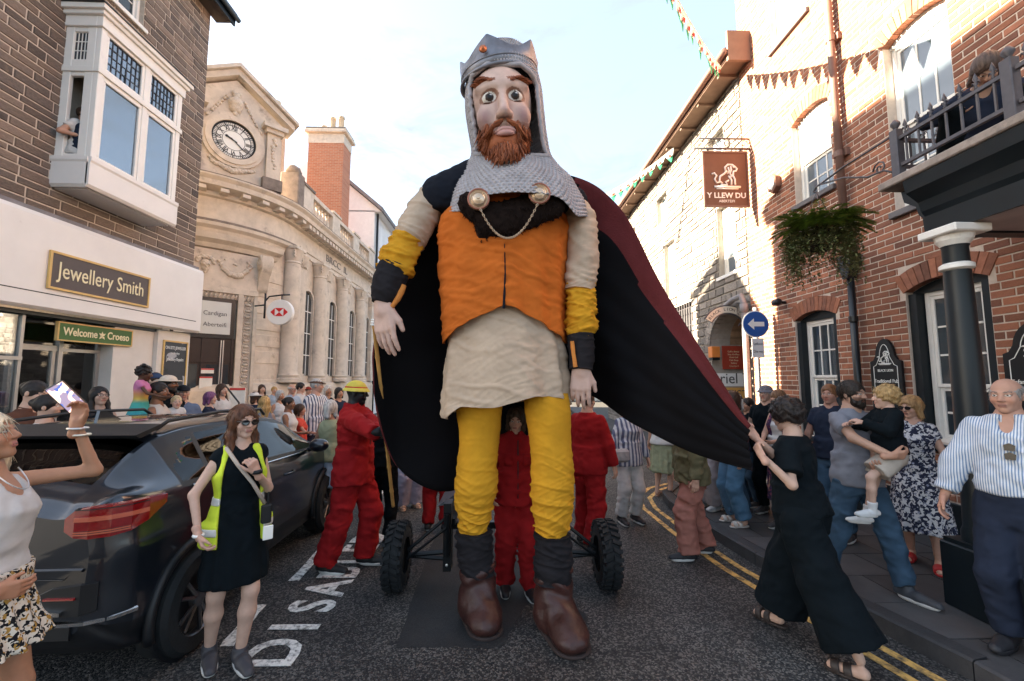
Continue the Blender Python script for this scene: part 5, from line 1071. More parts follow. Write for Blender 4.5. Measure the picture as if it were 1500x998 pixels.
b = MB(); b.tube([atY(330, 565, 9.3), atY(350, 590, 9.3), atY(351, 650, 9.3), Vector((atY(351, 650, 9.3).x, 9.3, .12))], .02, 8); tag(b.build('handrail', M_BLACKP, None, True), 'black metal handrail at the bank entrance steps', 'handrail')
# chimneys and house behind
M_BRFAR = mat('far_brick', (.46, .17, .10), .85, var=.2, nscale=20, bump=.3); 
def brickwork(name, c1, c2, mo, sc=1.0):
    m = bpy.data.materials.new(name); m.use_nodes = True; N, L = m.node_tree.nodes, m.node_tree.links; t = N.new('ShaderNodeTexBrick'); t.inputs['Color1'].default_value = (*c1, 1); t.inputs['Color2'].default_value = (*c2, 1); t.inputs['Mortar'].default_value = (*mo, 1)
    t.inputs['Scale'].default_value = sc; t.inputs['Brick Width'].default_value = .225; t.inputs['Row Height'].default_value = .075; t.inputs['Mortar Size'].default_value = .008
    tc = N.new('ShaderNodeTexCoord'); mp = N.new('ShaderNodeMapping'); mp.inputs['Rotation'].default_value = (PI / 2, 0, 0); L.new(tc.outputs['Object'], mp.inputs[0]); L.new(mp.outputs[0], t.inputs[0]); L.new(t.outputs[0], N['Principled BSDF'].inputs['Base Color']); N['Principled BSDF'].inputs['Roughness'].default_value = .9; return m
def chimney(nm, x0, x1, y0, y1, z0, z1, m, pots, label):
    r = empty('chimney', ((x0 + x1) / 2, (y0 + y1) / 2, z0)); tag(r, label, 'chimney')
    box('stack', m, r, x0, x1, y0, y1, z0, z1 - .7); box('band', M_BATH, r, x0 - .02, x1 + .02, y0 - .02, y1 + .02, z1 - .7, z1 - .25); box('cap', M_BATH, r, x0 - .15, x1 + .15, y0 - .15, y1 + .15, z1 - .25, z1 - .1, .02); box('cap', M_BATHD, r, x0 - .1, x1 + .1, y0 - .1, y1 + .1, z1 - .1, z1)
    for i, (q, hh) in enumerate(pots): b = MB(); b.lathe([(.15, 0), (.13, .1), (.12, hh - .1), (.15, hh - .08), (.14, hh)], (x0 + (x1 - x0) * q, (y0 + y1) / 2, z1), 12); b.build('chimney_pot', mat('pot_buff', (.55, .45, .33), .8), r, True)
chimney('c', -8.53, -7.0, 18.0, 18.9, 6.8, 12.9, brickwork('chimney_brick', (.48, .19, .11), (.40, .14, .08), (.42, .30, .22)), ((.3, .35), (.55, .75), (.8, .8)), 'tall red brick chimney with three pots above the bank parapet')
chimney('d', -9.9, -8.9, 16.0, 16.8, 6.8, 12.5, brickwork('pale_chimney_brick', (.62, .42, .28), (.55, .36, .24), (.6, .5, .4)), ((.2, .4), (.5, .45), (.8, .5)), 'pale sunlit brick chimney just behind the clock pediment')
M_WHITEW = mat('white_render', (.74, .74, .75), .8, var=.06)
hw_ = empty('white_house', (-8, 24, 0)); tag(hw_, 'white rendered house with slate roof beyond the bank', 'house')
box('wall', M_WHITEW, hw_, -13, -6.35, 20.6, 28, 0, 10.2)
b = MB(); b.prism([(-6.0, 10.15), (-9.4, 13.0), (-13, 10.15)], (0, 20.6, 0), (1, 0, 0), (0, 0, 1), (0, 7.4, 0)); b.build('gable', M_WHITEW, hw_)
b = MB(); b.prism([(-5.95, 10.15), (-9.4, 13.08), (-9.4, 13.25), (-5.9, 10.3)], (0, 20.4, 0), (1, 0, 0), (0, 0, 1), (0, 7.8, 0)); b.build('roof', mat('far_slate', (.20, .19, .20), .8, var=.2), hw_)
for y in (21.9, 24.0, 26.1):
    for z in (3.2, 6.0, 8.4): sash(hw_, -6.35, 1, y - .45, y + .45, z, z + 1.5, 2, 2, recess=.0, sill=True)
b = MB(); b.tube([(-6.25, 20.8, 0), (-6.25, 20.8, 10.1)], .06, 8); b.build('downpipe', M_BLACKP, hw_, True)
eh = empty('end_house', (0, 34, 0)); tag(eh, 'cream terraced house closing the far end of the street', 'house')
box('wall', mat('cream_wall', (.62, .55, .45), .8), eh, -14, 12, 34, 40, 0, 6.2); b = MB(); b.prism([(34 - .3, 6.2), (37, 8.4), (40.3, 6.2)], (-14, 0, 0), (0, 1, 0), (0, 0, 1), (26, 0, 0)); b.build('roof', _mats['far_slate'], eh)
for x in range(-12, 11, 3):
    for z in (1.0, 3.8):
        w = MB(); w.box(x - .5, x + .5, 33.94, 33.99, z, z + 1.5); w_ = w.build('window', M_WHITEP, eh); q = MB(); q.box(x - .42, x + .42, 33.93, 33.938, z + .08, z + 1.42); q.build('pane', M_DARKGLASS, w_)
# ================================================================== BRICK PUB, right
RX = 4.75
M_BRICK = mat('red_brick', (0.38, 0.145, 0.080), 0.85, var=0.22, nscale=14, bump=0.6, bscale=60, bdist=0.008, rand=0.75, col2=(0.15, 0.068, 0.050), dirt=(2.5, .56, (.13, .075, .06), .5))
M_BRMORTAR = mat('lime_mortar', (0.60, 0.50, 0.42), 0.95, var=0.15, nscale=12, bump=.5, bscale=80)
pub = empty('brick_pub', (RX, 5.5, 0), label='red brick pub with white sash windows and black canopy', cat='pub')
G1, G2, U1, U2, S2, S3 = (5.85, 6.69, .98, 2.78), (3.95, 4.80, 1.15, 2.86), (5.72, 6.50, 4.62, 5.95), (4.08, 4.83, 3.85, 5.95), (6.0, 6.86, 7.60, 9.1), (4.1, 4.85, 7.6, 9.1)
HOLES = [G1, G2, U1, U2, S2, S3]; RISE = .10
BH = [(a, b_, c, d + RISE) for a, b_, c, d in HOLES]
pw = holed_wall('wall', M_BRMORTAR, pub, RX, RX + .35, 1.2, 7.87, .12, 9.9, BH)
ARC_ = []
for a, b_, c, d in HOLES: hw = (b_ - a) / 2; rad = (hw * hw + RISE * RISE) / (2 * RISE); ARC_.append(((a + b_) / 2, d + RISE - rad, rad + .21, rad - .16, hw * 1.12 + .015))
masonry('brick', pw, RX, -1, 1.9, 7.87, .56, 9.9, BH, .079, .23, .013, .007, M_BRICK, 295, arches=ARC_, seed=5)
for k, (a, b_, c, d) in enumerate(HOLES):
    arch_bricks(pub, RX, -1, a, b_, d, RISE, 13, .215, M_BRICK)
    spandrel('window_head', M_DARKTIMBER if k < 2 else M_WHITEP, pub, RX + .06, -1, a, b_, d, RISE, .06, d - .02) if False else None
    b = MB(); hw = (b_ - a) / 2; rad = (hw * hw + RISE * RISE) / (2 * RISE); cc, vc = (a + b_) / 2, d + RISE - rad
    b.prism([(a, d - .03), (b_, d - .03)] + [(u, vc + math.sqrt(max(0, rad * rad - (u - cc) ** 2)) - .002) for u in np.linspace(b_, a, 11)], (RX + .09, 0, 0), (0, 1, 0), (0, 0, 1), (.05, 0, 0)); b.build('window_head', M_DARKTIMBER if k < 2 else M_WHITEP, pub)
M_SLATE = mat('slate_sill', (.13, .12, .125), .7, var=.2)
wa = sash(pub, RX, -1, G1[0] + .09, G1[1] - .09, G1[2], G1[3] - .03, 3, 2, recess=.12, curtain=True, sillmat=M_DARKTIMBER); 
sash(pub, RX, -1, G2[0] + .10, G2[1] - .10, G2[2], G2[3] - .03, 2, (3, 2), recess=.12, curtain=True, split=.36, sillmat=M_DARKTIMBER)
for g in (G1, G2):
    for a in ((g[0], g[0] + .09), (g[1] - .09, g[1])): box('window_lining', M_DARKTIMBER, pub, RX + .03, RX + .16, a[0], a[1], g[2], g[3] - .03)
for g, cl, rw in ((U1, 3, 2), (U2, 3, (2, 2)), (S2, 2, 2), (S3, 2, 2)):
    sash(pub, RX, -1, g[0], g[1], g[2], g[3] - .03, cl, rw, recess=.11, curtain=True, sillmat=M_SLATE, glass=mat('day_glass', (.10, .13, .16), .04, spec=1.0, var=0))
box('plinth', M_DARKTIMBER, pub, RX - .03, RX + .02, 1.2, 7.86, .12, .55, .006)
b = MB(); b.prism([(RX - .25, 9.9), (RX - .30, 10.05), (RX + 3.5, 12.8), (RX + 3.5, 9.9)], (0, 1.2, 0), (1, 0, 0), (0, 0, 1), (0, 6.9, 0)); b.build('roof', mat('pub_slate', (.06, .055, .06), .7, var=.3), pub)
box('eaves_band', M_BRICK, pub, RX - .09, RX + .01, 1.2, 7.9, 9.62, 9.9)
for x, y, z in ((RX - .10, 6.92, 5.2),):
    al = empty('alarm_box', (x, y, z)); tag(al, 'small hexagonal alarm box on the sunlit brick wall', 'alarm')
    b = MB(); b.prism([(.13 * math.sin(t), .17 * math.cos(t)) for t in np.linspace(0, 2 * PI, 7)[:-1]], (RX - .015, y, z), (0, 1, 0), (0, 0, 1), (-.09, 0, 0)); b.build('case', mat('alarm_brown', (.20, .10, .07), .5), al); b = MB(); b.prism([(.08 * math.sin(t), .11 * math.cos(t)) for t in np.linspace(0, 2 * PI, 7)[:-1]], (RX - .106, y, z), (0, 1, 0), (0, 0, 1), (-.006, 0, 0)); b.build('face_plate', M_WHITEP, al)
cm = empty('security_camera', (RX - .1, 6.75, 3.1)); tag(cm, 'small black security camera on the brick pub wall', 'camera')
b = MB(); b.lathe([(.05, 0), (.06, .02), (.06, .12), (.045, .14)], (RX - .17, 6.80, 3.12), 12, 'Y'); b.build('camera_body', M_BLACKP, cm, True); b = MB(); b.tube([(RX, 6.88, 3.12), (RX - .16, 6.88, 3.12)], .025, 8); b.build('mount', M_BLACKP, cm)
# downpipe
dp = empty('downpipe', (RX - .1, 5.45, .12)); tag(dp, 'brown downpipe with hopper running down the brick pub', 'downpipe')
M_PIPE = mat('pipe_brown', (.17, .095, .075), .5, var=.15); px_ = RX - .10
b = MB(); b.tube([(px_, 5.47, 3.5), (px_, 5.50, 9.85)], .048, 12); b.build('upper_pipe', M_PIPE, dp, True)
b = MB(); b.tube([(px_, 5.44, .12), (px_, 5.44, 3.2)], .042, 12); b.build('lower_pipe', M_BLACKP, dp, True)
b = MB(); b.cbox(px_ - .08, RX - .012, 5.34, 5.56, 3.34, 3.50, .008); b.prism([(5.36, 3.34), (5.54, 3.34), (5.49, 3.18), (5.41, 3.18)], (px_ - .07, 0, 0), (0, 1, 0), (0, 0, 1), (.13, 0, 0)); b.build('hopper', M_BLACKP, dp)
for z in (1.3, 2.6): b = MB(); b.lathe([(.055, 0), (.055, .07)], (px_, 5.44, z), 12); b.build('pipe_collar', M_BLACKP, dp)
for z in (4.9, 6.6, 8.3): b = MB(); b.lathe([(.06, 0), (.06, .08)], (px_, 5.485, z), 12); b.box(px_ + .04, RX - .01, 5.40, 5.57, z, z + .10); b.build('pipe_bracket', M_PIPE, dp)
# canopy with column and railing
can = empty('canopy', (3.9, 2.6, 0)); tag(can, 'black columned entrance canopy with balcony railing on the pub', 'canopy')
M_LEADTOP = mat('stained_stone_edge', (.30, .25, .22), .85, var=.3, nscale=9, dirt=(7, .52, (.07, .06, .06), .8), bump=.4)
Y1c, X0c = 3.62, 3.40
box('slab', M_LEADTOP, can, X0c, RX - .015, .8, Y1c, 3.53, 3.60, .01)
b = MB(); b.sweep([(.0, 3.05), (.02, 3.05), (.03, 3.22), (.06, 3.26), (.08, 3.34), (.18, 3.42), (.20, 3.525), (.0, 3.525)], [(3.62, .8, -1, 0), (3.62, Y1c - .22, -1, 0)]); b.sweep([(-.1, 3.05), (.02, 3.05), (.03, 3.22), (.06, 3.26), (.08, 3.34), (.18, 3.42), (.20, 3.525), (-.1, 3.525)], [(3.60, Y1c - .22, 0, 1), (RX - .02, Y1c - .22, 0, 1)])
b.build('entablature', M_DARKTIMBER, can); box('soffit', mat('soffit_pink', (.42, .36, .36), .7), can, 3.64, RX - .02, .8, 3.28, 3.06, 3.10); box('dark_soffit', M_DARKTIMBER, can, X0c + .03, 3.62, .8, Y1c - .03, 3.44, 3.52) if False else None
CLX, CLY = 3.60, 3.20
b = MB(); b.lathe([(.115, .62), (.115, .70), (.10, .74), (.095, 1.6), (.085, 2.5), (.078, 2.88), (.085, 2.90)], (CLX, CLY, 0), 24); b.build('column', M_DARKTIMBER, can, True, auto=40)
b = MB(); b.lathe([(.082, 2.70), (.104, 2.715), (.104, 2.745), (.082, 2.76)], (CLX, CLY, 0), 24); b.build('column_ring', M_WHITEP, can, True, auto=40)
b = MB(); b.cbox(CLX - .15, CLX + .15, CLY - .15, CLY + .15, 2.98, 3.045, .01); b.lathe([(.082, 2.90), (.11, 2.94), (.12, 2.98)], (CLX, CLY, 0), 24); b.build('column_cap', M_WHITEP, can, False); box('pedestal', M_DARKTIMBER, can, CLX - .17, CLX + .17, CLY - .17, CLY + .17, .12, .60, .01); box('pedestal_cap', M_DARKTIMBER, can, CLX - .15, CLX + .15, CLY - .15, CLY + .15, .60, .63)
XR = 3.45
def finial(p, parent, m=M_IRON):
    b = MB(); x, y, z = p; b.lathe([(.006, 0), (.012, .015), (.006, .03), (.016, .045), (.005, .06), (.017, .078), (.001, .13)], p, 6)
    for s in (-1, 1): b.tube([(x, y, z + .05), (x, y + s * .022, z + .06), (x, y + s * .028, z + .04)], [.006, .005, .003], 5)
    b.build('finial', m, parent, True)
for y0, y1 in ((2.66, 3.42), (1.85, 2.58), (1.0, 1.78)):
    for z in (3.69, 3.93): box('rail', M_IRON, can, XR - .015, XR + .015, y0, y1, z - .014, z + .014)
    n = 7
    for i in range(n): y = y0 + (y1 - y0) * (i + .5) / n; b = MB(); b.tube([(XR, y, 3.70), (XR, y, 3.925)], .010, 6); o = b.build('baluster', M_IRON, can); finial((XR, y, 3.945), can)
for y in (3.45, 2.62, 1.81): box('railing_post', M_IRON, can, XR - .035, XR + .035, y - .035, y + .035, 3.60, 4.02, .005); b = MB(); b.lathe([(.015, 0), (.02, .02), (.036, .045), (.036, .06), (.015, .09), (.002, .095)], (XR, y, 4.02), 12); b.build('post_ball', M_IRON, can, True)
for z in (3.69, 3.93): box('rail', M_IRON, can, XR + .04, RX - .02, 3.44, 3.465, z - .014, z + .014)
for i in range(9): x = XR + .12 + .13 * i; b = MB(); b.tube([(x, 3.452, 3.70), (x, 3.452, 3.925)], .010, 6); b.build('baluster', M_IRON, can); finial((x, 3.452, 3.945), can)
# basket on a scrolled bracket
hb = empty('hanging_basket', (3.42, 4.28, 3.3)); tag(hb, 'overflowing green hanging basket of ferns on a scrolled iron bracket', 'hanging basket')
b = MB(); b.tube([(XR, 3.48, 3.99), (3.43, 4.0, 3.97), (3.42, 4.36, 3.93), (3.42, 4.40, 3.89), (3.42, 4.36, 3.87)], .011, 6); b.tube([(XR, 3.50, 3.66), (3.44, 3.58, 3.72), (3.44, 3.75, 3.74), (3.43, 4.0, 3.86), (3.42, 4.30, 3.93)], .010, 6)
b.tube([(3.44, 3.62 + .07 * (1 - i / 14) * math.cos(i * .8), 3.76 + .07 * (1 - i / 14) * math.sin(i * .8)) for i in range(13)], .008, 6); b.build('bracket', M_IRON, hb, True)
BC = Vector((3.42, 4.36, 3.40))
b = MB()
for k in range(3): a = 2.1 * k; b.tube([(3.42, 4.36, 3.87), BC + Vector((.2 * math.cos(a), .2 * math.sin(a), .08))], .004, 5)
b.build('chain', M_IRON, hb); b = MB(); b.lathe([(.05, -.2), (.14, -.16), (.2, -.04), (.21, .06)], BC, 16); b.build('basket_bowl', mat('basket_dark', (.03, .025, .02), .9), hb, True)
def leaf_mat(nm, c1, c2): return mat(nm, c1, .6, var=.2, nscale=14, rand=1.0, col2=c2, spec=.3)
M_FERN = leaf_mat('fern_leaf', (.22, .30, .06), (.10, .17, .035)); M_TRAIL = leaf_mat('trailing_leaf', (.10, .14, .045), (.19, .18, .085))
lr = random.Random(11)
def leaf(b, p, d, L, W, up=(0, 0, 1)):
    d = Vector(d).normalized(); s = d.cross(Vector(up)); s = s.normalized() if s.length > .01 else Vector((1, 0, 0)); n = s.cross(d); p = Vector(p)
    b.add([p, p + d * L * .45 + s * W * .5 + n * L * .04, p + d * L, p + d * L * .45 - s * W * .5 + n * L * .04], [(0, 1, 2, 3)])
fr_ = MB()
for i in range(150):                                             # arching fern fronds
    a = lr.uniform(0, 2 * PI); L = lr.uniform(.16, .40); el = lr.uniform(.2, 1.1); p = BC + Vector((.12 * math.cos(a), .12 * math.sin(a), .06)); d = Vector((math.cos(a) * math.cos(el), math.sin(a) * math.cos(el), math.sin(el)))
    for k in range(14):
        p2 = p + d * L / 14; d = (d + Vector((0, 0, -.10))).normalized(); w = .085 * math.sin(PI * (k + 1.5) / 16); s = d.cross(Vector((0, 0, 1))); s = s.normalized() if s.length > .01 else Vector((1, 0, 0))
        for sg2 in (-1, 1): leaf(fr_, p2, s * sg2 + d * .5, w + .012, .026)
        p = p2
tag(fr_.build('fern_fronds', M_FERN, hb), kind='stuff')
tr = MB()
for i in range(330):                                            # trailing stems
    a = lr.uniform(0, 2 * PI); r0 = lr.uniform(.06, .20); L = lr.choice([lr.uniform(.1, .4), lr.uniform(.25, .62)]); p = BC + Vector((r0 * math.cos(a), r0 * math.sin(a), .05)); d = Vector((math.cos(a), math.sin(a), .3)); n = int(L / .028) + 4
    for k in range(n):
        p = p + d.normalized() * .028; d = d * .80 + Vector((lr.uniform(-.06, .06), lr.uniform(-.06, .06), -.28))
        for q in range(2): leaf(tr, p, (lr.uniform(-1, 1), lr.uniform(-1, 1), lr.uniform(-.8, .4)), lr.uniform(.025, .045), .020)
tag(tr.build('trailing_foliage', M_TRAIL, hb), kind='stuff')
fl = MB()
for i in range(40): a = lr.uniform(0, 2 * PI); p = BC + Vector((.27 * math.cos(a), .27 * math.sin(a), lr.uniform(-.05, .12))); [leaf(fl, p, (math.cos(k * 1.26), math.sin(k * 1.26), .4), .022, .018) for k in range(5)]
tag(fl.build('small_flowers', mat('flower_pale', (.62, .56, .66), .7), hb), kind='stuff')
# pub boards on the wall
def wall_board(y0, y1, z0, z1, lines, label, emblem=True):
    r = empty('pub_board', (RX, (y0 + y1) / 2, z0)); tag(r, label, 'sign'); yc, w = (y0 + y1) / 2, (y1 - y0) / 2
    pts = [(y0, z0), (y1, z0), (y1, z1 - .28), (y1 - .05, z1 - .26)] + [(yc + (w - .08) * math.cos(t), z1 - .24 + .24 * math.sin(t)) for t in np.linspace(.15, PI - .15, 12)] + [(y0 + .05, z1 - .26), (y0, z1 - .28)]
    b = MB(); b.prism(pts, (RX - .016, 0, 0), (0, 1, 0), (0, 0, 1), (-.03, 0, 0)); b.build('board', M_BLACKP, r)
    ln = MB(); pl = [(y0 + .05, z0 + .05), (y0 + .05, z1 - .34), (y0 + .09, z1 - .32)] + [(yc + (w - .14) * math.cos(t), z1 - .26 + .19 * math.sin(t)) for t in np.linspace(PI - .2, .2, 12)] + [(y1 - .09, z1 - .32), (y1 - .05, z1 - .34), (y1 - .05, z0 + .05)]
    ln.tube([(RX - .047, *p) for p in pl], .004, 5); ln.build('border_line', M_WHITEL, r)
    for s_, z, sz in lines: text('lettering', s_, sz, (RX - .048, yc, z), (0, -1, 0), (0, 0, 1), M_WHITEL, r, .003, xs=.82)
    if emblem: lion(r, (RX - .048, yc, z1 - .235), (0, -1, 0), (0, 0, 1), .17, M_WHITEL)
    return r
def lion(parent, o, u, v, s, m, name='lion_emblem'):
    """seated lion drawn in raised strokes, height s"""
    u, v, o = Vector(u), Vector(v), Vector(o); P = lambda x, y: o + u * (x * s) + v * (y * s); b = MB(); r = s * .032
    S_ = lambda pts, w=1.0: b.tube([P(*p) for p in pts], r * w, 6)
    S_([(-.18, -.30), (-.30, -.18), (-.26, .0), (-.10, .10), (.0, .22)], 1.2); S_([(.30, -.34), (.30, -.12), (.22, .06)], 1.2); S_([(.16, -.34), (.17, -.14), (.06, .02)], 1.1)
    S_([(-.26, -.34), (.0, -.34), (-.06, -.22), (.06, -.16)], 1.1); S_([(-.04, .22), (-.06, .36), (.06, .47), (.22, .46), (.32, .38), (.40, .30), (.36, .22), (.26, .20), (.24, .08), (.12, -.04)], 1.2); S_([(.06, .36), (.10, .22), (.02, .10)]); S_([(.16, .40), (.18, .26), (.12, .12), (.18, .0)]); S_([(.24, .40), (.30, .34)])
    S_([(-.26, -.22), (-.40, -.26), (-.48, -.12), (-.40, .02), (-.48, .12), (-.58, .08)], 1.1); S_([(-.50, -.42), (.50, -.42)], 1.5); S_([(-.42, -.49), (.42, -.49)], .8)
    return b.build(name, m, parent, True)
wall_board(4.88, 5.30, 1.25, 2.34, [('BLACK LION', 1.95, .045), ('Traditional Pub', 1.82, .064), ('Bedrooms', 1.70, .064), ('Restaurant', 1.58, .064)], 'black arched board lettered Traditional Pub, Bedrooms, Restaurant between the windows')
wall_board(3.36, 3.86, 1.1, 2.36, [('Tafarn Draddodiadol', 1.82, .058), ('Ystafelloedd', 1.68, .07), ('Ystafell Fwyta', 1.42, .07)], 'black arched board lettered Tafarn and Ystafelloedd at the right edge')
# swinging pub sign
ps = empty('pub_sign', (RX, 7.65, 5.2)); tag(ps, 'brown hanging pub sign with a white lion and Y LLEW DU lettering', 'sign'); SY = 7.65
a, c = atY(1028, 222, SY), atY(1098, 304, SY); x0, x1, z1, z0 = a.x, c.x, a.z, c.z
M_PSB = mat('pub_sign_brown', (.115, .048, .030), .5, var=.1)
box('sign_panel', M_PSB, ps, x0 + .03, x1 - .03, SY - .012, SY + .012, z0 + .03, z1 - .03)
for q in ((x0, x0 + .03, z0, z1), (x1 - .03, x1, z0, z1), (x0 + .03, x1 - .03, z0, z0 + .03), (x0 + .03, x1 - .03, z1 - .03, z1)): box('sign_frame', M_PIPE, ps, q[0], q[1], SY - .025, SY + .025, q[2], q[3])
xc = (x0 + x1) / 2; lion(ps, (xc + .02, SY - .014, z0 + .60), (1, 0, 0), (0, 0, 1), .50, M_WHITEL)
text('lettering', 'Y LLEW DU', .145, (xc, SY - .014, z0 + .22), (1, 0, 0), (0, 0, 1), M_WHITEL, ps, .006, bold=.003); text('lettering', 'ABERTEIFI', .07, (xc, SY - .014, z0 + .11), (1, 0, 0), (0, 0, 1), M_WHITEL, ps, .006)
b = MB(); zt = z1 + .06
b.tube([(RX, SY, zt), (x0 - .15, SY, zt)], .022, 8); b.tube([(RX, SY, zt + .20), (x0 - .05, SY, zt + .20)], .018, 8)
for i in range(7): xx = x0 - .02 + i * .17; b.tube([(xx + .08 * (1 - k / 10) * math.cos(k * .9), SY, zt + .10 + .08 * (1 - k / 10) * math.sin(k * .9)) for k in range(9)], .007, 5)
for xx in (x0 + .12, x1 - .12): b.tube([(xx, SY, z1 - .01), (xx, SY, zt)], .012, 6)
b.build('bracket', M_IRON, ps, True)
# ================================================================== STONE MEWS BUILDING beyond the pub
M_PSTONE = mat('pale_rubble', (0.32, 0.28, 0.245), 0.9, var=0.25, nscale=8, bump=0.8, bscale=22, bdist=0.015, rand=0.7, col2=(0.17, 0.15, 0.135))
M_PMORT = mat('pale_lime', (0.36, 0.325, 0.285), 0.95, var=0.15, nscale=8, bump=.4, bscale=40)
mews = empty('stone_building', (RX, 12, 0), label='pale rubble stone building with archway beyond the brick pub', cat='building')
AR = (7.98, 9.50, .12, 2.62); AH = .66
MW = [(8.28, 9.0, 4.05, 5.60), (11.3, 12.05, 4.15, 5.75), (8.55, 9.25, 6.45, 7.35), (11.7, 12.5, 6.45, 7.35), (14.6, 15.3, 4.15, 5.75), (14.6, 15.3, 6.45, 7.35)]; GR = (10.35, 11.5, 2.65, 3.80)
MH = MW + [GR, (AR[0], AR[1], .0, AR[3] + AH)]
mw = holed_wall('wall', M_PMORT, mews, RX + .02, RX + .45, 7.88, 19, .0, 7.95, MH)
masonry('stone_block', mw, RX + .02, -1, 7.885, 19, .12, 7.95, MW + [GR, (AR[0], AR[1], .0, AR[3])], .17, .34, .03, .03, M_PSTONE, 240, arches=[((AR[0] + AR[1]) / 2, AR[3] - .2, 1.05, 0.15, .8)], seed=9, vary=.35)
for g in MW: sash(mews, RX + .02, -1, *g, 2, (2, 2), recess=.12, glass=_mats['day_glass'], curtain=True)
spandrel('arch_wall', M_PMORT, mews, RX + .02, -1, AR[0], AR[1], AR[3], AH - .02, -.0001, AR[3] + AH) if False else None
ac, ah = (AR[0] + AR[1]) / 2, (AR[1] - AR[0]) / 2
ap = lambda t, r=ah: (ac + r * math.cos(t), AR[3] + r * .84 * math.sin(t))
b = MB(); b.prism([ap(t) for t in np.linspace(0, PI, 17)] + [(AR[0], AR[3] + AH), (AR[1], AR[3] + AH)], (RX + .02, 0, 0), (0, 1, 0), (0, 0, 1), (.43, 0, 0)); b.build('arch_spandrel', M_PMORT, mews)
for i in range(17):
    t0, t1 = PI * (i + .05) / 17, PI * (i + .95) / 17; b = MB(); b.prism([ap(t0), ap(t1), ap(t1, ah + .24), ap(t0, ah + .24)], (RX - .015, 0, 0), (0, 1, 0), (0, 0, 1), (.14, 0, 0)); b.build('arch_stone', M_PSTONE, mews)
M_VAULT = mat('vault_boards', (.33, .21, .13), .85, var=.3, nscale=4, streak=((1, 14, 14), .3), bump=.5)
b = MB(); V1 = [(RX + .45, *ap(t, ah)) for t in np.linspace(0, PI, 17)]; b.grid([V1, [(7.4, p[1], p[2]) for p in V1]]); b.build('vault', M_VAULT, mews, True)
box('passage_wall', M_PMORT, mews, RX + .45, 7.4, AR[1], AR[1] + .2, 0, 2.7); box('passage_wall', M_PMORT, mews, RX + .45, 7.4, AR[0] - .1, AR[0], 0, 2.7); box('passage_back', M_INTERIOR, mews, 7.4, 7.5, 7.5, 10, 0, 3.8)
box('jamb', M_PMORT, mews, RX + .015, RX + .45, AR[1] - .003, AR[1] + .02, 0.1, 2.62)
gr = MB(); [gr.tube([(RX - .0, GR[0] + (GR[1] - GR[0]) * i / 8, GR[2]), (RX - .0, GR[0] + (GR[1] - GR[0]) * i / 8, GR[3])], .014, 6) for i in range(9)]; [gr.tube([(RX - .0, GR[0], z), (RX, GR[1], z)], .012, 6) for z in (GR[2] + .15, GR[2] + .55, GR[3] - .15)]; gr.build('window_grille', M_IRON, mews); box('room_behind', M_INTERIOR, mews, RX + .2, RX + .25, GR[0], GR[1], GR[2], GR[3])
ro = MB(); ro.prism([(4.28, 8.05), (4.24, 8.17), (9.0, 10.9), (9.0, 10.7)], (0, 7.5, 0), (1, 0, 0), (0, 0, 1), (0, 12.0, 0)); ro_ = ro.build('roof', _mats['pub_slate'], mews); box('soffit', mat('eaves_brown', (.15, .10, .075), .8, var=.2), ro_, 4.32, RX + .05, 7.5, 19.4, 7.96, 8.02)
b = MB(); b.tube([(4.24, 7.45, 8.08), (4.24, 19.4, 8.08)], .065, 10); b.build('gutter', M_PIPE, ro_, True); box('fascia_board', M_PIPE, ro_, 4.30, 4.33, 7.5, 19.4, 7.98, 8.14)
for i in range(13): y = 7.9 + .9 * i; box('rafter_end', _mats['eaves_brown'], ro_, 4.36, RX, y, y + .08, 7.90, 7.958)
box('gable_return', mat('gable_timber', (.20, .13, .10), .8), mews, 4.30, RX + .05, 7.44, 7.50, 7.9, 8.5)
gp = empty('drainpipe', (RX - .1, 7.95, .12)); tag(gp, 'grey drainpipe with a bend beside the archway', 'drainpipe'); b = MB(); M_GP = mat('pipe_grey', (.24, .23, .24), .6, var=.15)
b.tube([(RX - .10, 7.93, .12), (RX - .10, 7.93, 3.30), (RX - .12, 7.98, 3.45), (RX - .14, 8.25, 3.42), (RX - .12, 8.55, 3.35), (RX - .02, 8.75, 3.33)], .055, 10); b.build('pipe', M_GP, gp, True)
b = MB(); b.lathe([(.075, 3.12), (.075, 3.28)], (RX - .10, 7.93, 0), 12); b.build('pipe_collar', M_GP, gp, True)
am = empty('arch_sign', (RX - .3, 8.3, 3.3)); tag(am, 'curved dark name board with pale letters over the archway', 'sign'); ay = 8.35
pa, pc = atY(1049, 470, ay), atY(1082, 447, ay); cxm, czm, rm = (pa.x + pc.x) / 2, pa.z - .22, .42
for (r0, r1, y, m) in ((.36, .54, ay, M_IRON), (.385, .515, ay - .012, mat('board_cream', (.62, .56, .46), .6))):
    b = MB(); ts = np.linspace(R(150), R(30), 15); b.prism([(cxm + r1 * math.cos(t), czm + r1 * math.sin(t)) for t in ts] + [(cxm + r0 * math.cos(t), czm + r0 * math.sin(t)) for t in ts[::-1]], (0, y, 0), (1, 0, 0), (0, 0, 1), (0, .02, 0)); b.build('curved_board', m, am)
for i, ch in enumerate('BLACK LION MEWS'):
    t = R(144 - 108 * i / 14); text('lettering', ch, .085, (cxm + .45 * math.cos(t), ay - .014, czm + .45 * math.sin(t)), (math.sin(t), 0, -math.cos(t)), (math.cos(t), 0, math.sin(t)), M_BLACKP, am, .004) if ch != ' ' else None
b = MB(); b.tube([(cxm + .46, ay + .02, czm + .25), (RX + .02, ay + .02, czm + .3)], .012, 6); b.tube([(cxm + .3, ay + .02, czm + .2), (RX + .02, ay + .02, czm + .12)], .012, 6); b.build('bracket', M_IRON, am)
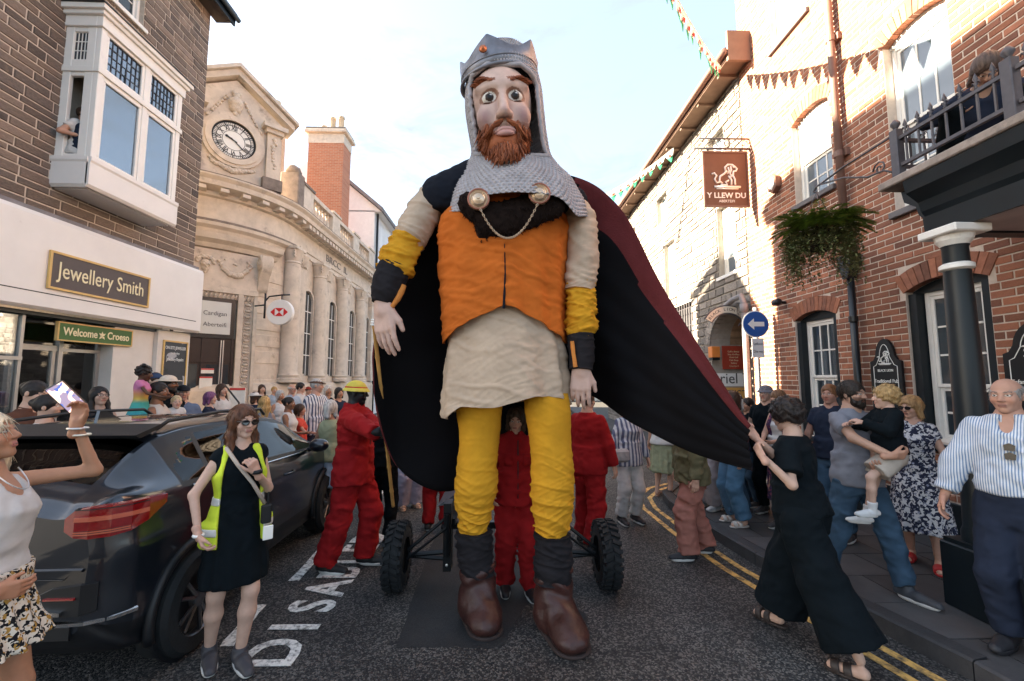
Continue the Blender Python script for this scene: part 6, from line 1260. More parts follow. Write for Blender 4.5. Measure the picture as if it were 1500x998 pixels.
def quad_sign(nm, px0, py0, px1, py1, Y, m, label, cat='sign', t=.02):
    a, c = atY(px0, py0, Y), atY(px1, py1, Y); r = empty(nm, ((a.x + c.x) / 2, Y, c.z)); tag(r, label, cat); box('panel', m, r, a.x, c.x, Y - t, Y, c.z, a.z); return r, a, c
r_, a, c = quad_sign('menu_sign', 1057, 507, 1091, 541, 9.46, mat('sign_red', (.42, .055, .03), .5, var=.1), 'red notice sign with white lines of text inside the archway'); cx_ = (a.x + c.x) / 2
for i in range(6): text('lettering', ('Caffi a Bwyty', 'Siop Grefftau', 'Oriel Gelf', 'Cafe Shop', 'Gallery', 'Courtyard')[i], .05, (cx_, 9.437, a.z - .13 - .065 * i), (1, 0, 0), (0, 0, 1), M_LETTER, r_, .003)
r_, a, c = quad_sign('banner', 1036, 547, 1100, 566, 9.0, mat('banner_white', (.70, .70, .70), .7, var=.05), 'white banner lettered oriel 7 below the archway', 'banner'); text('lettering', 'oriel 7', .32, ((a.x + c.x) / 2 + .02, 8.976, (a.z + c.z) / 2 + .02), (1, 0, 0), (0, 0, 1), mat('letter_grey', (.06, .06, .065), .6), r_, .004, xs=.95)
r_, a, c = quad_sign('banner', 1040, 568, 1100, 588, 8.96, mat('banner_orange', (.62, .33, .09), .7, var=.08), 'orange banner lettered ARTISTS below the oriel banner', 'banner'); text('lettering', 'ARTISTS', .24, ((a.x + c.x) / 2 + .05, 8.936, (a.z + c.z) / 2), (1, 0, 0), (0, 0, 1), _mats['letter_grey'], r_, .004)
lo = empty('lantern', atY(1047, 527, 9.3)); tag(lo, 'orange box lantern on the wall left of the archway', 'lantern'); a, c = atY(1040, 508, 9.3), atY(1053, 528, 9.3)
box('lantern_glass', mat('orange_glass', (.70, .22, .05), .35, var=.1), lo, a.x, c.x, 9.22, 9.40, c.z + .06, a.z, .01); box('lantern_base', M_BLACKP, lo, a.x + .01, c.x - .01, 9.23, 9.39, c.z, c.z + .058); b = MB(); b.tube([(c.x - .02, 9.3, a.z - .1), (RX + .02, 9.3, a.z - .1)], .015, 6); b.build('wall_arm', M_BLACKP, lo)
# one way sign on its pole
ow = empty('road_sign', (4.28, 7.2, .12)); tag(ow, 'blue round one way arrow sign with white plate on a grey pole', 'road sign'); OY = 7.2; c = atY(1107, 475, OY); rs = .235
b = MB(); b.lathe([(rs, 0), (rs, .012)], (c.x, OY, c.z), 32, 'Y'); b.build('sign_rim', M_WHITEL, ow); b = MB(); b.lathe([(rs * .93, -.006), (rs * .93, .0)], (c.x, OY - .001, c.z), 32, 'Y'); b.build('sign_disc', mat('sign_blue', (.02, .10, .36), .4, var=.05), ow)
b = MB(); q = rs; b.prism([(-.62 * q, 0), (-.15 * q, .42 * q), (-.15 * q, .17 * q), (.62 * q, .17 * q), (.62 * q, -.17 * q), (-.15 * q, -.17 * q), (-.15 * q, -.42 * q)], (c.x, OY - .0075, c.z), (1, 0, 0), (0, 0, 1), (0, -.004, 0)); b.build('arrow', M_WHITEL, ow)
p0, p1 = atY(1101, 496, OY), atY(1120, 524, OY); box('plate', mat('plate_white', (.72, .72, .72), .5, var=.04), ow, p0.x, p1.x, OY - .004, OY + .008, p1.z, p0.z); xm_, zm_ = (p0.x + p1.x) / 2, (p0.z + p1.z) / 2
text('lettering', 'Unffordd', .060, (xm_, OY - .006, zm_ + .07), (1, 0, 0), (0, 0, 1), _mats['letter_grey'], ow, .002, xs=.72); text('lettering', 'One way', .065, (xm_, OY - .006, zm_ - .06), (1, 0, 0), (0, 0, 1), _mats['letter_grey'], ow, .002, xs=.72)
b = MB(); b.tube([(c.x + .03, OY + .045, .12), (c.x + .03, OY + .045, c.z + .3)], .036, 12); b.build('pole', M_GP, ow, True)
# bunting
def bunting(p0, p1, sag, n, label):
    r = empty('bunting', p0); tag(r, label, 'bunting'); p0, p1 = Vector(p0), Vector(p1); f = lambda t: p0.lerp(p1, t) - UZ * (4 * sag * t * (1 - t)); b = MB(); b.tube([f(i / 40) for i in range(41)], .006, 5); b.build('string', mat('string_white', (.6, .6, .6), .8), r)
    mw_, mg, mr = cloth('flag_white', (.72, .72, .70)), cloth('flag_green', (.03, .26, .13)), cloth('flag_red', (.5, .05, .04)); lr = random.Random(n)
    for i in range(n):
        t = (i + .5) / n; c = f(t); d = (f(t + .01) - f(t)).normalized(); s = .14; w = Vector((lr.uniform(-.5, .5), lr.uniform(-.5, .5), 0)) * .16; dn = (Vector((0, 0, -1)) + w * 2.2).normalized() * .30
        P0, P1 = c - d * s, c + d * s; b = MB(); n_ = d.cross(dn).normalized() * .004; mid = dn * .5
        for lo_, hi_, m_i in ((0, .5, 0), (.5, 1, 1)):
            b.cur = m_i; q = []
            for k_ in (lo_, hi_):
                for P_ in (P0, P1): q.append(P_.lerp(c, k_ * .92) + dn * k_ + n_ * (6 * math.sin(3 * k_)))
            b.add(q + [v + n_ for v in q], [(0, 1, 3, 2), (4, 6, 7, 5), (0, 4, 5, 1), (2, 3, 7, 6), (0, 2, 6, 4), (1, 5, 7, 3)])
        b.cur = 2; cc = c + dn * .42 - n_ * .6; b.obox(cc, d * .035, dn * .10, n_ * 1.0); b.build('flag', [mw_, mg, mr], r)
bunting(atY(962, -60, 4.8), (4.30, 7.7, 7.95), .12, 14, 'string of white and green flags across the sky to the pub corner')
bunting(atY(850, 300, 11.5), (4.35, 10.2, 7.7), .15, 12, 'string of pale flags reaching the eaves of the stone building')
# ================================================================== THE GIANT
GY = 3.3
giant = empty('giant_puppet', (0.1, 3.45, 0), label='giant bearded king puppet in crown, chainmail and orange tunic', cat='puppet')
C_OR = cloth('orange_linen', (.52, .125, .020), nscale=5, bscale=17, bump=.55, bdist=.012)
C_BEIGE = cloth('beige_linen', (.48, .36, .265), nscale=5, bscale=17, bump=.55, bdist=.012)
C_YEL = cloth('yellow_cotton', (.58, .275, .022), nscale=5, bscale=17, bump=.55, bdist=.012)
C_CUFF = cloth('dark_suede', (.018, .016, .018)); C_RIMO = cloth('orange_trim', (.55, .20, .05))
C_LEATHER = mat('brown_leather', (.046, .0165, .0135), .42, spec=.4, var=.35, nscale=9, bump=.6, bscale=18, bdist=.015)
C_NAVY = cloth('navy_felt', (.009, .011, .017)); C_LINING = cloth('black_lining', (.0052, .0048, .0058), var=.05, bump=.15, sheen=0); C_BURG = cloth('burgundy_felt', (.105, .020, .021), var=.12, bump=.2, bscale=50)
def cr(P, t):                                                     # Catmull-Rom through list of vectors
    n = len(P) - 1; x = min(max(t * n, 0), n - 1e-6); i = int(x); f = x - i
    p0, p1, p2, p3 = P[max(i - 1, 0)], P[i], P[i + 1], P[min(i + 2, n)]
    return tuple(.5 * (2 * b + (c - a) * f + (2 * a - 5 * b + 4 * c - d) * f * f + (3 * b - a - 3 * c + d) * f ** 3) for a, b, c, d in zip(p0, p1, p2, p3))
def fold(x, y, z, f=9.0, ph=0.0):
    """thin creases running across the cloth"""
    w = mnoise.noise((x * 3 + ph, y * 3, z * 2)); n1 = mnoise.noise(((x + w * .25) * f * .16 + ph, y * f * .16, (z + w * .10 + .30 * x) * f * .75)); n2 = mnoise.noise(((x - w * .1) * f * .35 + 5 + ph, y * f * .35, (z - .45 * x + w * .05) * f * 1.5))
    return 1.15 * max(0.0, 1 - 3.6 * abs(n1)) ** 1.3 + .5 * max(0.0, 1 - 3.4 * abs(n2)) ** 1.3 + .5 * w - .35
def rings(name, rows, m, parent, Y=GY, dr=.85, nv=100, nu=90, amp=.022, f=14.0, ph=0., hem=None, cap=True, yoff=None, pw=2.0, thick=0, vert=0.0, ampf=None):
    """surface through screen-measured rows (py, pxL, pxR[, Y]) with folds; hem(theta) shifts the lowest rows"""
    R_ = []
    for r in rows:
        Yr = r[3] if len(r) > 3 else Y; a, b_ = atY(r[1], r[0], Yr), atY(r[2], r[0], Yr); R_.append(((a.x + b_.x) / 2, Yr, a.z, (b_.x - a.x) / 2))
    P = []
    for i in range(nv + 1):
        t = i / nv; cx, cy, cz, a = cr(R_, t); row = []
        for j in range(nu):
            th = 2 * PI * j / nu; c, s = math.cos(th), math.sin(th); e = 2 / pw; ux, uy = math.copysign(abs(c) ** e, c), math.copysign(abs(s) ** e, s)
            x, y, z = cx + a * ux, cy + a * dr * uy, cz
            if hem: z += hem(x, y, th) * max(0, (t - .35) / .65) ** 1.3
            am = amp * (ampf(t) if ampf else 1); d = am * fold(x, y, z, f, ph) + vert * math.sin(9 * th + 3 * math.sin(2 * th + ph) + z * 2.0) * t
            row.append((x + d * ux, y + d * uy, z + d * .2))
        P.append(row)
    b = MB(); b.grid(P, cv=True)
    if cap: b.add(P[0], [tuple(range(nu))]); b.add(P[-1], [tuple(range(nu))[::-1]])
    o = b.build(name, m, parent, True)
    if thick: md = o.modifiers.new('thick', 'SOLIDIFY'); md.thickness = thick
    return o
def limb(name, pts, m, parent, nv=60, nu=48, amp=.016, f=20., ph=0., cap=True, flat=1.0):
    """tube through (px, py, Y, radius px)"""
    Q = [(*atY(p[0], p[1], p[2]), p[3] * p[2] / FPX) for p in pts]; P = []
    for i in range(nv + 1):
        t = i / nv; x, y, z, r = cr(Q, t); x2, y2, z2, _ = cr(Q, min(1, t + .02)); x1, y1, z1, _ = cr(Q, max(0, t - .02)); d = Vector((x2 - x1, y2 - y1, z2 - z1)).normalized(); u = Vector((1, 0, 0)); u = (u - d * u.dot(d)).normalized(); w = d.cross(u)
        row = []
        for j in range(nu):
            th = 2 * PI * j / nu; n = u * math.cos(th) + w * math.sin(th) * flat; c = Vector((x, y, z)) + n * r; row.append(c + n * (amp * fold(c.x, c.y, c.z, f, ph)))
        P.append(row)
    b = MB(); b.grid(P, cv=True)
    if cap: b.add(P[0], [tuple(range(nu))]); b.add(P[-1], [tuple(range(nu))[::-1]])
    return b.build(name, m, parent, True)
# legs and boots
YL, YR = 3.46, 3.33
rings('trouser_leg', [(560, 664, 738), (600, 668, 735), (640, 673, 732), (680, 670, 728), (715, 667, 729), (745, 668, 722), (770, 673, 716), (792, 679, 708)], C_YEL, giant, YL, .95, 170, 110, .024, 17, .4, ampf=lambda t: .10 + .85 * max(0, t - .3) / .7 * 1.1)
rings('trouser_leg', [(576, 768, 832), (604, 769, 836), (640, 775, 836), (680, 778, 839), (715, 778, 840), (745, 780, 838), (775, 786, 832), (804, 797, 822)], C_YEL, giant, YR, .95, 170, 110, .024, 17, 2.4, ampf=lambda t: .10 + .85 * max(0, t - .3) / .7 * 1.1)
rings('boot_top', [(778, 668, 720), (800, 669, 721), (818, 672, 722), (840, 676, 724)], C_CUFF, giant, YL, .95, 40, 60, .014, 20, 1.)
rings('boot_top', [(782, 784, 836), (806, 784, 837), (826, 783, 838), (850, 784, 838)], C_CUFF, giant, YR, .95, 40, 60, .014, 20, 2.)
def boot(pxl, pxr, py0, pyb, Y, toe, name='boot'):
    zt = atY((pxl + pxr) / 2, py0, Y).z; xc = atY((pxl + pxr) / 2, py0, Y).x; w = (pxr - pxl) / 2 * Y / FPX; F = SDF(.013); tx, ty = toe
    F.add(cone((xc, Y, .12), (xc, Y + .02, zt), w * 1.02, w * .98, c1=True), 0)
    F.add(ell((xc, Y + .02, .08), (w * .92, w * 1.1, .10)), .05); F.add(cone((xc, Y - .03, .14), (xc + tx * .55, Y + ty * .55, .105), w * .95, w * .80), .08); F.add(ell((xc + tx * .66, Y + ty * .66, .085), (w * .95, .17, .088)), .06)
    F.noise(lambda x, y, z: .013 * np.sin(48 * z + 2 * np.sin(14 * x) + 1.5 * np.sin(12 * y)) * np.clip((z - .10) / .25, 0, 1) + .004 * np.sin(38 * x + 25 * z + 2 * np.sin(17 * y))); F.clip(lambda x, y, z: .004 - z)
    v, q = F.mesh(); o = link(name, mesh_np(name, relax(v, q) - np.array(wloc(giant)), q), C_LEATHER, giant)
    S_ = SDF(.011); S_.add(cone((xc, Y + .03, .012), (xc + tx * .68, Y + ty * .68, .012), w * .98, w * 1.0), 0); S_.clip(lambda x, y, z: z - .028); S_.clip(lambda x, y, z: .001 - z); v, q = S_.mesh(); link('sole', mesh_np('sole', v - np.array(wloc(giant)), q), mat('sole_dark', (.035, .022, .02), .8), o)
boot(676, 724, 826, 922, YL, (.10, -.24)); boot(785, 837, 832, 960, YR, (.13, -.36))
# shirt skirt and tunic
def hem_shirt(x, y, th): return float(np.interp(x, [-.46, -.38, -.30, -.05, .10, .22, .36, .46], [-.05, -.035, .055, .055, .09, .125, .135, .10])) * (1 if y < 3.45 else .5) - .03
rings('shirt', [(420, 668, 814), (470, 663, 819), (520, 656, 827), (565, 652, 832), (598, 652, 834)], C_BEIGE, giant, 3.42, .66, 100, 200, .010, 12, .7, hem=hem_shirt, cap=False, thick=.008, vert=.024)
def hem_tun(x, y, th):
    cx = .025; d = abs(x - cx); return (.06 - .25 * min(1, d / .48) ** 1.3) * (1 if y < 3.5 else .4) - .02
rings('tunic', [(298, 672, 808), (325, 646, 829), (370, 643, 828), (420, 646, 827), (465, 648, 828)], C_OR, giant, 3.40, .66, 110, 200, .011, 14, 1.9, hem=hem_tun, cap=False, thick=.008, vert=.012)
b = MB(); b.tube([atY(739, 350, 3.045), atY(740, 400, 3.045), atY(738, 452, 3.05)], [.003, .006, .011], 6); b.build('tunic_opening', C_NAVY, giant)
# arms
limb('sleeve', [(644, 276, 3.42, 18), (624, 305, 3.40, 24), (606, 338, 3.36, 24), (595, 360, 3.33, 23)], C_BEIGE, giant, amp=.013, f=15)
limb('puffed_sleeve', [(598, 352, 3.33, 22), (587, 374, 3.30, 26), (577, 398, 3.27, 24), (571, 412, 3.25, 15)], C_YEL, giant, amp=.024, f=20, ph=1)
limb('cuff', [(578, 392, 3.26, 23), (567, 424, 3.22, 23), (560, 445, 3.20, 15)], C_CUFF, giant, amp=.006); limb('cuff_trim', [(592, 418, 3.17, 4), (584, 436, 3.16, 4), (574, 450, 3.16, 3)], C_RIMO, giant, amp=.004, nv=10, nu=10)
limb('sleeve', [(838, 292, 3.42, 16), (850, 325, 3.38, 23), (853, 370, 3.34, 23), (850, 410, 3.32, 23), (848, 427, 3.31, 21)], C_BEIGE, giant, amp=.013, f=15, ph=2)
limb('puffed_sleeve', [(850, 415, 3.32, 19), (850, 445, 3.30, 21), (851, 475, 3.29, 22), (850, 500, 3.28, 14)], C_YEL, giant, amp=.022, f=26, ph=3)
limb('cuff', [(850, 492, 3.28, 20), (852, 515, 3.26, 19), (851, 542, 3.24, 17)], C_CUFF, giant, amp=.006); limb('cuff_trim', [(838, 500, 3.17, 3), (840, 518, 3.17, 3), (843, 538, 3.16, 3)], C_RIMO, giant, amp=.003, nv=10, nu=10)
M_PSKIN = mat('puppet_skin', (.56, .365, .30), .6, var=.14, nscale=9, bump=.2, bscale=30)
for W, d, s, n, sc, cu in ((atY(561, 447, 3.20), (.10, -.05, -1), (.9, -.45, .1), (-.3, 1, -.1), 2.35, .16), (atY(851, 538, 3.24), (-.05, -.02, -1), (.9, -.3, 0), (.2, 1, -.2), 2.0, .22)):
    v, q = hand_mesh(W, d, s, n, sc, .009, cu, .03); link('hand', mesh_np('hand', relax(v, q) - np.array(wloc(giant)), q), M_PSKIN, giant)
# shoulders, mantle, hood, head
F = SDF(.02); sl, sr, nk = atY(650, 292, 3.42), atY(836, 300, 3.45), atY(740, 240, 3.45)
F.add(cone(sl, nk + Vector((-.12, 0, -.12)), .20, .20), 0); F.add(cone(sr, nk + Vector((.1, 0, -.12)), .15, .18), .08); F.add(cone(nk + Vector((0, 0, -.25)), nk, .24, .16), .1); F.clip(lambda x, y, z: atY(740, 318, 3.45).z - z); F.noise(lambda x, y, z: .006 * np.sin(60 * x + 3 * np.sin(25 * z)) * np.sin(55 * z))
v, q = F.mesh(); link('shoulder_mantle', mesh_np('shoulder_mantle', relax(v, q) - np.array(wloc(giant)), q), C_NAVY, giant)
HC = atY(737, 183, 3.30); ROLL = Matrix.Rotation(R(-5), 3, 'Y')                                         # head centre; local frame of the head
px2m = 3.30 / FPX
hF = SDF(.0085); hp_ = lambda x, y, z: HC + ROLL @ Vector((x, y, z)); E3 = lambda c, r: ell(hp_(*c), r, ROLL)
hF.add(E3((0, .02, .14), (.245, .285, .32)), 0); hF.add(E3((0, -.10, .20), (.20, .16, .16)), .08); hF.add(E3((0, -.03, -.10), (.190, .235, .33)), .06); hF.add(E3((0, -.17, -.34), (.09, .09, .08)), .08)
for sx in (-1, 1):
    hF.add(E3((sx * .135, -.175, -.055), (.075, .075, .09)), .06); hF.sub(E3((sx * .102, -.285, .088), (.070, .075, .050)), .05); hF.add(E3((sx * .102, -.190, .085), (.057, .058, .046)), .006)
    hF.add(cone(hp_(sx * .035, -.245, .165), hp_(sx * .185, -.20, .175), .030, .020), .05); hF.add(E3((sx * .040, -.285, -.100), (.028, .034, .026)), .02)
hF.add(cone(hp_(0, -.225, .15), hp_(0, -.325, -.095), .026, .038), .03); hF.add(E3((0, -.05, -.42), (.14, .15, .2)), .05)
hv, hq = hF.mesh(); L = (hv - np.array(HC)) @ np.array(ROLL); x, y, z = L.T; ax_ = np.abs(x); skin_ = np.array((.60, .42, .345)); col = np.tile(skin_, (len(hv), 1)); fr = y < -.05
def bl(m, c, w=1.0): m = np.clip(m, 0, 1)[:, None] * w; col[:] = col * (1 - m) + np.array(c) * m
nz_ = .5 + .5 * np.sin(31 * x + 2 * np.sin(23 * z)) * np.sin(27 * z + 2 * np.sin(19 * x)); bl(np.exp(-(((ax_ - .052) / .018) ** 2 + ((z + .01) / .09) ** 2)) * fr, (.34, .20, .17), .7); bl(np.exp(-(((ax_ - .19) / .03) ** 2)) * fr, (.40, .26, .22), .5); bl(nz_ * .35, (.40, .27, .24))  # shading painted into the face colour down both sides of the nose
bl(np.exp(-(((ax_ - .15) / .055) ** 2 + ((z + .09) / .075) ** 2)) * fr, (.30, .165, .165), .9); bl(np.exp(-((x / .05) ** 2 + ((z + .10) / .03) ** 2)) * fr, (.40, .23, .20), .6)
ez = z - .085; er = np.sqrt(((ax_ - .102) / .066) ** 2 + (ez / .047) ** 2)
bl((fr & (er < 1.15)) * 1., (.20, .085, .05), .85); bl((fr & (er < .84)) * 1., (.66, .62, .56)); ir = np.sqrt((x - np.sign(x) * .100) ** 2 + (ez + .002) ** 2); bl((fr & (ir < .033)) * 1., (.035, .018, .012)); bl((fr & (ir < .018)) * 1., (.004, .004, .005))
bl((fr & (np.hypot(x - np.sign(x) * .100 - .012, ez - .012) < .008)) * 1., (.8, .8, .8))
bl((fr & (np.abs(z - (.195 + .03 * np.exp(-((ax_ - .14) / .06) ** 2))) < .013) & (ax_ > .045) & (ax_ < .20)) * 1., (.20, .07, .035)); bl((fr & (z < -.13) & (ax_ > .06)) * 1., (.25, .09, .05), .5)
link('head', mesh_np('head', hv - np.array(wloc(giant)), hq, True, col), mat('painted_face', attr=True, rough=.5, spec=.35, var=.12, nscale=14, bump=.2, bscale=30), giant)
M_AUB = mat('auburn_hair', (.30, .085, .030), .6, spec=.3, var=0, rand=.8, col2=(.15, .04, .018), nscale=20)
for sx in (-1, 1):                                                # brows
    b = MB()
    for i in range(46): t = i / 45; p = hp_(sx * (.045 + .15 * t), -.268 + .06 * t * t, .158 + .045 * math.sin(PI * (t * .8 + .1))); d = Vector((sx * .05, -.012, .012 + rnd.uniform(-.012, .012))); b.tube([p, p + d * .6 + Vector((0, -.006, .006)), p + d], [.006, .0045, .0015], 4)
    tag(b.build('eyebrow', M_AUB, giant), kind='stuff')
for sx in (-1, 1):
    b = MB(); b.tube([hp_(sx * .102 + .064 * math.cos(t), -.232 + .02 * abs(math.cos(t)) + (.035 if sx * math.cos(t) > .5 else 0) * (sx * math.cos(t) - .5) * 2, .085 + .046 * math.sin(t)) for t in np.linspace(0, 2 * PI, 25)[:-1]], [.009 if math.sin(t) > 0 else .005 for t in np.linspace(0, 2 * PI, 25)[:-1]], 6, closed=True); b.build('eyelid', mat('eyelid_brown', (.10, .045, .03), .6), giant, True)
lips = MB(); lips.tube([hp_(.085 * (t - .5) * 2, -.245 - .035 * (1 - (2 * t - 1) ** 2), -.205 - .012 * (2 * t - 1) ** 2) for t in np.linspace(0, 1, 9)], [.006, .014, .018, .019, .017, .019, .018, .014, .006], 10); lips.tube([hp_(.075 * (t - .5) * 2, -.240 - .04 * (1 - (2 * t - 1) ** 2), -.237 + .014 * (2 * t - 1) ** 2) for t in np.linspace(0, 1, 9)], [.005, .014, .020, .022, .022, .022, .020, .014, .005], 10); lips.build('lips', mat('lip_pink', (.50, .27, .24), .5), giant, True)
# beard: many tapering locks
b = MB(); lr = random.Random(5)
for i in range(950):
    t = lr.random(); ang = (t - .5) * 2.5; s = lr.random(); zz = -.13 - .22 * s + .08 * abs(t - .5) * 2 * (1 - s); rx, ry = .190 - .055 * s, .262
    p = hp_(rx * math.sin(ang), -ry * math.cos(ang) * (1 - .1 * s) + .0, zz)
    if abs(p.x - HC.x) < .10 and zz > -.265: continue
    ln = lr.uniform(.09, .17); out = Vector((math.sin(ang) * .25 + lr.uniform(-.15, .15), -math.cos(ang) * .35, -1)).normalized(); w = lr.uniform(.005, .011)
    m1 = p + out * ln * .5 + Vector((lr.uniform(-.012, .012), -.012, 0)); b.tube([p, m1, p + out * ln + Vector((lr.uniform(-.02, .02), .01, 0))], [w, w * .9, w * .2], 5)
F2 = SDF(.014); F2.add(ell(hp_(0, -.08, -.25), (.185, .185, .16)), 0); F2.sub(cone(hp_(-.07, -.30, -.22), hp_(.07, -.30, -.22), .05, .05), .02); v, q = F2.mesh(); bd = link('beard', mesh_np('beard', v - np.array(wloc(giant)), q), M_AUB, giant); tag(b.build('beard_locks', M_AUB, bd, True), kind='stuff')
b = MB()
for sx in (-1, 1):
    for i in range(90): t = lr.random() ** .8; p = hp_(sx * (.01 + .04 * t), -.300 + .02 * t + lr.uniform(-.01, .01), -.145 - .025 * t + lr.uniform(-.008, .008)); q1 = p + Vector((sx * .055, .010, -.016)); q2 = p + Vector((sx * (.085 + .04 * t), .060, -.075 - .02 * lr.random())); b.tube([p, q1, q2], [.007, .006, .002], 4)
tag(b.build('moustache', M_AUB, giant, True), kind='stuff')
# knitted chainmail: hood and mantle as one displaced knit surface
M_MAIL = mat('grey_knit', (.36, .335, .345), .65, metal=.15, var=.2, nscale=18, spec=.4)
HR_ = [(66, 733, 740), (76, 708, 766), (92, 692, 780), (125, 684, 790), (160, 683, 794), (195, 688, 798), (225, 692, 804), (246, 684, 818), (268, 674, 838), (292, 664, 852), (318, 658, 858)]
RW = []
for r in HR_: a, c = atY(r[1], r[0], 3.34), atY(r[2], r[0], 3.34); RW.append(((a.x + c.x) / 2, a.z, (c.x - a.x) / 2))
NV, NU, RO, ST = 280, 400, 56, 80; P = []; keep = []
for i in range(NV + 1):
    t = i / NV; cx, cz, a = cr(RW, t); row = []; kr = []
    dep = float(np.interp(t, [0, .42, .62, .74, 1], [.98, .98, .60, .62, .76]))
    for j in range(NU):
        th = 2 * PI * j / NU; c, s = math.cos(th), math.sin(th); rr_ = a; y = 3.36 + a * dep * s; 
        k = math.sin(PI * RO * t * 1.0) ; st = math.sin(ST * th + (PI if int(RO * t) % 2 else 0)); d = .017 * abs(k) * (.5 + .5 * st) + .02 * mnoise.noise((3 * c + 5, 3 * s, 9 * t)) * min(1, max(0, t - .5) * 4) + .004 * math.sin(5 * th + 4 * t)
        drop = 0.0
        if t > .75: drop = -(t - .75) / .25 * (.07 * math.exp(-((c + .78) / .22) ** 2) + .10 * math.exp(-((c - .80) / .2) ** 2) - .02) * (1 if s < .2 else .3)
        front = math.atan2(c, -s)                                # 0 = straight to the camera
        lim = 0.0
        if .30 < t < .70: u_ = (t - .30) / (.70 - .30); lim = 1.02 * min(1, (u_ / .10) ** .5) * min(1, ((1 - u_) / .10) ** .45)
        row.append((cx + (a + d) * c, y + d * s - (.05 * (t - .6) if t > .6 and s < 0 else 0), cz + drop)); kr.append(abs(front) >= lim)
    P.append(row); keep.append(kr)
b = MB(); b.v = [p for r in P for p in r]
b.f = [(i * NU + j, i * NU + (j + 1) % NU, (i + 1) * NU + (j + 1) % NU, (i + 1) * NU + j) for i in range(NV) for j in range(NU) if keep[i][j] and keep[i + 1][j] and keep[i][(j + 1) % NU] and keep[i + 1][(j + 1) % NU]]; b.m = [0] * len(b.f)
mail = b.build('chainmail_hood', M_MAIL, giant, True)
edge = []
for sgn in (-1, 1):
    for i in range(80, 185, 3):
        t = i / NV; u_ = (t - .30) / (.70 - .30)
        if not 0 < u_ < 1: continue
        lim = 1.02 * min(1, (u_ / .10) ** .5) * min(1, ((1 - u_) / .10) ** .45); th = -PI / 2 + sgn * lim; j = int(th / (2 * PI) * NU) % NU; edge.append((sgn * (i if sgn > 0 else i), Vector(P[i][j])))
eg = MB(); Lp = [p for s, p in edge if s < 0]; Rp = [p for s, p in edge if s > 0]; loop = Lp + Rp[::-1]
eg.tube(loop, .020, 8, closed=True); eg.build('hood_edge', M_MAIL, mail, True)
# crown
M_CROWN = mat('pewter', (.20, .20, .225), .42, metal=.55, var=.25, nscale=16); cA, cB = atY(675, 120, 3.34), atY(788, 120, 3.34); ccx, cz0, ca = (cA.x + cB.x) / 2, cA.z, (cB.x - cA.x) / 2 * .975
def ctop(fa):                                                    # height of the rim by angle from the front
    peaks = [(-.30, .12, .55), (.85, .10, .36), (-1.35, .10, .34), (1.72, .09, .3), (2.5, .15, .35), (-2.4, .15, .35)]; return .105 + max(h * max(0, 1 - abs(((fa - p + PI) % (2 * PI)) - PI) / w) ** 1.15 for p, h, w in peaks)
NC = 180; P0, P1, P2 = [], [], []
for j in range(NC):
    fa = 2 * PI * j / NC - PI; c, s = math.sin(fa), -math.cos(fa); tilt = .055 * c; h = ctop(fa); P0.append((ccx + ca * c, 3.35 + ca * s * .92, cz0 - .02 - .025 * (-s) + tilt)); P1.append((ccx + ca * 1.0 * c, 3.35 + ca * s * .92, cz0 + .05 - .02 * (-s) + tilt)); P2.append((ccx + ca * (1 + .06 * h / .2) * c, 3.35 + ca * (1 + .06 * h / .2) * s * .92, cz0 + h * .92 + tilt))
b = MB(); b.grid([P0, P1, P2], cv=True); crown = b.build('crown', M_CROWN, giant, True, auto=50); md = crown.modifiers.new('thick', 'SOLIDIFY'); md.thickness = .016
b = MB(); b.tube([Vector(p) + Vector((0, -.004, .0)) for p in P0[::3]], .013, 6, closed=True); b.tube([Vector(p) for p in P1[::3]], .008, 6, closed=True); b.build('crown_moulding', M_CROWN, crown, True)
jp = Vector(P2[int((-.35 + PI) / (2 * PI) * NC)]); b = MB(); b.lathe([(.032, 0), (.028, -.012), (.018, -.014), (.016, -.022), (.002, -.026)], jp + Vector((0, -.012, -.11)), 14, 'Y'); b.build('crown_jewel', mat('copper_jewel', (.45, .14, .06), .35, metal=.5), crown, True)
# fur collar, brooches, chain
F = SDF(.018); 
for i in range(15):
    t = i / 14; p = atY(683 + 132 * t, 298 + 22 * math.sin(PI * t) + 6 * math.sin(7 * t), 3.07 - .02 * math.sin(PI * t)); F.add(ell(p, (.065, .05, .085 + .055 * math.sin(PI * t))), .04)
F.add(ell(atY(708, 335, 3.08), (.06, .04, .10)), .03); F.noise(lambda x, y, z: .008 * np.sin(75 * x + 2 * np.sin(60 * z)) * np.sin(70 * z + 2 * np.sin(40 * x))); v, q = F.mesh(); M_FUR = mat('dark_fur', (.013, .0075, .006), .9, var=.4, nscale=30, spec=.1); fur = link('fur_collar', mesh_np('fur_collar', v - np.array(wloc(giant)), q), M_FUR, giant)
b = MB(); nrm = v - v.mean(0)
for k in lr.sample(range(len(v)), min(700, len(v))):
    p = Vector(v[k]); 
    if p.y > 3.10: continue
    d = Vector((lr.uniform(-.5, .5), -.7, -.8)).normalized(); b.tube([p, p + d * lr.uniform(.02, .045)], [.005, .001], 3, caps=False)
tag(b.build('fur_tufts', M_FUR, fur), kind='stuff')
M_BRASS = mat('pale_brass', (.56, .42, .30), .32, metal=.75, var=.15, nscale=12); bp = []
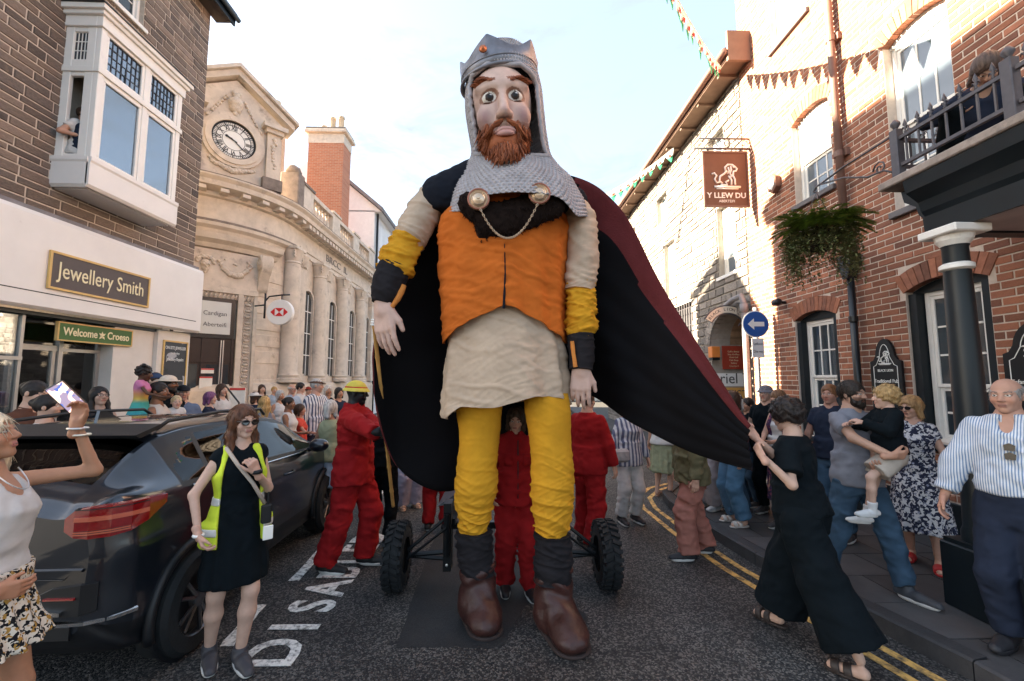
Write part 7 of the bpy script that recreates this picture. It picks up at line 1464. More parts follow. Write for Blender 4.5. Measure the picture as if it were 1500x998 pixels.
for pxx, pyy in ((701, 292), (790, 284)):
    c = atY(pxx, pyy, 2.96); b = MB(); b.lathe([(.080, .012), (.080, .0), (.066, -.010), (.060, -.006), (.046, -.022), (.040, -.018), (.020, -.030), (.012, -.030), (.010, -.038), (.001, -.040)], c, 28, 'Y'); o = b.build('brooch', M_BRASS, giant, True, auto=35); bp.append(c); b = MB(); b.tube([c + Vector((.074 * math.cos(t), -.006, .074 * math.sin(t))) for t in np.linspace(0, 2 * PI, 29)[:-1]], .008, 6, closed=True); b.build('brooch_rim', mat('copper_rim', (.30, .12, .08), .4, metal=.6), o, True)
b = MB(); L_ = [bp[0].lerp(bp[1], t) + Vector((0, -.02 + .06 * (1 - (2 * t - 1) ** 2) * .3, -.26 * (1 - (2 * t - 1) ** 2))) - Vector((0, 0, .05)) for t in np.linspace(.03, .97, 46)]
for i in range(0, 45): p, d = (L_[i] + L_[i + 1]) / 2, (L_[i + 1] - L_[i]).normalized(); n = Vector((0, 1, 0)) if i % 2 else d.cross(Vector((0, 1, 0))).normalized(); b.tube([p + d * (.011 * math.cos(t)) + n * (.0065 * math.sin(t)) for t in np.linspace(0, 2 * PI, 9)[:-1]], .0028, 4, closed=True)
b.build('chain', M_BRASS, giant, True)
# cape
T_ = [atY(*p) for p in ((600, 325, 3.50), (640, 268, 3.56), (735, 245, 3.66), (845, 262, 3.56), (905, 300, 3.42), (960, 400, 3.26), (1022, 505, 3.10), (1098, 622, 2.95))]
M_ = [atY(*p) for p in ((554, 450, 3.42), (602, 480, 3.66), (690, 470, 3.82), (775, 470, 3.82), (850, 455, 3.66), (925, 510, 3.38), (1006, 583, 3.14), (1097, 650, 2.95))]
B_ = [atY(*p) for p in ((553, 600, 3.46), (582, 688, 3.66), (668, 716, 3.86), (760, 648, 3.86), (850, 578, 3.74), (930, 622, 3.46), (1015, 662, 3.2), (1102, 690, 2.96))]
NU2, NV2 = 120, 56; P = []
for i in range(NV2 + 1):
    v_ = i / NV2; row = []
    for j in range(NU2 + 1):
        u_ = j / NU2; a, m_, c = (Vector(cr(q, u_)) for q in (T_, M_, B_)); p = a * (2 * (v_ - .5) * (v_ - 1)) + m_ * (-4 * v_ * (v_ - 1)) + c * (2 * v_ * (v_ - .5)); w = .02 + .03 * v_; loose = max(0, 1 - max(0, u_ - .5) * 1.7)
        p.y += w * math.sin(26 * u_ + 2 * math.sin(5 * v_)) * loose + .006 * math.sin(40 * v_ + 20 * u_)
        row.append(p)
    P.append(row)
b = MB()
for i in range(NV2):
    for j in range(NU2):
        u_ = (j + .5) / NU2; lim = 0
        if u_ > .41: lim = .155 * min(1, (u_ - .41) / .12) * (1 - .25 * max(0, (u_ - .85) / .15)) + .03 * math.sin(8 * u_)
        b.cur = 1 if (i + .5) / NV2 < lim else 0; b.add([P[i][j], P[i + 1][j], P[i + 1][j + 1], P[i][j + 1]], [(0, 1, 2, 3)])
o = b.build('cape', [C_LINING, C_BURG], giant, True); md = o.modifiers.new('weld', 'WELD'); md.merge_threshold = .0005; md = o.modifiers.new('thick', 'SOLIDIFY'); md.thickness = .014; md.offset = 1; md.material_offset = 1; md.material_offset_rim = 1
# trolley
tro = empty('wheeled_frame', (0, 4.0, 0), label='black steel trolley frame on chunky tyres behind the giant\'s boots', cat='trolley')
M_TYRE = mat('tyre_rubber', (.006, .0075, .009), .8, var=.25, nscale=20, bump=.3); M_STEELB = mat('black_steel', (.007, .009, .011), .45, metal=.4, var=.2)
def trolley_wheel(c, r, w):
    e = empty('wheel', Vector(c) - Vector(tro.location), parent=tro); b = MB(); prof = [(r * .55, -w / 2), (r * .86, -w / 2), (r * .97, -w * .38), (r, -w * .2), (r, w * .2), (r * .97, w * .38), (r * .86, w / 2), (r * .55, w / 2)]; b.lathe(prof, c, 32, 'X', False); b.build('tyre', M_TYRE, e, True, auto=40)
    t_ = MB()
    for i in range(26):
        a = 2 * PI * i / 26; d = Vector((0, math.cos(a), math.sin(a))); tg = Vector((0, -math.sin(a), math.cos(a)))
        for s in (-1, 1): t_.obox(Vector(c) + d * (r + .006) + Vector((s * w * .22, 0, 0)) + tg * (s * .016), Vector((w * .17, 0, 0)) + tg * (s * .012), tg * .018, d * .012); t_.obox(Vector(c) + d * (r * .96) + Vector((s * w * .44, 0, 0)) + tg * .02, (w * .08, 0, 0), tg * .016, d * .02)
    t_.build('tread', M_TYRE, e); b = MB(); b.lathe([(r * .56, -w * .3), (r * .3, -w * .2), (.03, -w * .2), (.03, w * .2), (r * .3, w * .2), (r * .56, w * .3)], c, 20, 'X'); b.build('rim', M_STEELB, e, True, auto=40)
WL, WR = Vector((-.93, 3.98, .275)), Vector((.95, 3.98, .275)); trolley_wheel(WL, .272, .155); trolley_wheel(WR, .272, .165)
b = MB()
for s, W in ((-1, WL), (1, WR)):
    hx = W.x - s * .10; ix = s * .48
    b.tube([(hx, 3.98, .275), (ix, 3.98, .30)], .022, 8); b.tube([(hx, 3.95, .33), (ix, 3.95, .62)], .016, 8); b.tube([(hx, 4.02, .25), (ix, 4.02, .22)], .018, 8); b.tube([(hx, 3.9, .27), (ix, 3.85, .55)], .012, 6); b.box(ix - .035, ix + .035, 3.90, 4.06, .16, .74); b.tube([(ix, 3.88, .30), (ix, 3.88, .66)], .03, 8)
b.box(-.48, .48, 4.08, 4.14, .46, .52); b.box(-.48, -.42, 4.0, 5.1, .52, .58); b.box(.42, .48, 4.0, 5.1, .52, .58); b.box(-.48, .48, 5.1, 5.16, .52, .58); b.build('chassis', M_STEELB, tro)
b = MB(); b.tube([(.1, 4.12, .5), (.1, 4.12, 2.0), (.06, 3.6, 2.7), (.04, 3.5, 3.3)], .035, 8); b.build('mast', M_STEELB, tro); b = MB(); b.prism([(-.62, .62), (-.40, .76), (-.40, .64)], (0, 4.25, 0), (1, 0, 0), (0, 0, 1), (0, .5, 0)); b.build('side_plate', mat('grey_plate', (.10, .11, .13), .4, metal=.3), tro)
for sx in (-1, 1):
    for k in range(4): b = MB(); b.lathe([(.012, 0), (.012, -.012), (.004, -.014)], (sx * .48, 3.895, .22 + .13 * k), 8, 'Y'); b.build('bolt', _mats['steel'], tro)
# bamboo control pole
pole = MB(); p0, p1 = atY(548, 478, 3.24), atY(576, 742, 4.0); N = 60
prof = []
for i in range(N + 1):
    t = i / N; prof.append((p0.lerp(p1, t), .015 + (.004 if i % 9 == 0 else 0)))
pole.tube([p for p, _ in prof], [r for _, r in prof], 8); bam = tag(pole.build('bamboo_pole', mat('bamboo', (.46, .24, .07), .5, var=.25, nscale=7, streak=((9, 9, 2), .25)), None, True), 'tall bamboo control pole from the giant\'s hand to the helper in the yellow hat', 'pole')
b = MB(); b.tube([p0 + Vector((0, 0, .06 - .003 * k)) + Vector((.024 * math.cos(k), .024 * math.sin(k), 0)) for k in range(20)], .006, 5); b.build('cord_binding', M_WHITEL, bam)
# ================================================================== PARKED CAR
M_CARP = mat('car_paint', (.016, .021, .030), .28, metal=.55, coat=1.0, spec=.5, var=.0); M_TRIM = mat('car_black_trim', (.005, .006, .008), .5, var=.1); M_CHROME = mat('chrome', (.62, .62, .62), .15, metal=1.0, var=0)
M_TAIL = mat('tail_lens', (.22, .006, .008), .10, spec=.8, coat=1.0, var=.15, nscale=40); M_TAILP = mat('tail_amber', (.50, .12, .07), .12, coat=1.0, var=.1)
car = empty('parked_car', (-3.02, 2.50, 0), R(1.2), label='dark grey compact hatchback parked in the disabled bay on the left', cat='car')
LEN = 3.9
ST_ = [(0.0, .72, .44, 1.10, .54), (.05, .81, .36, 1.17, .56), (.14, .87, .28, 1.23, .575), (.28, .895, .24, 1.33, .59), (.46, .90, .22, 1.44, .605), (.60, .90, .22, 1.495, .62), (.85, .90, .22, 1.525, .63), (1.2, .90, .22, 1.53, .635), (1.6, .90, .22, 1.52, .635), (2.0, .90, .22, 1.49, .63), (2.35, .90, .22, 1.41, .61), (2.65, .895, .22, 1.27, .60), (2.9, .89, .22, 1.12, .64), (3.15, .88, .22, 1.05, .66), (3.5, .84, .24, .97, .62), (3.75, .76, .28, .88, .55), (3.9, .64, .36, .72, .45)]
def car_prof(w, zb, zt, wr, y=1.0):
    bl = min(float(np.interp(y, [0, .6, 2.4], [1.17, 1.10, 1.03])), zt - .035); g = lambda a: bl + (zt - .035 - bl) * a
    return [(0, zb), (w * .86, zb), (w * .97, zb + .09), (w, .50), (w * .988, .68), (w * 1.0, .84), (w * .985, .94), (w * .945, bl), (w * .945 + (wr - w * .945) * .45, g(.45)), (wr + .03, g(.86)), (wr - .04, g(1.0)), (wr * .55, zt - .004), (0, zt)]
NY, NJ = 110, 96
yk = [s[0] for s in ST_]
def car_pt(y, j):
    pr = [np.interp(y, yk, [s[k] for s in ST_]) for k in (1, 2, 3, 4)]
    return pr
CP = []
ys = np.concatenate([np.linspace(0, .6, 40), np.linspace(.62, 3.4, 60), np.linspace(3.43, 3.9, 14)])
for y in ys:
    # smooth interpolation of station values
    i = int(np.searchsorted(yk, y, 'right') - 1); i = min(i, len(yk) - 2); t = (y - yk[i]) / (yk[i + 1] - yk[i]); tt = (i + t) / (len(yk) - 1); v = cr([s for s in ST_], tt); pr = car_prof(v[1], v[2], v[3], v[4], y); row = []
    for q in range(NJ + 1): x, z = cr(pr, q / NJ); row.append((x, y, z, 12 * q / NJ))
    CP.append(row)
groups = {'body': [], 'side_window': [], 'rear_window': [], 'windscreen': [], 'sill_cladding': [], 'window_trim': []}
for a in range(len(ys) - 1):
    for q in range(NJ):
        y = (ys[a] + ys[a + 1]) / 2; j = 12 * (q + .5) / NJ; z = CP[a][q][2]; k = 'body'
        if j < 2.6: k = 'sill_cladding'
        if 7.05 < j < 9.6 and .50 < y < 2.82 and z > 1.0: k = 'window_trim'
        if 7.2 < j < 9.15:
            top = np.interp(y, [.52, .80, 1.5, 2.3, 2.75], [7.8, 9.0, 9.15, 9.0, 7.6]); 
            if j < top and (.54 < y < .80 or .87 < y < 1.50 or 1.58 < y < 2.68): k = 'side_window'
        if j > 9.9 and .17 < y < .50: k = 'rear_window'
        if j > 9.7 and 2.20 < y < 2.84: k = 'windscreen'
        groups[k].append((a, q))
for k, fl in groups.items():
    for sides in ((1, -1),) if k not in ('side_window',) else ((1,), (-1,)):
        b = MB(); ix = {}
        for sx in sides:
            for a, q in fl:
                f = []
                for (aa, qq) in ((a, q), (a + 1, q), (a + 1, q + 1), (a, q + 1)):
                    key = (aa, qq, sx if qq not in (0, NJ) else 0)
                    if key not in ix: p = CP[aa][qq]; ix[key] = len(b.v); b.v.append((sx * p[0], p[1], p[2]))
                    f.append(ix[key])
                b.f.append(tuple(f if sx > 0 else f[::-1])); b.m.append(0)
        if k == 'body':                                          # close the tail and the nose
            for a in (0, len(ys) - 1):
                ring = [(p[0], p[1], p[2]) for p in CP[a]]; ring2 = [(-p[0], p[1], p[2]) for p in CP[a]][::-1]; b.add(ring + ring2[1:-1], [tuple(range(len(ring + ring2[1:-1])))])
        b.build(k, {'body': M_CARP, 'sill_cladding': M_TRIM, 'window_trim': M_TRIM}.get(k, M_TINT), car, k != 'x', True, auto=45)
b = MB(); b.cbox(-.70, .70, .35, 2.3, .35, .78, .05); b.cbox(-.55, -.08, 1.1, 1.25, .75, 1.18, .04); b.cbox(.08, .55, 1.1, 1.25, .75, 1.18, .04); b.cbox(-.20, -.45, 1.12, 1.22, 1.2, 1.34, .03); b.cbox(.20, .45, 1.12, 1.22, 1.2, 1.34, .03); b.build('interior', M_TRIM, car, local=True)
def strip(nm, path, zs, m, t=.018, parent=car):
    """band following (x, y) path with (z0, z1) heights, standing proud by t"""
    P0, P1, Q0, Q1 = [], [], [], []; n = len(path)
    for i, (x, y) in enumerate(path):
        a, c = path[max(0, i - 1)], path[min(n - 1, i + 1)]; tg = Vector((c[0] - a[0], c[1] - a[1], 0)).normalized(); nn = Vector((tg.y, -tg.x, 0)); z0, z1 = zs[i]; p = Vector((x, y, 0))
        P0.append(p + UZ * z0); P1.append(p + UZ * z1); Q0.append(p + nn * t + UZ * (z0 + .006)); Q1.append(p + nn * t + UZ * (z1 - .006))
    b = MB(); b.grid([P0, Q0, Q1, P1], cu=True); b.add([P0[0], Q0[0], Q1[0], P1[0]], [(0, 1, 2, 3)]); b.add([P0[-1], Q0[-1], Q1[-1], P1[-1]], [(3, 2, 1, 0)]); return b.build(nm, m, parent, False, True)
TP = [(.60, -.006), (.65, -.006), (.715, .0), (.795, .04), (.848, .10), (.876, .18), (.886, .30)]
for sx in (1, -1):
    f = (lambda P: [(sx * x, y) for x, y in P][::sx]); g = (lambda Z: Z[::sx])
    tl = strip('taillight', f(TP), g([(1.00, 1.08), (.965, 1.125), (.955, 1.135), (.955, 1.14), (.965, 1.14), (1.0, 1.14), (1.07, 1.13)]), M_TAIL, .022)
    strip('light_bar', f(TP[1:6]), g([(1.05, 1.085)] * 5), M_TAILP, .028, tl); strip('lens_dark_strip', f(TP[1:5]), g([(.975, 1.01)] * 4), M_TRIM, .0245, tl); [strip('lens_rib', f(TP[1:5]), g([(z_, z_ + .004)] * 4), M_TAILP, .027, tl) for z_ in (.985, .997)]; strip('lens_rim', f(TP[1:6]), g([(1.112, 1.128)] * 5), M_TRIM, .025, tl)  # includes a black trim strip low across the tail lens
    strip('bumper_vent', f([(.34, .0), (.55, -.002), (.70, .0), (.765, .03)]), g([(.56, .60), (.545, .70), (.545, .72), (.56, .72)]), M_TRIM, .014); strip('vent_blade', f([(.30, -.004), (.5, -.006), (.62, -.004)]), g([(.585, .60), (.56, .60), (.555, .585)]), M_CHROME, .03); strip('reflector', f([(.52, -.004), (.68, -.002)]), g([(.635, .655)] * 2), M_TAIL, .024)
    strip('bumper_lip', f([(.2, -.002), (.6, -.004), (.72, .01), (.82, .07), (.88, .16)]), g([(.49, .52)] * 5), M_CHROME, .012)
    b = MB(); b.tube([(sx * .862, .60, 1.105), (sx * .866, 1.4, 1.075), (sx * .862, 2.2, 1.045), (sx * .85, 2.7, 1.045)], .009, 6); b.build('chrome_strip', M_CHROME, car, True, True)
    b = MB(); b.tube([(sx * .56, .62, 1.49), (sx * .57, .72, 1.54), (sx * .585, 1.3, 1.565), (sx * .575, 1.95, 1.54), (sx * .565, 2.05, 1.48)], .014, 8); b.build('roof_rail', M_CHROME if False else M_TRIM, car, True, True)
    b = MB(); F = SDF(.014); F.add(ell((sx * 1.0, 2.42, 1.10), (.11, .07, .075)), 0); F.add(cone((sx * .88, 2.45, 1.05), (sx * .95, 2.43, 1.08), .03, .03), .02); v, q = F.mesh(); link('wing_mirror', mesh_np('wing_mirror', v, q), M_CARP, car)
    for y in (1.02, 1.85): b = MB(); b.tube([(sx * .895, y, .90), (sx * .925, y + .03, .90), (sx * .925, y + .16, .90), (sx * .895, y + .19, .90)], .012, 6); b.build('door_handle', M_CARP, car, True, True)
    b = MB(); b.tube([(sx * .893, .84, 1.02), (sx * .903, .86, .6), (sx * .905, .95, .3)], .003, 4); b.tube([(sx * .893, 1.54, 1.02), (sx * .905, 1.54, .3)], .003, 4); b.build('door_gap', M_TRIM, car, False, True)
strip('rear_diffuser', [(-.66, .0), (0, -.004), (.66, .0)], [(.42, .50)] * 3, M_TRIM, .012); strip('tailgate_crease', [(-.70, -.0), (0, -.004), (.70, .0)], [(.78, .80)] * 3, M_CARP, .014)
b = MB(); b.tube([(-.66, .02, .80), (-.60, -.006, .74), (.60, -.006, .74), (.66, .02, .80), (.70, .03, .93)], .004, 5); b.build('tailgate_gap', M_TRIM, car, True, True)
strip('number_plate', [(-.26, -.004), (.26, -.004)], [(.64, .75)] * 2, mat('plate_yellow', (.62, .45, .05), .4), .012)
b = MB(); b.prism([(.44, 1.45), (.62, 1.505), (.62, 1.53), (.40, 1.475)], (-.60, 0, 0), (0, 1, 0), (0, 0, 1), (1.2, 0, 0)); b.build('spoiler', M_TRIM, car, False, True)
b = MB(); b.prism([(.78, 1.515), (1.0, 1.525), (.86, 1.60), (.80, 1.61)], (-.012, 0, 0), (0, 1, 0), (0, 0, 1), (.024, 0, 0)); b.build('aerial_fin', M_CARP, car, False, True)
def car_wheel(x, y, sx):
    e = empty('wheel', (x, y, .335), parent=car); r = .335; b = MB(); b.lathe([(r * .66, -.11), (r * .92, -.11), (r, -.08), (r, .08), (r * .92, .11), (r * .66, .11)], (0, 0, 0), 36, 'X', False); b.build('tyre', M_TYRE, e, True, True, auto=40)
    b = MB(); b.lathe([(r * .68, .10), (r * .66, .105), (r * .62, .09), (r * .60, -.08)], (0, 0, 0), 36, 'X', False) if sx > 0 else b.lathe([(r * .68, -.10), (r * .66, -.105), (r * .62, -.09), (r * .60, .08)], (0, 0, 0), 36, 'X', False)
    for i in range(5):
        for da in (-.17, .17): a = 2 * PI * i / 5 + da; b.tube([(sx * .09, .05 * math.cos(a), .05 * math.sin(a)), (sx * .095, r * .62 * math.cos(a + da * .3), r * .62 * math.sin(a + da * .3))], .014, 6)
    b.lathe([(.06, .06 * sx), (.05, .1 * sx), (.02, .105 * sx)], (0, 0, 0), 16, 'X'); b.build('rim', mat('alloy', (.16, .16, .17), .3, metal=.9), e, True, True, auto=40); b = MB(); b.lathe([(.0, .0), (r * .6, .0), (r * .6, .01)], (0, 0, 0), 24, 'X', False); b.build('brake_disc', M_TRIM, e, False, True)
for sx in (1, -1):
    for y in (.62, 2.95):
        car_wheel(sx * .845, y, sx); b = MB(); b.tube([(sx * .895, y + .385 * math.cos(a), .345 + .385 * math.sin(a)) for a in np.linspace(-.25, PI + .25, 25)], .03, 8); b.build('arch_cladding', M_TRIM, car, True, True)
        b = MB(); b.lathe([(.37, -.01), (.37, .010)], (sx * .895 - .003, y, .345), 30, 'X'); b.build('arch_dark_disc', M_TRIM, car, False, True)  # black disc standing in for the shaded hollow of the wheel arch
# ================================================================== PEOPLE
def who(px, top, Y, ground=.12):
    p = atY(px, top, Y); return (p.x, Y, ground), p.z - ground
K = lambda n, c, **k: cloth('cloth_' + n, c, **k)
C_BLK = K('black', BLACK, var=.1); C_RED = K('red_overall', (.27, .011, .013), var=.12); C_WHT = K('white', (.54, .525, .51)); C_DENIM = K('denim', (.045, .085, .135), var=.3, nscale=5)
C_GREY = K('grey_marl', (.20, .205, .235)); C_NAVYC = K('navy', (.018, .025, .045)); C_LAV = K('lavender', (.34, .34, .44)); C_KHAKI = K('khaki', (.13, .115, .065)); C_PINK = K('dusty_pink', (.34, .14, .11)); C_SAGE = K('sage', (.28, .30, .19))
C_BROWN = K('brown', (.10, .045, .03)); C_CORAL = K('coral', (.52, .07, .05)); C_BLUEL = K('light_blue', (.32, .40, .50))
PALE, TAN, BROWN, DEEP, FAIR = (.52, .315, .23), (.42, .215, .13), (.22, .10, .055), (.10, .045, .025), (.54, .345, .265)
HB, HD, HL, HG, HR2 = (.045, .022, .013), (.014, .010, .009), (.42, .26, .10), (.42, .40, .38), (.10, .038, .018)
D = lambda kind, m, **k: dict(kind=kind, mat=m, **k)
# --- the steward in the yellow vest
M_HIVIS = K('hivis', (.60, .72, .06), bump=.3); M_REFL = mat('reflective_tape', (.62, .62, .60), .4, var=.05)
def hivis(root, T2, S, part, rows, arms, sh, s_, rc):
    F = SDF(rc); F.add(loft(rows, T2, .034, .80, 1.45), 0); F.add(loft([(.80, .20, .15, 0), (.95, .19, .145, 0)], T2, .02, .80, .95), .03); F.noise(wrinkle(.005, 24, 1))
    for i in (0, 1): F.sub(ell(T2 @ Vector(((1 - 2 * i) * .19, 0, 1.37)), A3((.07, .2, .13)) * S), .01)
    F.sub(ell(T2 @ Vector((.0, -.16, 1.0)), A3((.135, .18, .60)) * S), .01); F.sub(ell(T2 @ Vector((0, -.02, 1.50)), A3((.08, .12, .10)) * S), .01); part('hi_vis_vest', F, M_HIVIS)
    for nm, z0, z1 in (('reflective_band', .88, .93), ('reflective_band', 1.06, 1.11)):
        G = SDF(rc * .9); G.add(loft(rows, T2, .040, z0, z1), 0); G.add(loft([(.80, .20, .15, 0), (.95, .19, .145, 0)], T2, .026, max(z0, .8), min(z1, .95)), 0) if z0 < .9 else None; G.sub(ell(T2 @ Vector((0, -.16, 1.0)), A3((.138, .18, .60)) * S), .0); part(nm, G, M_REFL)
def steward_extra(I):
    T2, S, r = I['T2'], I['S'], I['root']; b = MB(); b.tube([T2 @ Vector(p) for p in ((-.10, -.06, 1.44), (-.04, -.15, 1.33), (.05, -.165, 1.20), (.13, -.15, 1.05))], .012, 6); b.build('shoulder_strap', mat('strap_beige', (.45, .38, .32), .8), r, True, True)
    b = MB(); b.cbox(.10, .16, -.20, -.165, .90, 1.02, .008); b.cbox(.135, .145, -.185, -.175, 1.02, 1.10, .003); o = b.build('radio', M_TRIM, r, False, True); b = MB(); b.cbox(.11, .17, -.214, -.205, .80, .89, .004); b.build('pass_card', M_WHITEL, r, False, True)
    b = MB(); c = I['arms'][0][1] * S; b.lathe([(.031, -.012), (.036, -.008), (.036, .012), (.031, .014)], c, 14); b.build('watch', M_TRIM, r, True, True); b = MB(); c = I['arms'][1][1] * S; b.lathe([(.030, -.008), (.033, 0), (.030, .008)], c, 14); b.build('bracelet', M_WHITEL, r, True, True)
p = atZ(330, 978, 0)
person('woman in yellow hi-vis vest, sunglasses and black skirt beside the parked car', (p.x, p.y + .04, 0), R(10), 1.70, 'f', FAIR, ('long', HR2, .34, .55), D('tee', C_BLK, sleeve=.18, hem=1.0, tuck=1, vd=.07), D('skirt', K('black_denim', BLACK, var=.2), hem=.545, flare=.205, fdepth=.185, fold=.010, waist=1.06), dict(kind='shoe', col=(.045, .043, .05)), 0, hl=(.06, -.20, 1.28), el=(.25, .1, -1), hr=(-.235, -.17, .93), er=(-.9, .4, 0), fl=(.05, -.09, 0), fr=(-.10, .08, 0), head=(2, 16, 0), glasses='sun', handl=dict(d=(-.35, -.25, .8), n=(-.6, .7, .3), s=(-.5, -.3, .3), curl=.75), handr=dict(d=(.25, -.35, -.8), curl=.5), cloak=hivis, extra=steward_extra, lip=(.40, .16, .15), build=.90)
# --- blonde woman taking a picture
C_LEO = K('animal_print', (.62, .56, .47), spots=[(52, .52, (.012, .012, .014)), (46, .60, (.36, .20, .05)), (42, .66, (.02, .02, .025))], var=.05)
pb, hgt = who(8, 590, 1.96, 0.0)
def blonde_extra(I):
    r, S = I['root'], I['S']; w = I['arms'][0][1] * S; d = (I['arms'][0][1] - I['arms'][0][0]).normalized()
    for k, c in ((0, (.6, .6, .6)), (.035, (.75, .7, .6))): b = MB(); b.tube([w - d * (.02 + k) + Vector((.036 * math.cos(t), .036 * math.sin(t), 0)) for t in np.linspace(0, 2 * PI, 15)[:-1]], .006, 6, closed=True); b.build('bracelet', mat('bangle_%d' % int(k * 1000), c, .3, metal=.6), r, True, True)
    b = MB(); w2 = I['arms'][1][1] * S; b.tube([w2 + Vector((.04 * math.cos(t), .01, .04 * math.sin(t) + .03)) for t in np.linspace(0, 2 * PI, 15)[:-1]], .007, 6, closed=True); b.build('bracelet', mat('bangle_0', (.6, .6, .6), .3), r, True, True)
    b = MB(); b.tube([I['T2'] @ Vector((.07 * math.cos(t), -.055 - .065 * abs(math.sin(t)), 1.45 - .09 * abs(math.sin(t)))) for t in np.linspace(0, PI, 13)], .003, 5); b.build('necklace', mat('silver', (.7, .7, .7), .3, metal=.9), r, True, True)
I = person('blonde woman in white vest and animal print skirt raising a phone at the left edge', pb, R(62), hgt, 'f', TAN, ('long', (.62, .52, .38), .20, -.2), D('tank', C_WHT, hem=1.0, tuck=1, neck=1.40, vd=.11, vw=.07), D('skirt', C_LEO, hem=.71, flare=.235, fdepth=.21, fold=.022, nf=14, waist=1.03), (.3, .2, .12), 0, hlw=atY(112, 622, 2.16), el=(.3, -.2, -1), hr=(-.20, -.12, 1.00), er=(-1, .5, 0), lean=R(-3), head=(-14, 4, 0), handl=dict(d=(0, -.15, 1), n=(-.8, -.5, 0), s=(-.2, -.9, .1), curl=.5), handr=dict(d=(.5, -.8, -.1), n=(.6, .6, 0), s=(0, -.3, .9), curl=.4), extra=blonde_extra, lip=(.45, .15, .14), build=.95)
hw_p = I['root'].matrix_basis @ (I['arms'][0][1] * I['S']) if False else Matrix.Translation(I['root'].location) @ Matrix.Rotation(I['root'].rotation_euler.z, 4, 'Z') @ (I['arms'][0][1] * I['S'])
ph_ = empty('phone', hw_p + Vector((-.01, 0, .09))); tag(ph_, 'phone held up by the blonde woman at the left edge', 'phone'); ph_.rotation_euler = (R(8), R(-38), R(25))
b = MB(); b.cbox(-.040, .040, -.005, .005, -.02, .135, .005); b.build('case', M_BLACKP, ph_, False, True); b = MB(); b.box(-.035, .035, -.0062, -.0052, -.012, .128); b.build('screen', mat('phone_screen', (.10, .08, .12), .15, var=0, emit=.4, spots=[(22, .5, (.45, .30, .25)), (30, .6, (.03, .05, .16))]), ph_, False, True)
def overall_extra(I):
    T2, r = I['T2'], I['root']
    for sx in (-1, 1):
        b = MB(); P = [[T2 @ Vector((sx * (.045 + .075 * i / 4), -.150 + .022 * (i / 4) ** 2, 1.30 - .11 * j / 3)) for i in range(5)] for j in range(4)]; b.grid(P); o = b.build('chest_pocket', C_RED, r, True, True); md = o.modifiers.new('thick', 'SOLIDIFY'); md.thickness = .012; md.offset = 0
    b = MB(); b.tube([T2 @ Vector((0, -.158 + .008 * abs(z - 1.2), z)) for z in np.linspace(1.42, .90, 9)], .005, 5); b.build('zip', M_TRIM, r, True, True)
# --- red helper with the hat, masked in black
p = atZ(510, 838, 0); PL = lambda t: p0_.lerp(p1_, t); p0_, p1_ = atY(548, 478, 3.24), atY(576, 742, 4.0); C_HATB = (.62, .53, .10)
person('helper in red overalls, black face covering and yellow banded hat holding the bamboo pole', (p.x, p.y + .06, 0), R(62), atY(520, 556, p.y).z, 'm', (.006, .009, .012), ('none', HD), D('jacket', C_RED, hem=.80, off=.026, wr=.008, sr=1.35, neck=1.50), D('trousers', C_RED, r=(.118, .098, .098), wr=.011, cut=.98), dict(kind='shoe', col=(.012, .012, .014)), 0, hlw=PL(.66), el=(.6, .3, -.9), hrw=PL(.58), er=(-.7, .2, -.9), fl=(.12, -.12, .0), fr=(-.10, .16, .0), head=(4, 16, 0), hat=('bucket', C_HATB, (.45, .02, .03)), handl=dict(d=(-.3, -.9, 0), n=(-1, 0, 0), s=(0, 0, 1), curl=1.0), handr=dict(d=(.3, -.9, 0), n=(1, 0, 0), s=(0, 0, 1), curl=1.0), extra=overall_extra)
# --- puppeteer between the legs
pz = atY(752, 596, 3.84)
person('puppeteer in red overalls looking down between the giant\'s yellow legs', (pz.x + .02, 3.84, 0), R(8), pz.z + .03, 'f', PALE, ('bob', (.07, .045, .03)), D('jacket', C_RED, hem=.84, off=.024, wr=.009, sr=1.35, collar=1, neck=1.46), D('trousers', C_RED, r=(.108, .090, .085), wr=.011, cut=1.0), (.012, .012, .014), 0, head=(14, -12, 4), fl=(.12, -.05, 0), fr=(-.09, .06, 0), hl=(.24, -.12, .95), hr=(-.24, -.12, .95), build=.95, extra=overall_extra)
p = atZ(864, 800, 0); person('helper in red overalls half hidden behind the giant near the right wheel', (p.x, p.y, 0), R(150), 1.72, 'm', PALE, ('short', HB), D('jacket', C_RED, hem=.82, off=.024, sr=1.3), D('trousers', C_RED, r=(.115, .095, .090), wr=.011, cut=1.0), (.012, .012, .014), 1, fl=(.14, -.10, 0), fr=(-.12, .12, 0))
p = atZ(640, 775, 0); person('helper in red overalls mostly hidden behind the dark cape near the left wheel', (p.x, p.y, 0), R(170), 1.68, 'm', PALE, ('short', HD), D('jacket', C_RED, hem=.82, off=.024, sr=1.3), D('trousers', C_RED, r=(.105, .085, .075), wr=.010, cut=1.0), (.012, .012, .014), 1)
p = atZ(556, 796, 0); person('person in black walking just behind the helper in the yellow hat', (p.x, p.y, 0), R(160), 1.66, 'm', PALE, ('short', HD), D('tee', C_BLK), D('trousers', C_BLK), (.012, .012, .014), 1)
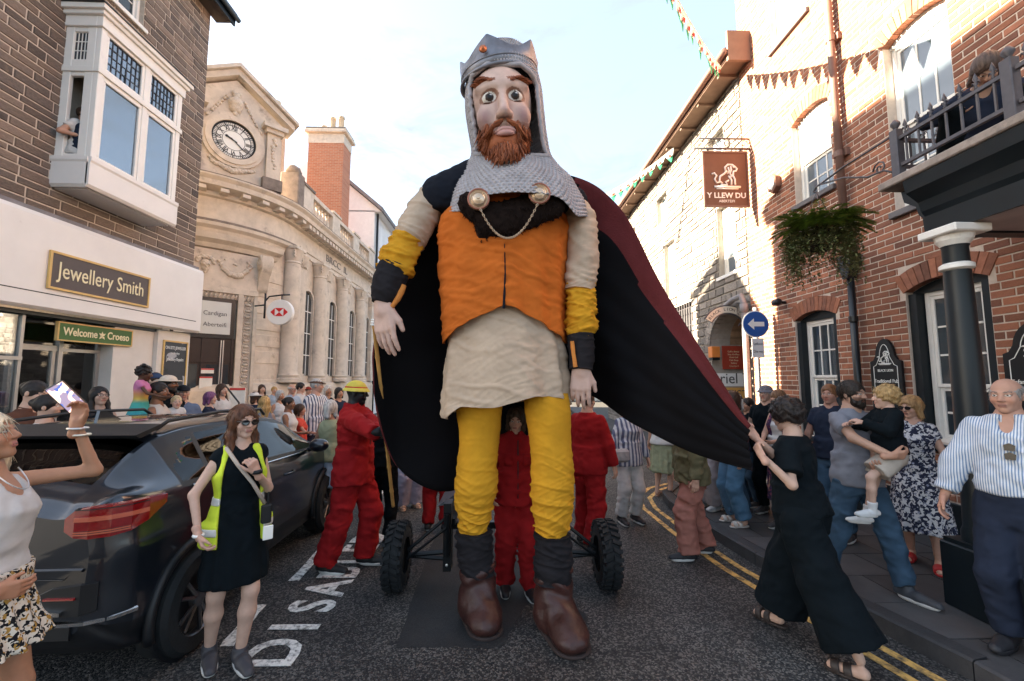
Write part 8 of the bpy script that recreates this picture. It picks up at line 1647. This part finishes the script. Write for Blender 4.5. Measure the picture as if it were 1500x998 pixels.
# --- woman in black holding the cape
p = atZ(1190, 962, 0); ft = lambda px, py, z=0: None
person('woman in loose black clothes seen from behind, holding up the cape corner', (p.x + .05, p.y + .10, 0), R(-108), 1.73, 'f', (.52, .33, .25), ('curly', (.016, .011, .010)), D('tee', K('black_linen', BLACK, var=.15), sleeve=.72, sr=1.55, off=.030, hem=.92), dict(kind='culottes', mat=K('black_linen', BLACK), hem=.4, r=(.135, .180), cut=.80, waist=1.02), dict(kind='sandal', col=(.035, .025, .022)), 0, hlw=atY(1116, 668, 2.92), el=(.3, .3, -.9), hrw=atY(1106, 640, 3.02), er=(-.3, .2, -1), fl=(.14, .30, .0), fr=(-.12, -.26, 0), head=(10, -8, 0), lean=R(4), handl=dict(d=(-.2, -.5, .8), n=(-.7, -.5, 0), s=(-.3, -.6, .4), curl=.8), handr=dict(d=(.1, -.6, .8), n=(.7, -.5, 0), s=(.3, -.6, .4), curl=.8))
# --- man with child, woman in patterned dress, striped man
p = atZ(1288, 872, .12); mY = p.y + .08
cY = mY - .26; man_h = atY(1232, 556, mY).z - .12; mx = atY(1244, 600, mY).x
I = person('bearded man in grey t-shirt and jeans carrying a small child', (mx + .03, mY, .12), R(45), man_h, 'm', (.46, .27, .19), ('short', (.022, .015, .011)), D('tee', C_GREY, hem=.86, sleeve=.62, sr=1.3), D('trousers', C_DENIM, r=(.105, .080, .070), wr=.009), dict(kind='shoe', col=(.05, .055, .065)), 0, hlw=atY(1285, 690, cY - .02), el=(.8, .1, -.8), hrw=atY(1306, 668, cY - .14), er=(-.8, -.5, -.5), fl=(.20, -.20, 0), fr=(-.16, .18, 0), kl=(.25, -1, 0), head=(2, 14, 0), beard=(1.0, (.018, .012, .009)), lean=R(-3), side=R(3), handl=dict(d=(-.6, -.6, .1), n=(0, 0, 1), s=(0, -.8, .3)), handr=dict(d=(.9, -.3, .1), n=(0, .8, .4), s=(.1, -.5, .8), curl=.5))
cY = mY - .26; ct = atY(1296, 568, cY); ch_ = 1.06
person('fair haired child in black jumper and pale shorts in the bearded man\'s arms', (ct.x, cY, ct.z - ch_), R(-58), ch_, 'm', FAIR, ('mop', (.36, .23, .10)), D('shirt', C_BLK, hem=.92, off=.024, sr=1.25), D('shorts', K('stone', (.42, .37, .32)), r=(.125, .12, .1), cut=.75), dict(kind='shoe', col=(.60, .60, .60)), 0, hl=(.10, -.34, 1.30), hr=(-.14, -.36, 1.26), fl=(.10, -.34, .12), fr=(-.16, -.28, -.04), kl=(.2, -1, .5), kr=(-.1, -1, .5), head=(0, -20, 0), sock=(.25, (.6, .6, .6)))
wp, wh = who(1334, 576, 4.02); C_FLOR = K('floral', (.022, .026, .050), spots=[(34, .50, (.52, .52, .54)), (60, .62, (.22, .24, .32))], var=.03)
person('woman in navy and white floral dress and sunglasses with red sandals', wp, R(-5), wh, 'f', (.52, .31, .23), ('bob', (.34, .20, .09)), D('dress', C_FLOR, sleeve=.42, hem=1.0, sr=1.35, tuck=1), D('dress', C_FLOR, hem=.36, flare=.25, fdepth=.26, fold=.02, waist=1.06), dict(kind='sandal', col=(.45, .03, .03)), 0, head=(6, -28, 0), glasses='sun', hl=(.27, -.06, .86), build=.98, fl=(.11, -.10, 0), fr=(-.11, .10, 0))
C_STRIPE = K('blue_stripe', (.60, .62, .66), stripes=(0, .0135, .55, (.16, .24, .38)), bump=.5)
sp, shh = who(1472, 551, 2.72)
def shades_extra(I):
    T2, r = I['T2'], I['root']; b = MB()
    for dz in (0, .055): b.add([T2 @ Vector((.025 + x, -.175 - .004 * k, 1.25 + dz + z)) for k in (0, 1) for x, z in ((-.022, -.022), (.022, -.022), (.026, .012), (0, .026), (-.026, .012))], [(0, 1, 2, 3, 4), (9, 8, 7, 6, 5)] + [(i, (i + 1) % 5, 5 + (i + 1) % 5, 5 + i) for i in range(5)])
    b.build('hanging_sunglasses', mat('sunglasses_black', (.01, .01, .012), .12), r, False, True); b = MB(); b.add([T2 @ Vector(q) for q in ((-.035, -.125, 1.46), (.035, -.125, 1.46), (.02, -.150, 1.30))], [(0, 1, 2)])
person('balding older man in blue striped shirt and dark trousers at the right edge', sp, R(-12), shh, 'm', (.42, .235, .17), ('ring', (.25, .23, .22)), D('shirt', C_STRIPE, hem=1.0, tuck=1, off=.022, sr=1.45, collar=1, wr=.007, vd=.10, vw=.045, vz=.0, sleeve=1.86), D('trousers', C_NAVYC, r=(.115, .090, .080), waist=1.05), dict(kind='shoe', col=(.02, .02, .024), sole=0), 0, head=(4, -4, 0), build=1.03, belly=.22, extra=shades_extra, hr=(-.33, -.14, .86), hl=(.33, -.10, .86), lip=(.30, .13, .11), brow=(.10, .08, .07))
# --- table of the crowd: px, head top, Y, ground, yaw, then the look
def crowd(lb, px, top, Y, g, yaw, sex, skin, hair, tp, bt, **k):
    loc, h = who(px, top, Y, g); k.setdefault('lod', 1 if Y < 6 else 2); person(lb, loc, R(yaw), max(.75, min(1.98, h)), sex, skin, hair, tp, bt, k.pop('shoes', (.05, .045, .045)), group=k.pop('group', 'onlookers along the street'), **k)
TR = lambda m=C_DENIM: D('trousers', m); TEE = lambda m: D('tee', m)
crowd('woman in brown shirt with dark tied hair outside the jeweller\'s door', 48, 553, 4.15, .12, 38, 'f', PALE, ('bun', HD), D('shirt', C_BROWN, collar=1), TR(C_BLK), head=(16, 15, 0))
crowd('girl in white t-shirt with black tied hair looking right', 72, 574, 3.95, .12, 62, 'f', PALE, ('bun', HD), TEE(C_WHT), TR(), head=(0, 14, 0))
crowd('woman with long black hair and glasses in a black top', 148, 563, 5.0, .12, 20, 'f', PALE, ('long', HD, .25, .4), D('tank', C_BLK), TR(), glasses='clear', head=(-8, 6, 0))
C_RBW = bpy.data.materials.new('rainbow_dress'); C_RBW.use_nodes = True; _N, _L = C_RBW.node_tree.nodes, C_RBW.node_tree.links; _t = _N.new('ShaderNodeTexCoord'); _s = _N.new('ShaderNodeSeparateXYZ'); _m = _N.new('ShaderNodeMapRange'); _m.inputs[1].default_value = .18; _m.inputs[2].default_value = .80; _r = _N.new('ShaderNodeValToRGB'); _L.new(_t.outputs['Object'], _s.inputs[0]); _L.new(_s.outputs[2], _m.inputs[0]); _L.new(_m.outputs[0], _r.inputs[0]); _L.new(_r.outputs[0], _N['Principled BSDF'].inputs['Base Color'])
_r.color_ramp.elements[0].color = (.02, .05, .20, 1); _r.color_ramp.elements[1].color = (.50, .16, .30, 1); _r.color_ramp.elements[0].position = .2; _r.color_ramp.elements[1].position = .85
for q, c in ((.42, (.03, .28, .30)), (.58, (.05, .34, .28)), (.66, (.55, .36, .06)), (.76, (.55, .22, .10))): _r.color_ramp.elements.new(q).color = (*c, 1)
_N['Principled BSDF'].inputs['Roughness'].default_value = .85
cl = atY(210, 534, 5.0); person('small girl with hair puffs in a rainbow dress held above the crowd', (cl.x, 5.0, cl.z - .98), R(70), .96, 'f', DEEP, ('puffs', HD), D('dress', C_RBW, sleeve=.4, hem=1.0, tuck=1, sr=1.5, off=.02), D('dress', C_RBW, hem=.50, flare=.30, fdepth=.26, fold=.03), (.4, .1, .1), 1, head=(12, 20, 0), hl=(.2, -.36, 1.12), hr=(-.1, -.40, 1.10))
crowd('woman with pulled back dark hair carrying the girl in rainbow dress', 234, 556, 5.15, .12, 65, 'f', BROWN, ('bun', HD), D('tank', K('cream', (.5, .45, .4))), TR(), hr=(-.1, -.3, 1.2), hl=(.1, -.3, 1.25))
crowd('person in blue cap behind the girl in rainbow dress', 229, 545, 6.4, .12, 40, 'm', PALE, ('short', HB), TEE(C_NAVYC), TR(), hat=('cap', (.03, .05, .10)))
crowd('bearded man in pale cap beside the poster', 248, 548, 5.7, .12, 40, 'm', BROWN, ('short', HD), TEE(C_BLK), TR(), hat=('sun', (.55, .47, .38)), beard=(1.05, HD), head=(2, 18, 0))
crowd('older man in black cap and blue shirt by the bank door', 269, 563, 5.9, .12, 10, 'm', (.48, .28, .21), ('ring', HG), D('shirt', K('blue_check', (.10, .14, .22)), collar=1), TR(C_NAVYC), hat=('cap', (.015, .018, .024)))
bt_ = atY(259, 583, 5.3); person('fair baby with pale hair held in front of the bearded man', (bt_.x, 5.3, bt_.z - .72), R(10), .72, 'm', FAIR, ('crop', (.5, .38, .22)), TEE(C_WHT), D('trousers', C_WHT), (.5, .5, .5), 1)
crowd('brunette woman looking right in front of the bank doorway', 326, 560, 7.6, .12, 40, 'f', PALE, ('long', HB, .2, .4), TEE(C_WHT), TR())
crowd('purple haired person beside the brunette at the bank doorway', 309, 572, 7.2, .12, 70, 'f', FAIR, ('bob', (.16, .06, .14)), TEE(C_NAVYC), TR())
crowd('blonde woman with grey backpack seen from behind near the bank', 388, 578, 6.9, .0, 190, 'f', PALE, ('long', HL, .16), D('tank', C_GREY), TR(), extra=lambda I: (lambda F: (F.add(loft([(1.0, .15, .09, .17), (1.15, .16, .10, .18), (1.36, .12, .07, .16)], I['T2'], 0, 1.0, 1.36, pw=3), 0), I['part']('backpack', F, C_GREY)))(SDF(I['rc'])))
crowd('person in white sun hat behind the backpack', 374, 572, 8.0, .12, 150, 'f', PALE, ('bob', HB), TEE(C_NAVYC), TR(), hat=('sun', (.6, .58, .55)))
crowd('brown haired woman at the back against the bank wall', 384, 562, 10.5, .12, 20, 'f', PALE, ('long', HB), TEE(C_BLK), TR())
crowd('grey haired woman in white vest beside the bank columns', 411, 570, 8.4, .12, 30, 'f', TAN, ('bob', HG), D('tank', C_WHT), TR())
crowd('older balding man with glasses in the crowd under the columns', 428, 562, 9.0, .12, 35, 'm', (.46, .25, .18), ('ring', HG), D('shirt', C_BLUEL, collar=1), TR(), glasses='clear')
crowd('dark haired young man in white t-shirt under the columns', 441, 560, 9.3, .12, 65, 'm', PALE, ('short', HD), TEE(C_WHT), TR(), head=(0, 10, 0))
crowd('woman with black tied hair and white vest near the car bonnet', 424, 579, 6.9, .0, 68, 'f', BROWN, ('bun', HD), D('tank', C_WHT), TR(), hr=(-.1, -.3, 1.1))
crowd('woman in coral t-shirt pointing beside the car bonnet', 440, 590, 7.2, .0, 75, 'f', (.40, .2, .14), ('bob', HB), TEE(C_CORAL), TR(C_BLK), hr=(-.14, -.40, 1.15))
crowd('tall man in brown flat cap and striped shirt by the columns', 464, 554, 7.6, .0, 40, 'm', (.48, .27, .2), ('short', HG), D('shirt', K('bold_stripe', (.62, .62, .64), stripes=(0, .045, .6, (.06, .08, .14))), hem=.84), TR(C_NAVYC), hat=('flat', (.10, .06, .045)), head=(4, 40, 0), hl=(.1, -.4, 1.1))
crowd('grey haired woman in black vest holding her hands together', 481, 563, 9.6, .0, 10, 'f', TAN, ('bob', (.5, .46, .42)), D('tank', C_BLK), TR(), hl=(.05, -.25, 1.1), hr=(-.05, -.25, 1.1))
crowd('man in red cap behind the crowd near the columns', 452, 566, 11.0, .12, 30, 'm', PALE, ('short', HB), TEE(C_CORAL), TR(), hat=('cap', (.3, .04, .03)))
crowd('person in dark top half hidden behind the helper in the yellow hat', 497, 566, 9.0, .0, 30, 'f', TAN, ('bob', HD), TEE(C_NAVYC), TR())
crowd('fair haired person beside the far end of the bank', 402, 566, 11.5, .12, 15, 'm', PALE, ('short', HL), TEE(C_BLUEL), TR())
p = atZ(478, 772, 0); C_BAG = K('bag_green', (.02, .12, .07))
person('woman in pale skirt with a green bag behind the yellow hatted helper', (p.x, p.y, 0), R(150), 1.60, 'f', (.34, .17, .11), ('bob', HG), D('tank', C_SAGE), D('skirt', C_BLUEL, hem=.55, flare=.21, fold=.012), dict(kind='sandal', col=(.3, .18, .1)), 1, group='onlookers along the street', extra=lambda I: (lambda b: (b.cbox(-.34, -.16, -.22, .10, .72, .98, .03), b.build('shoulder_bag', C_BAG, I['root'], False, True)))(MB()))
p = atZ(598, 744, 0); person('person in lavender wide trousers and sandals glimpsed below the cape', (p.x, p.y, 0), R(20), 1.6, 'f', PALE, ('long', HB), TEE(C_WHT), D('trousers', C_LAV, r=(.11, .11, .135), cut=.97), dict(kind='sandal', col=(.45, .3, .22)), 1, group='onlookers along the street')
# right side background
p = atZ(1018, 815, 0); person('person in khaki jacket and dusty pink trousers behind the held cape', (p.x, p.y, 0), R(-70), 1.62, 'm', PALE, ('short', HB), D('jacket', C_KHAKI, hem=.84, off=.03, sr=1.4, wr=.009), D('trousers', C_PINK, r=(.12, .105, .10), wr=.012, cut=.97), dict(kind='shoe', col=(.02, .02, .025)), 0, fl=(.12, -.14, 0), fr=(-.10, .14, 0), group='onlookers along the street')
p = atZ(922, 766, 0); person('person in white trousers and checked shirt with handbag beyond the cape', (p.x, p.y, 0), R(30), 1.62, 'f', PALE, ('bob', HG), D('shirt', K('check', (.55, .55, .57), stripes=(0, .05, .5, (.12, .13, .2))), hem=.80), D('trousers', C_WHT, r=(.10, .085, .08)), dict(kind='shoe', col=(.02, .02, .025)), 1, group='onlookers along the street', extra=lambda I: (lambda b: (b.cbox(-.36, -.12, -.28, -.18, .82, .98, .03), b.build('handbag', K('bag_grey', (.36, .35, .35)), I['root'], False, True)))(MB()))
p = atZ(973, 728, 0); person('person in long sage green skirt at the far kerb', (p.x, p.y, 0), R(160), 1.6, 'f', PALE, ('bob', HB), TEE(C_WHT), D('skirt', C_SAGE, hem=.42, flare=.22), dict(kind='sandal', col=(.3, .2, .15)), 1, group='onlookers along the street')
p = atZ(1080, 768, .12); person('person in blue jeans and white sandals behind the cape corner', (p.x, p.y, .12), R(-60), 1.60, 'f', PALE, ('bob', HB), TEE(C_NAVYC), D('trousers', K('mid_denim', (.07, .15, .24)), r=(.11, .095, .095)), dict(kind='sandal', col=(.5, .46, .42)), 1, group='onlookers along the street')
p = atZ(1050, 752, .12); person('person in wide grey trousers on the pavement behind the cape', (p.x, p.y + .2, .12), R(-40), 1.60, 'f', PALE, ('bob', HD), TEE(C_BLK), D('trousers', K('dove', (.32, .29, .30)), r=(.12, .12, .13)), (.5, .5, .5), 1, group='onlookers along the street')
crowd('white haired woman with dark hairband just above the cape corner', 1076, 574, 5.6, .12, -60, 'f', TAN, ('bob', (.55, .53, .5)), TEE(C_NAVYC), TR(), hat=('cap', (.03, .04, .06)))
crowd('dark haired man beside the white haired woman', 1094, 582, 5.9, .12, -50, 'm', (.4, .22, .15), ('short', HD), TEE(C_BLK), TR())
crowd('man in grey bucket hat and black t-shirt by the one way sign', 1121, 563, 5.5, .12, -25, 'm', PALE, ('short', HG), TEE(C_BLK), TR(C_BLK), hat=('bucket', (.13, .13, .15)))
crowd('woman in white vest and purple waistcoat looking down at her hands', 1143, 566, 4.95, .12, -30, 'f', (.50, .28, .2), ('crop', (.16, .08, .04)), D('tank', C_WHT), D('dress', K('purple_pattern', (.05, .03, .07), spots=[(40, .55, (.22, .06, .10))]), hem=.35, flare=.2), head=(22, -15, 0), hl=(.03, -.30, 1.08), hr=(-.08, -.32, 1.05), cloak=lambda root, T2, S, part, rows, arms, sh, s_, rc: (lambda F: (F.add(loft(rows, T2, .026, .86, 1.44), 0), F.sub(ell(T2 @ Vector((0, -.16, 1.25)), A3((.06, .16, .40)) * S), .01), [F.sub(ell(T2 @ Vector((sx * .19, 0, 1.37)), A3((.07, .2, .12)) * S), .01) for sx in (-1, 1)], part('waistcoat', F, K('purple_pattern', (.05, .03, .07)))))(SDF(rc)), lod=1)
crowd('brown haired person behind the bearded man by the pub window', 1214, 562, 4.7, .12, -20, 'm', (.42, .22, .16), ('short', (.16, .07, .03)), TEE(C_NAVYC), TR())
# people at windows
wn_ = atY(110, 180, 6.08)
person('person in white t-shirt sitting in the open bay window', (-6.22, 6.14, 4.987), R(55), 1.66, 'm', (.46, .25, .17), ('short', HB), TEE(C_WHT), D('trousers', C_NAVYC), None, 1, pelvis=(0, 0, -.80), fl=(.10, -.16, .02), fr=(-.08, -.16, .02), kl=(.1, -.3, 1), kr=(-.1, -.3, 1), hl=(.10, -.10, .40), hr=(-.16, -.12, .38), glasses='sun')
bp_ = atY(1376, 140, 3.46)
person('person with bushy curly hair in dark clothes crouching behind the balcony railing', (bp_.x, 3.22, 3.602), R(10), 1.62, 'f', (.4, .24, .17), ('bob', (.075, .048, .038)), D('shirt', C_NAVYC, off=.03), D('trousers', C_BLK), None, 1, pelvis=(0, 0, -.78), fl=(.20, -.05, .02), fr=(-.2, -.05, .02), kl=(.9, -.4, .1), kr=(-.9, -.4, .1), hl=(.15, -.3, .4), hr=(-.15, -.3, .35), lean=R(50), head=(62, 0, 0))
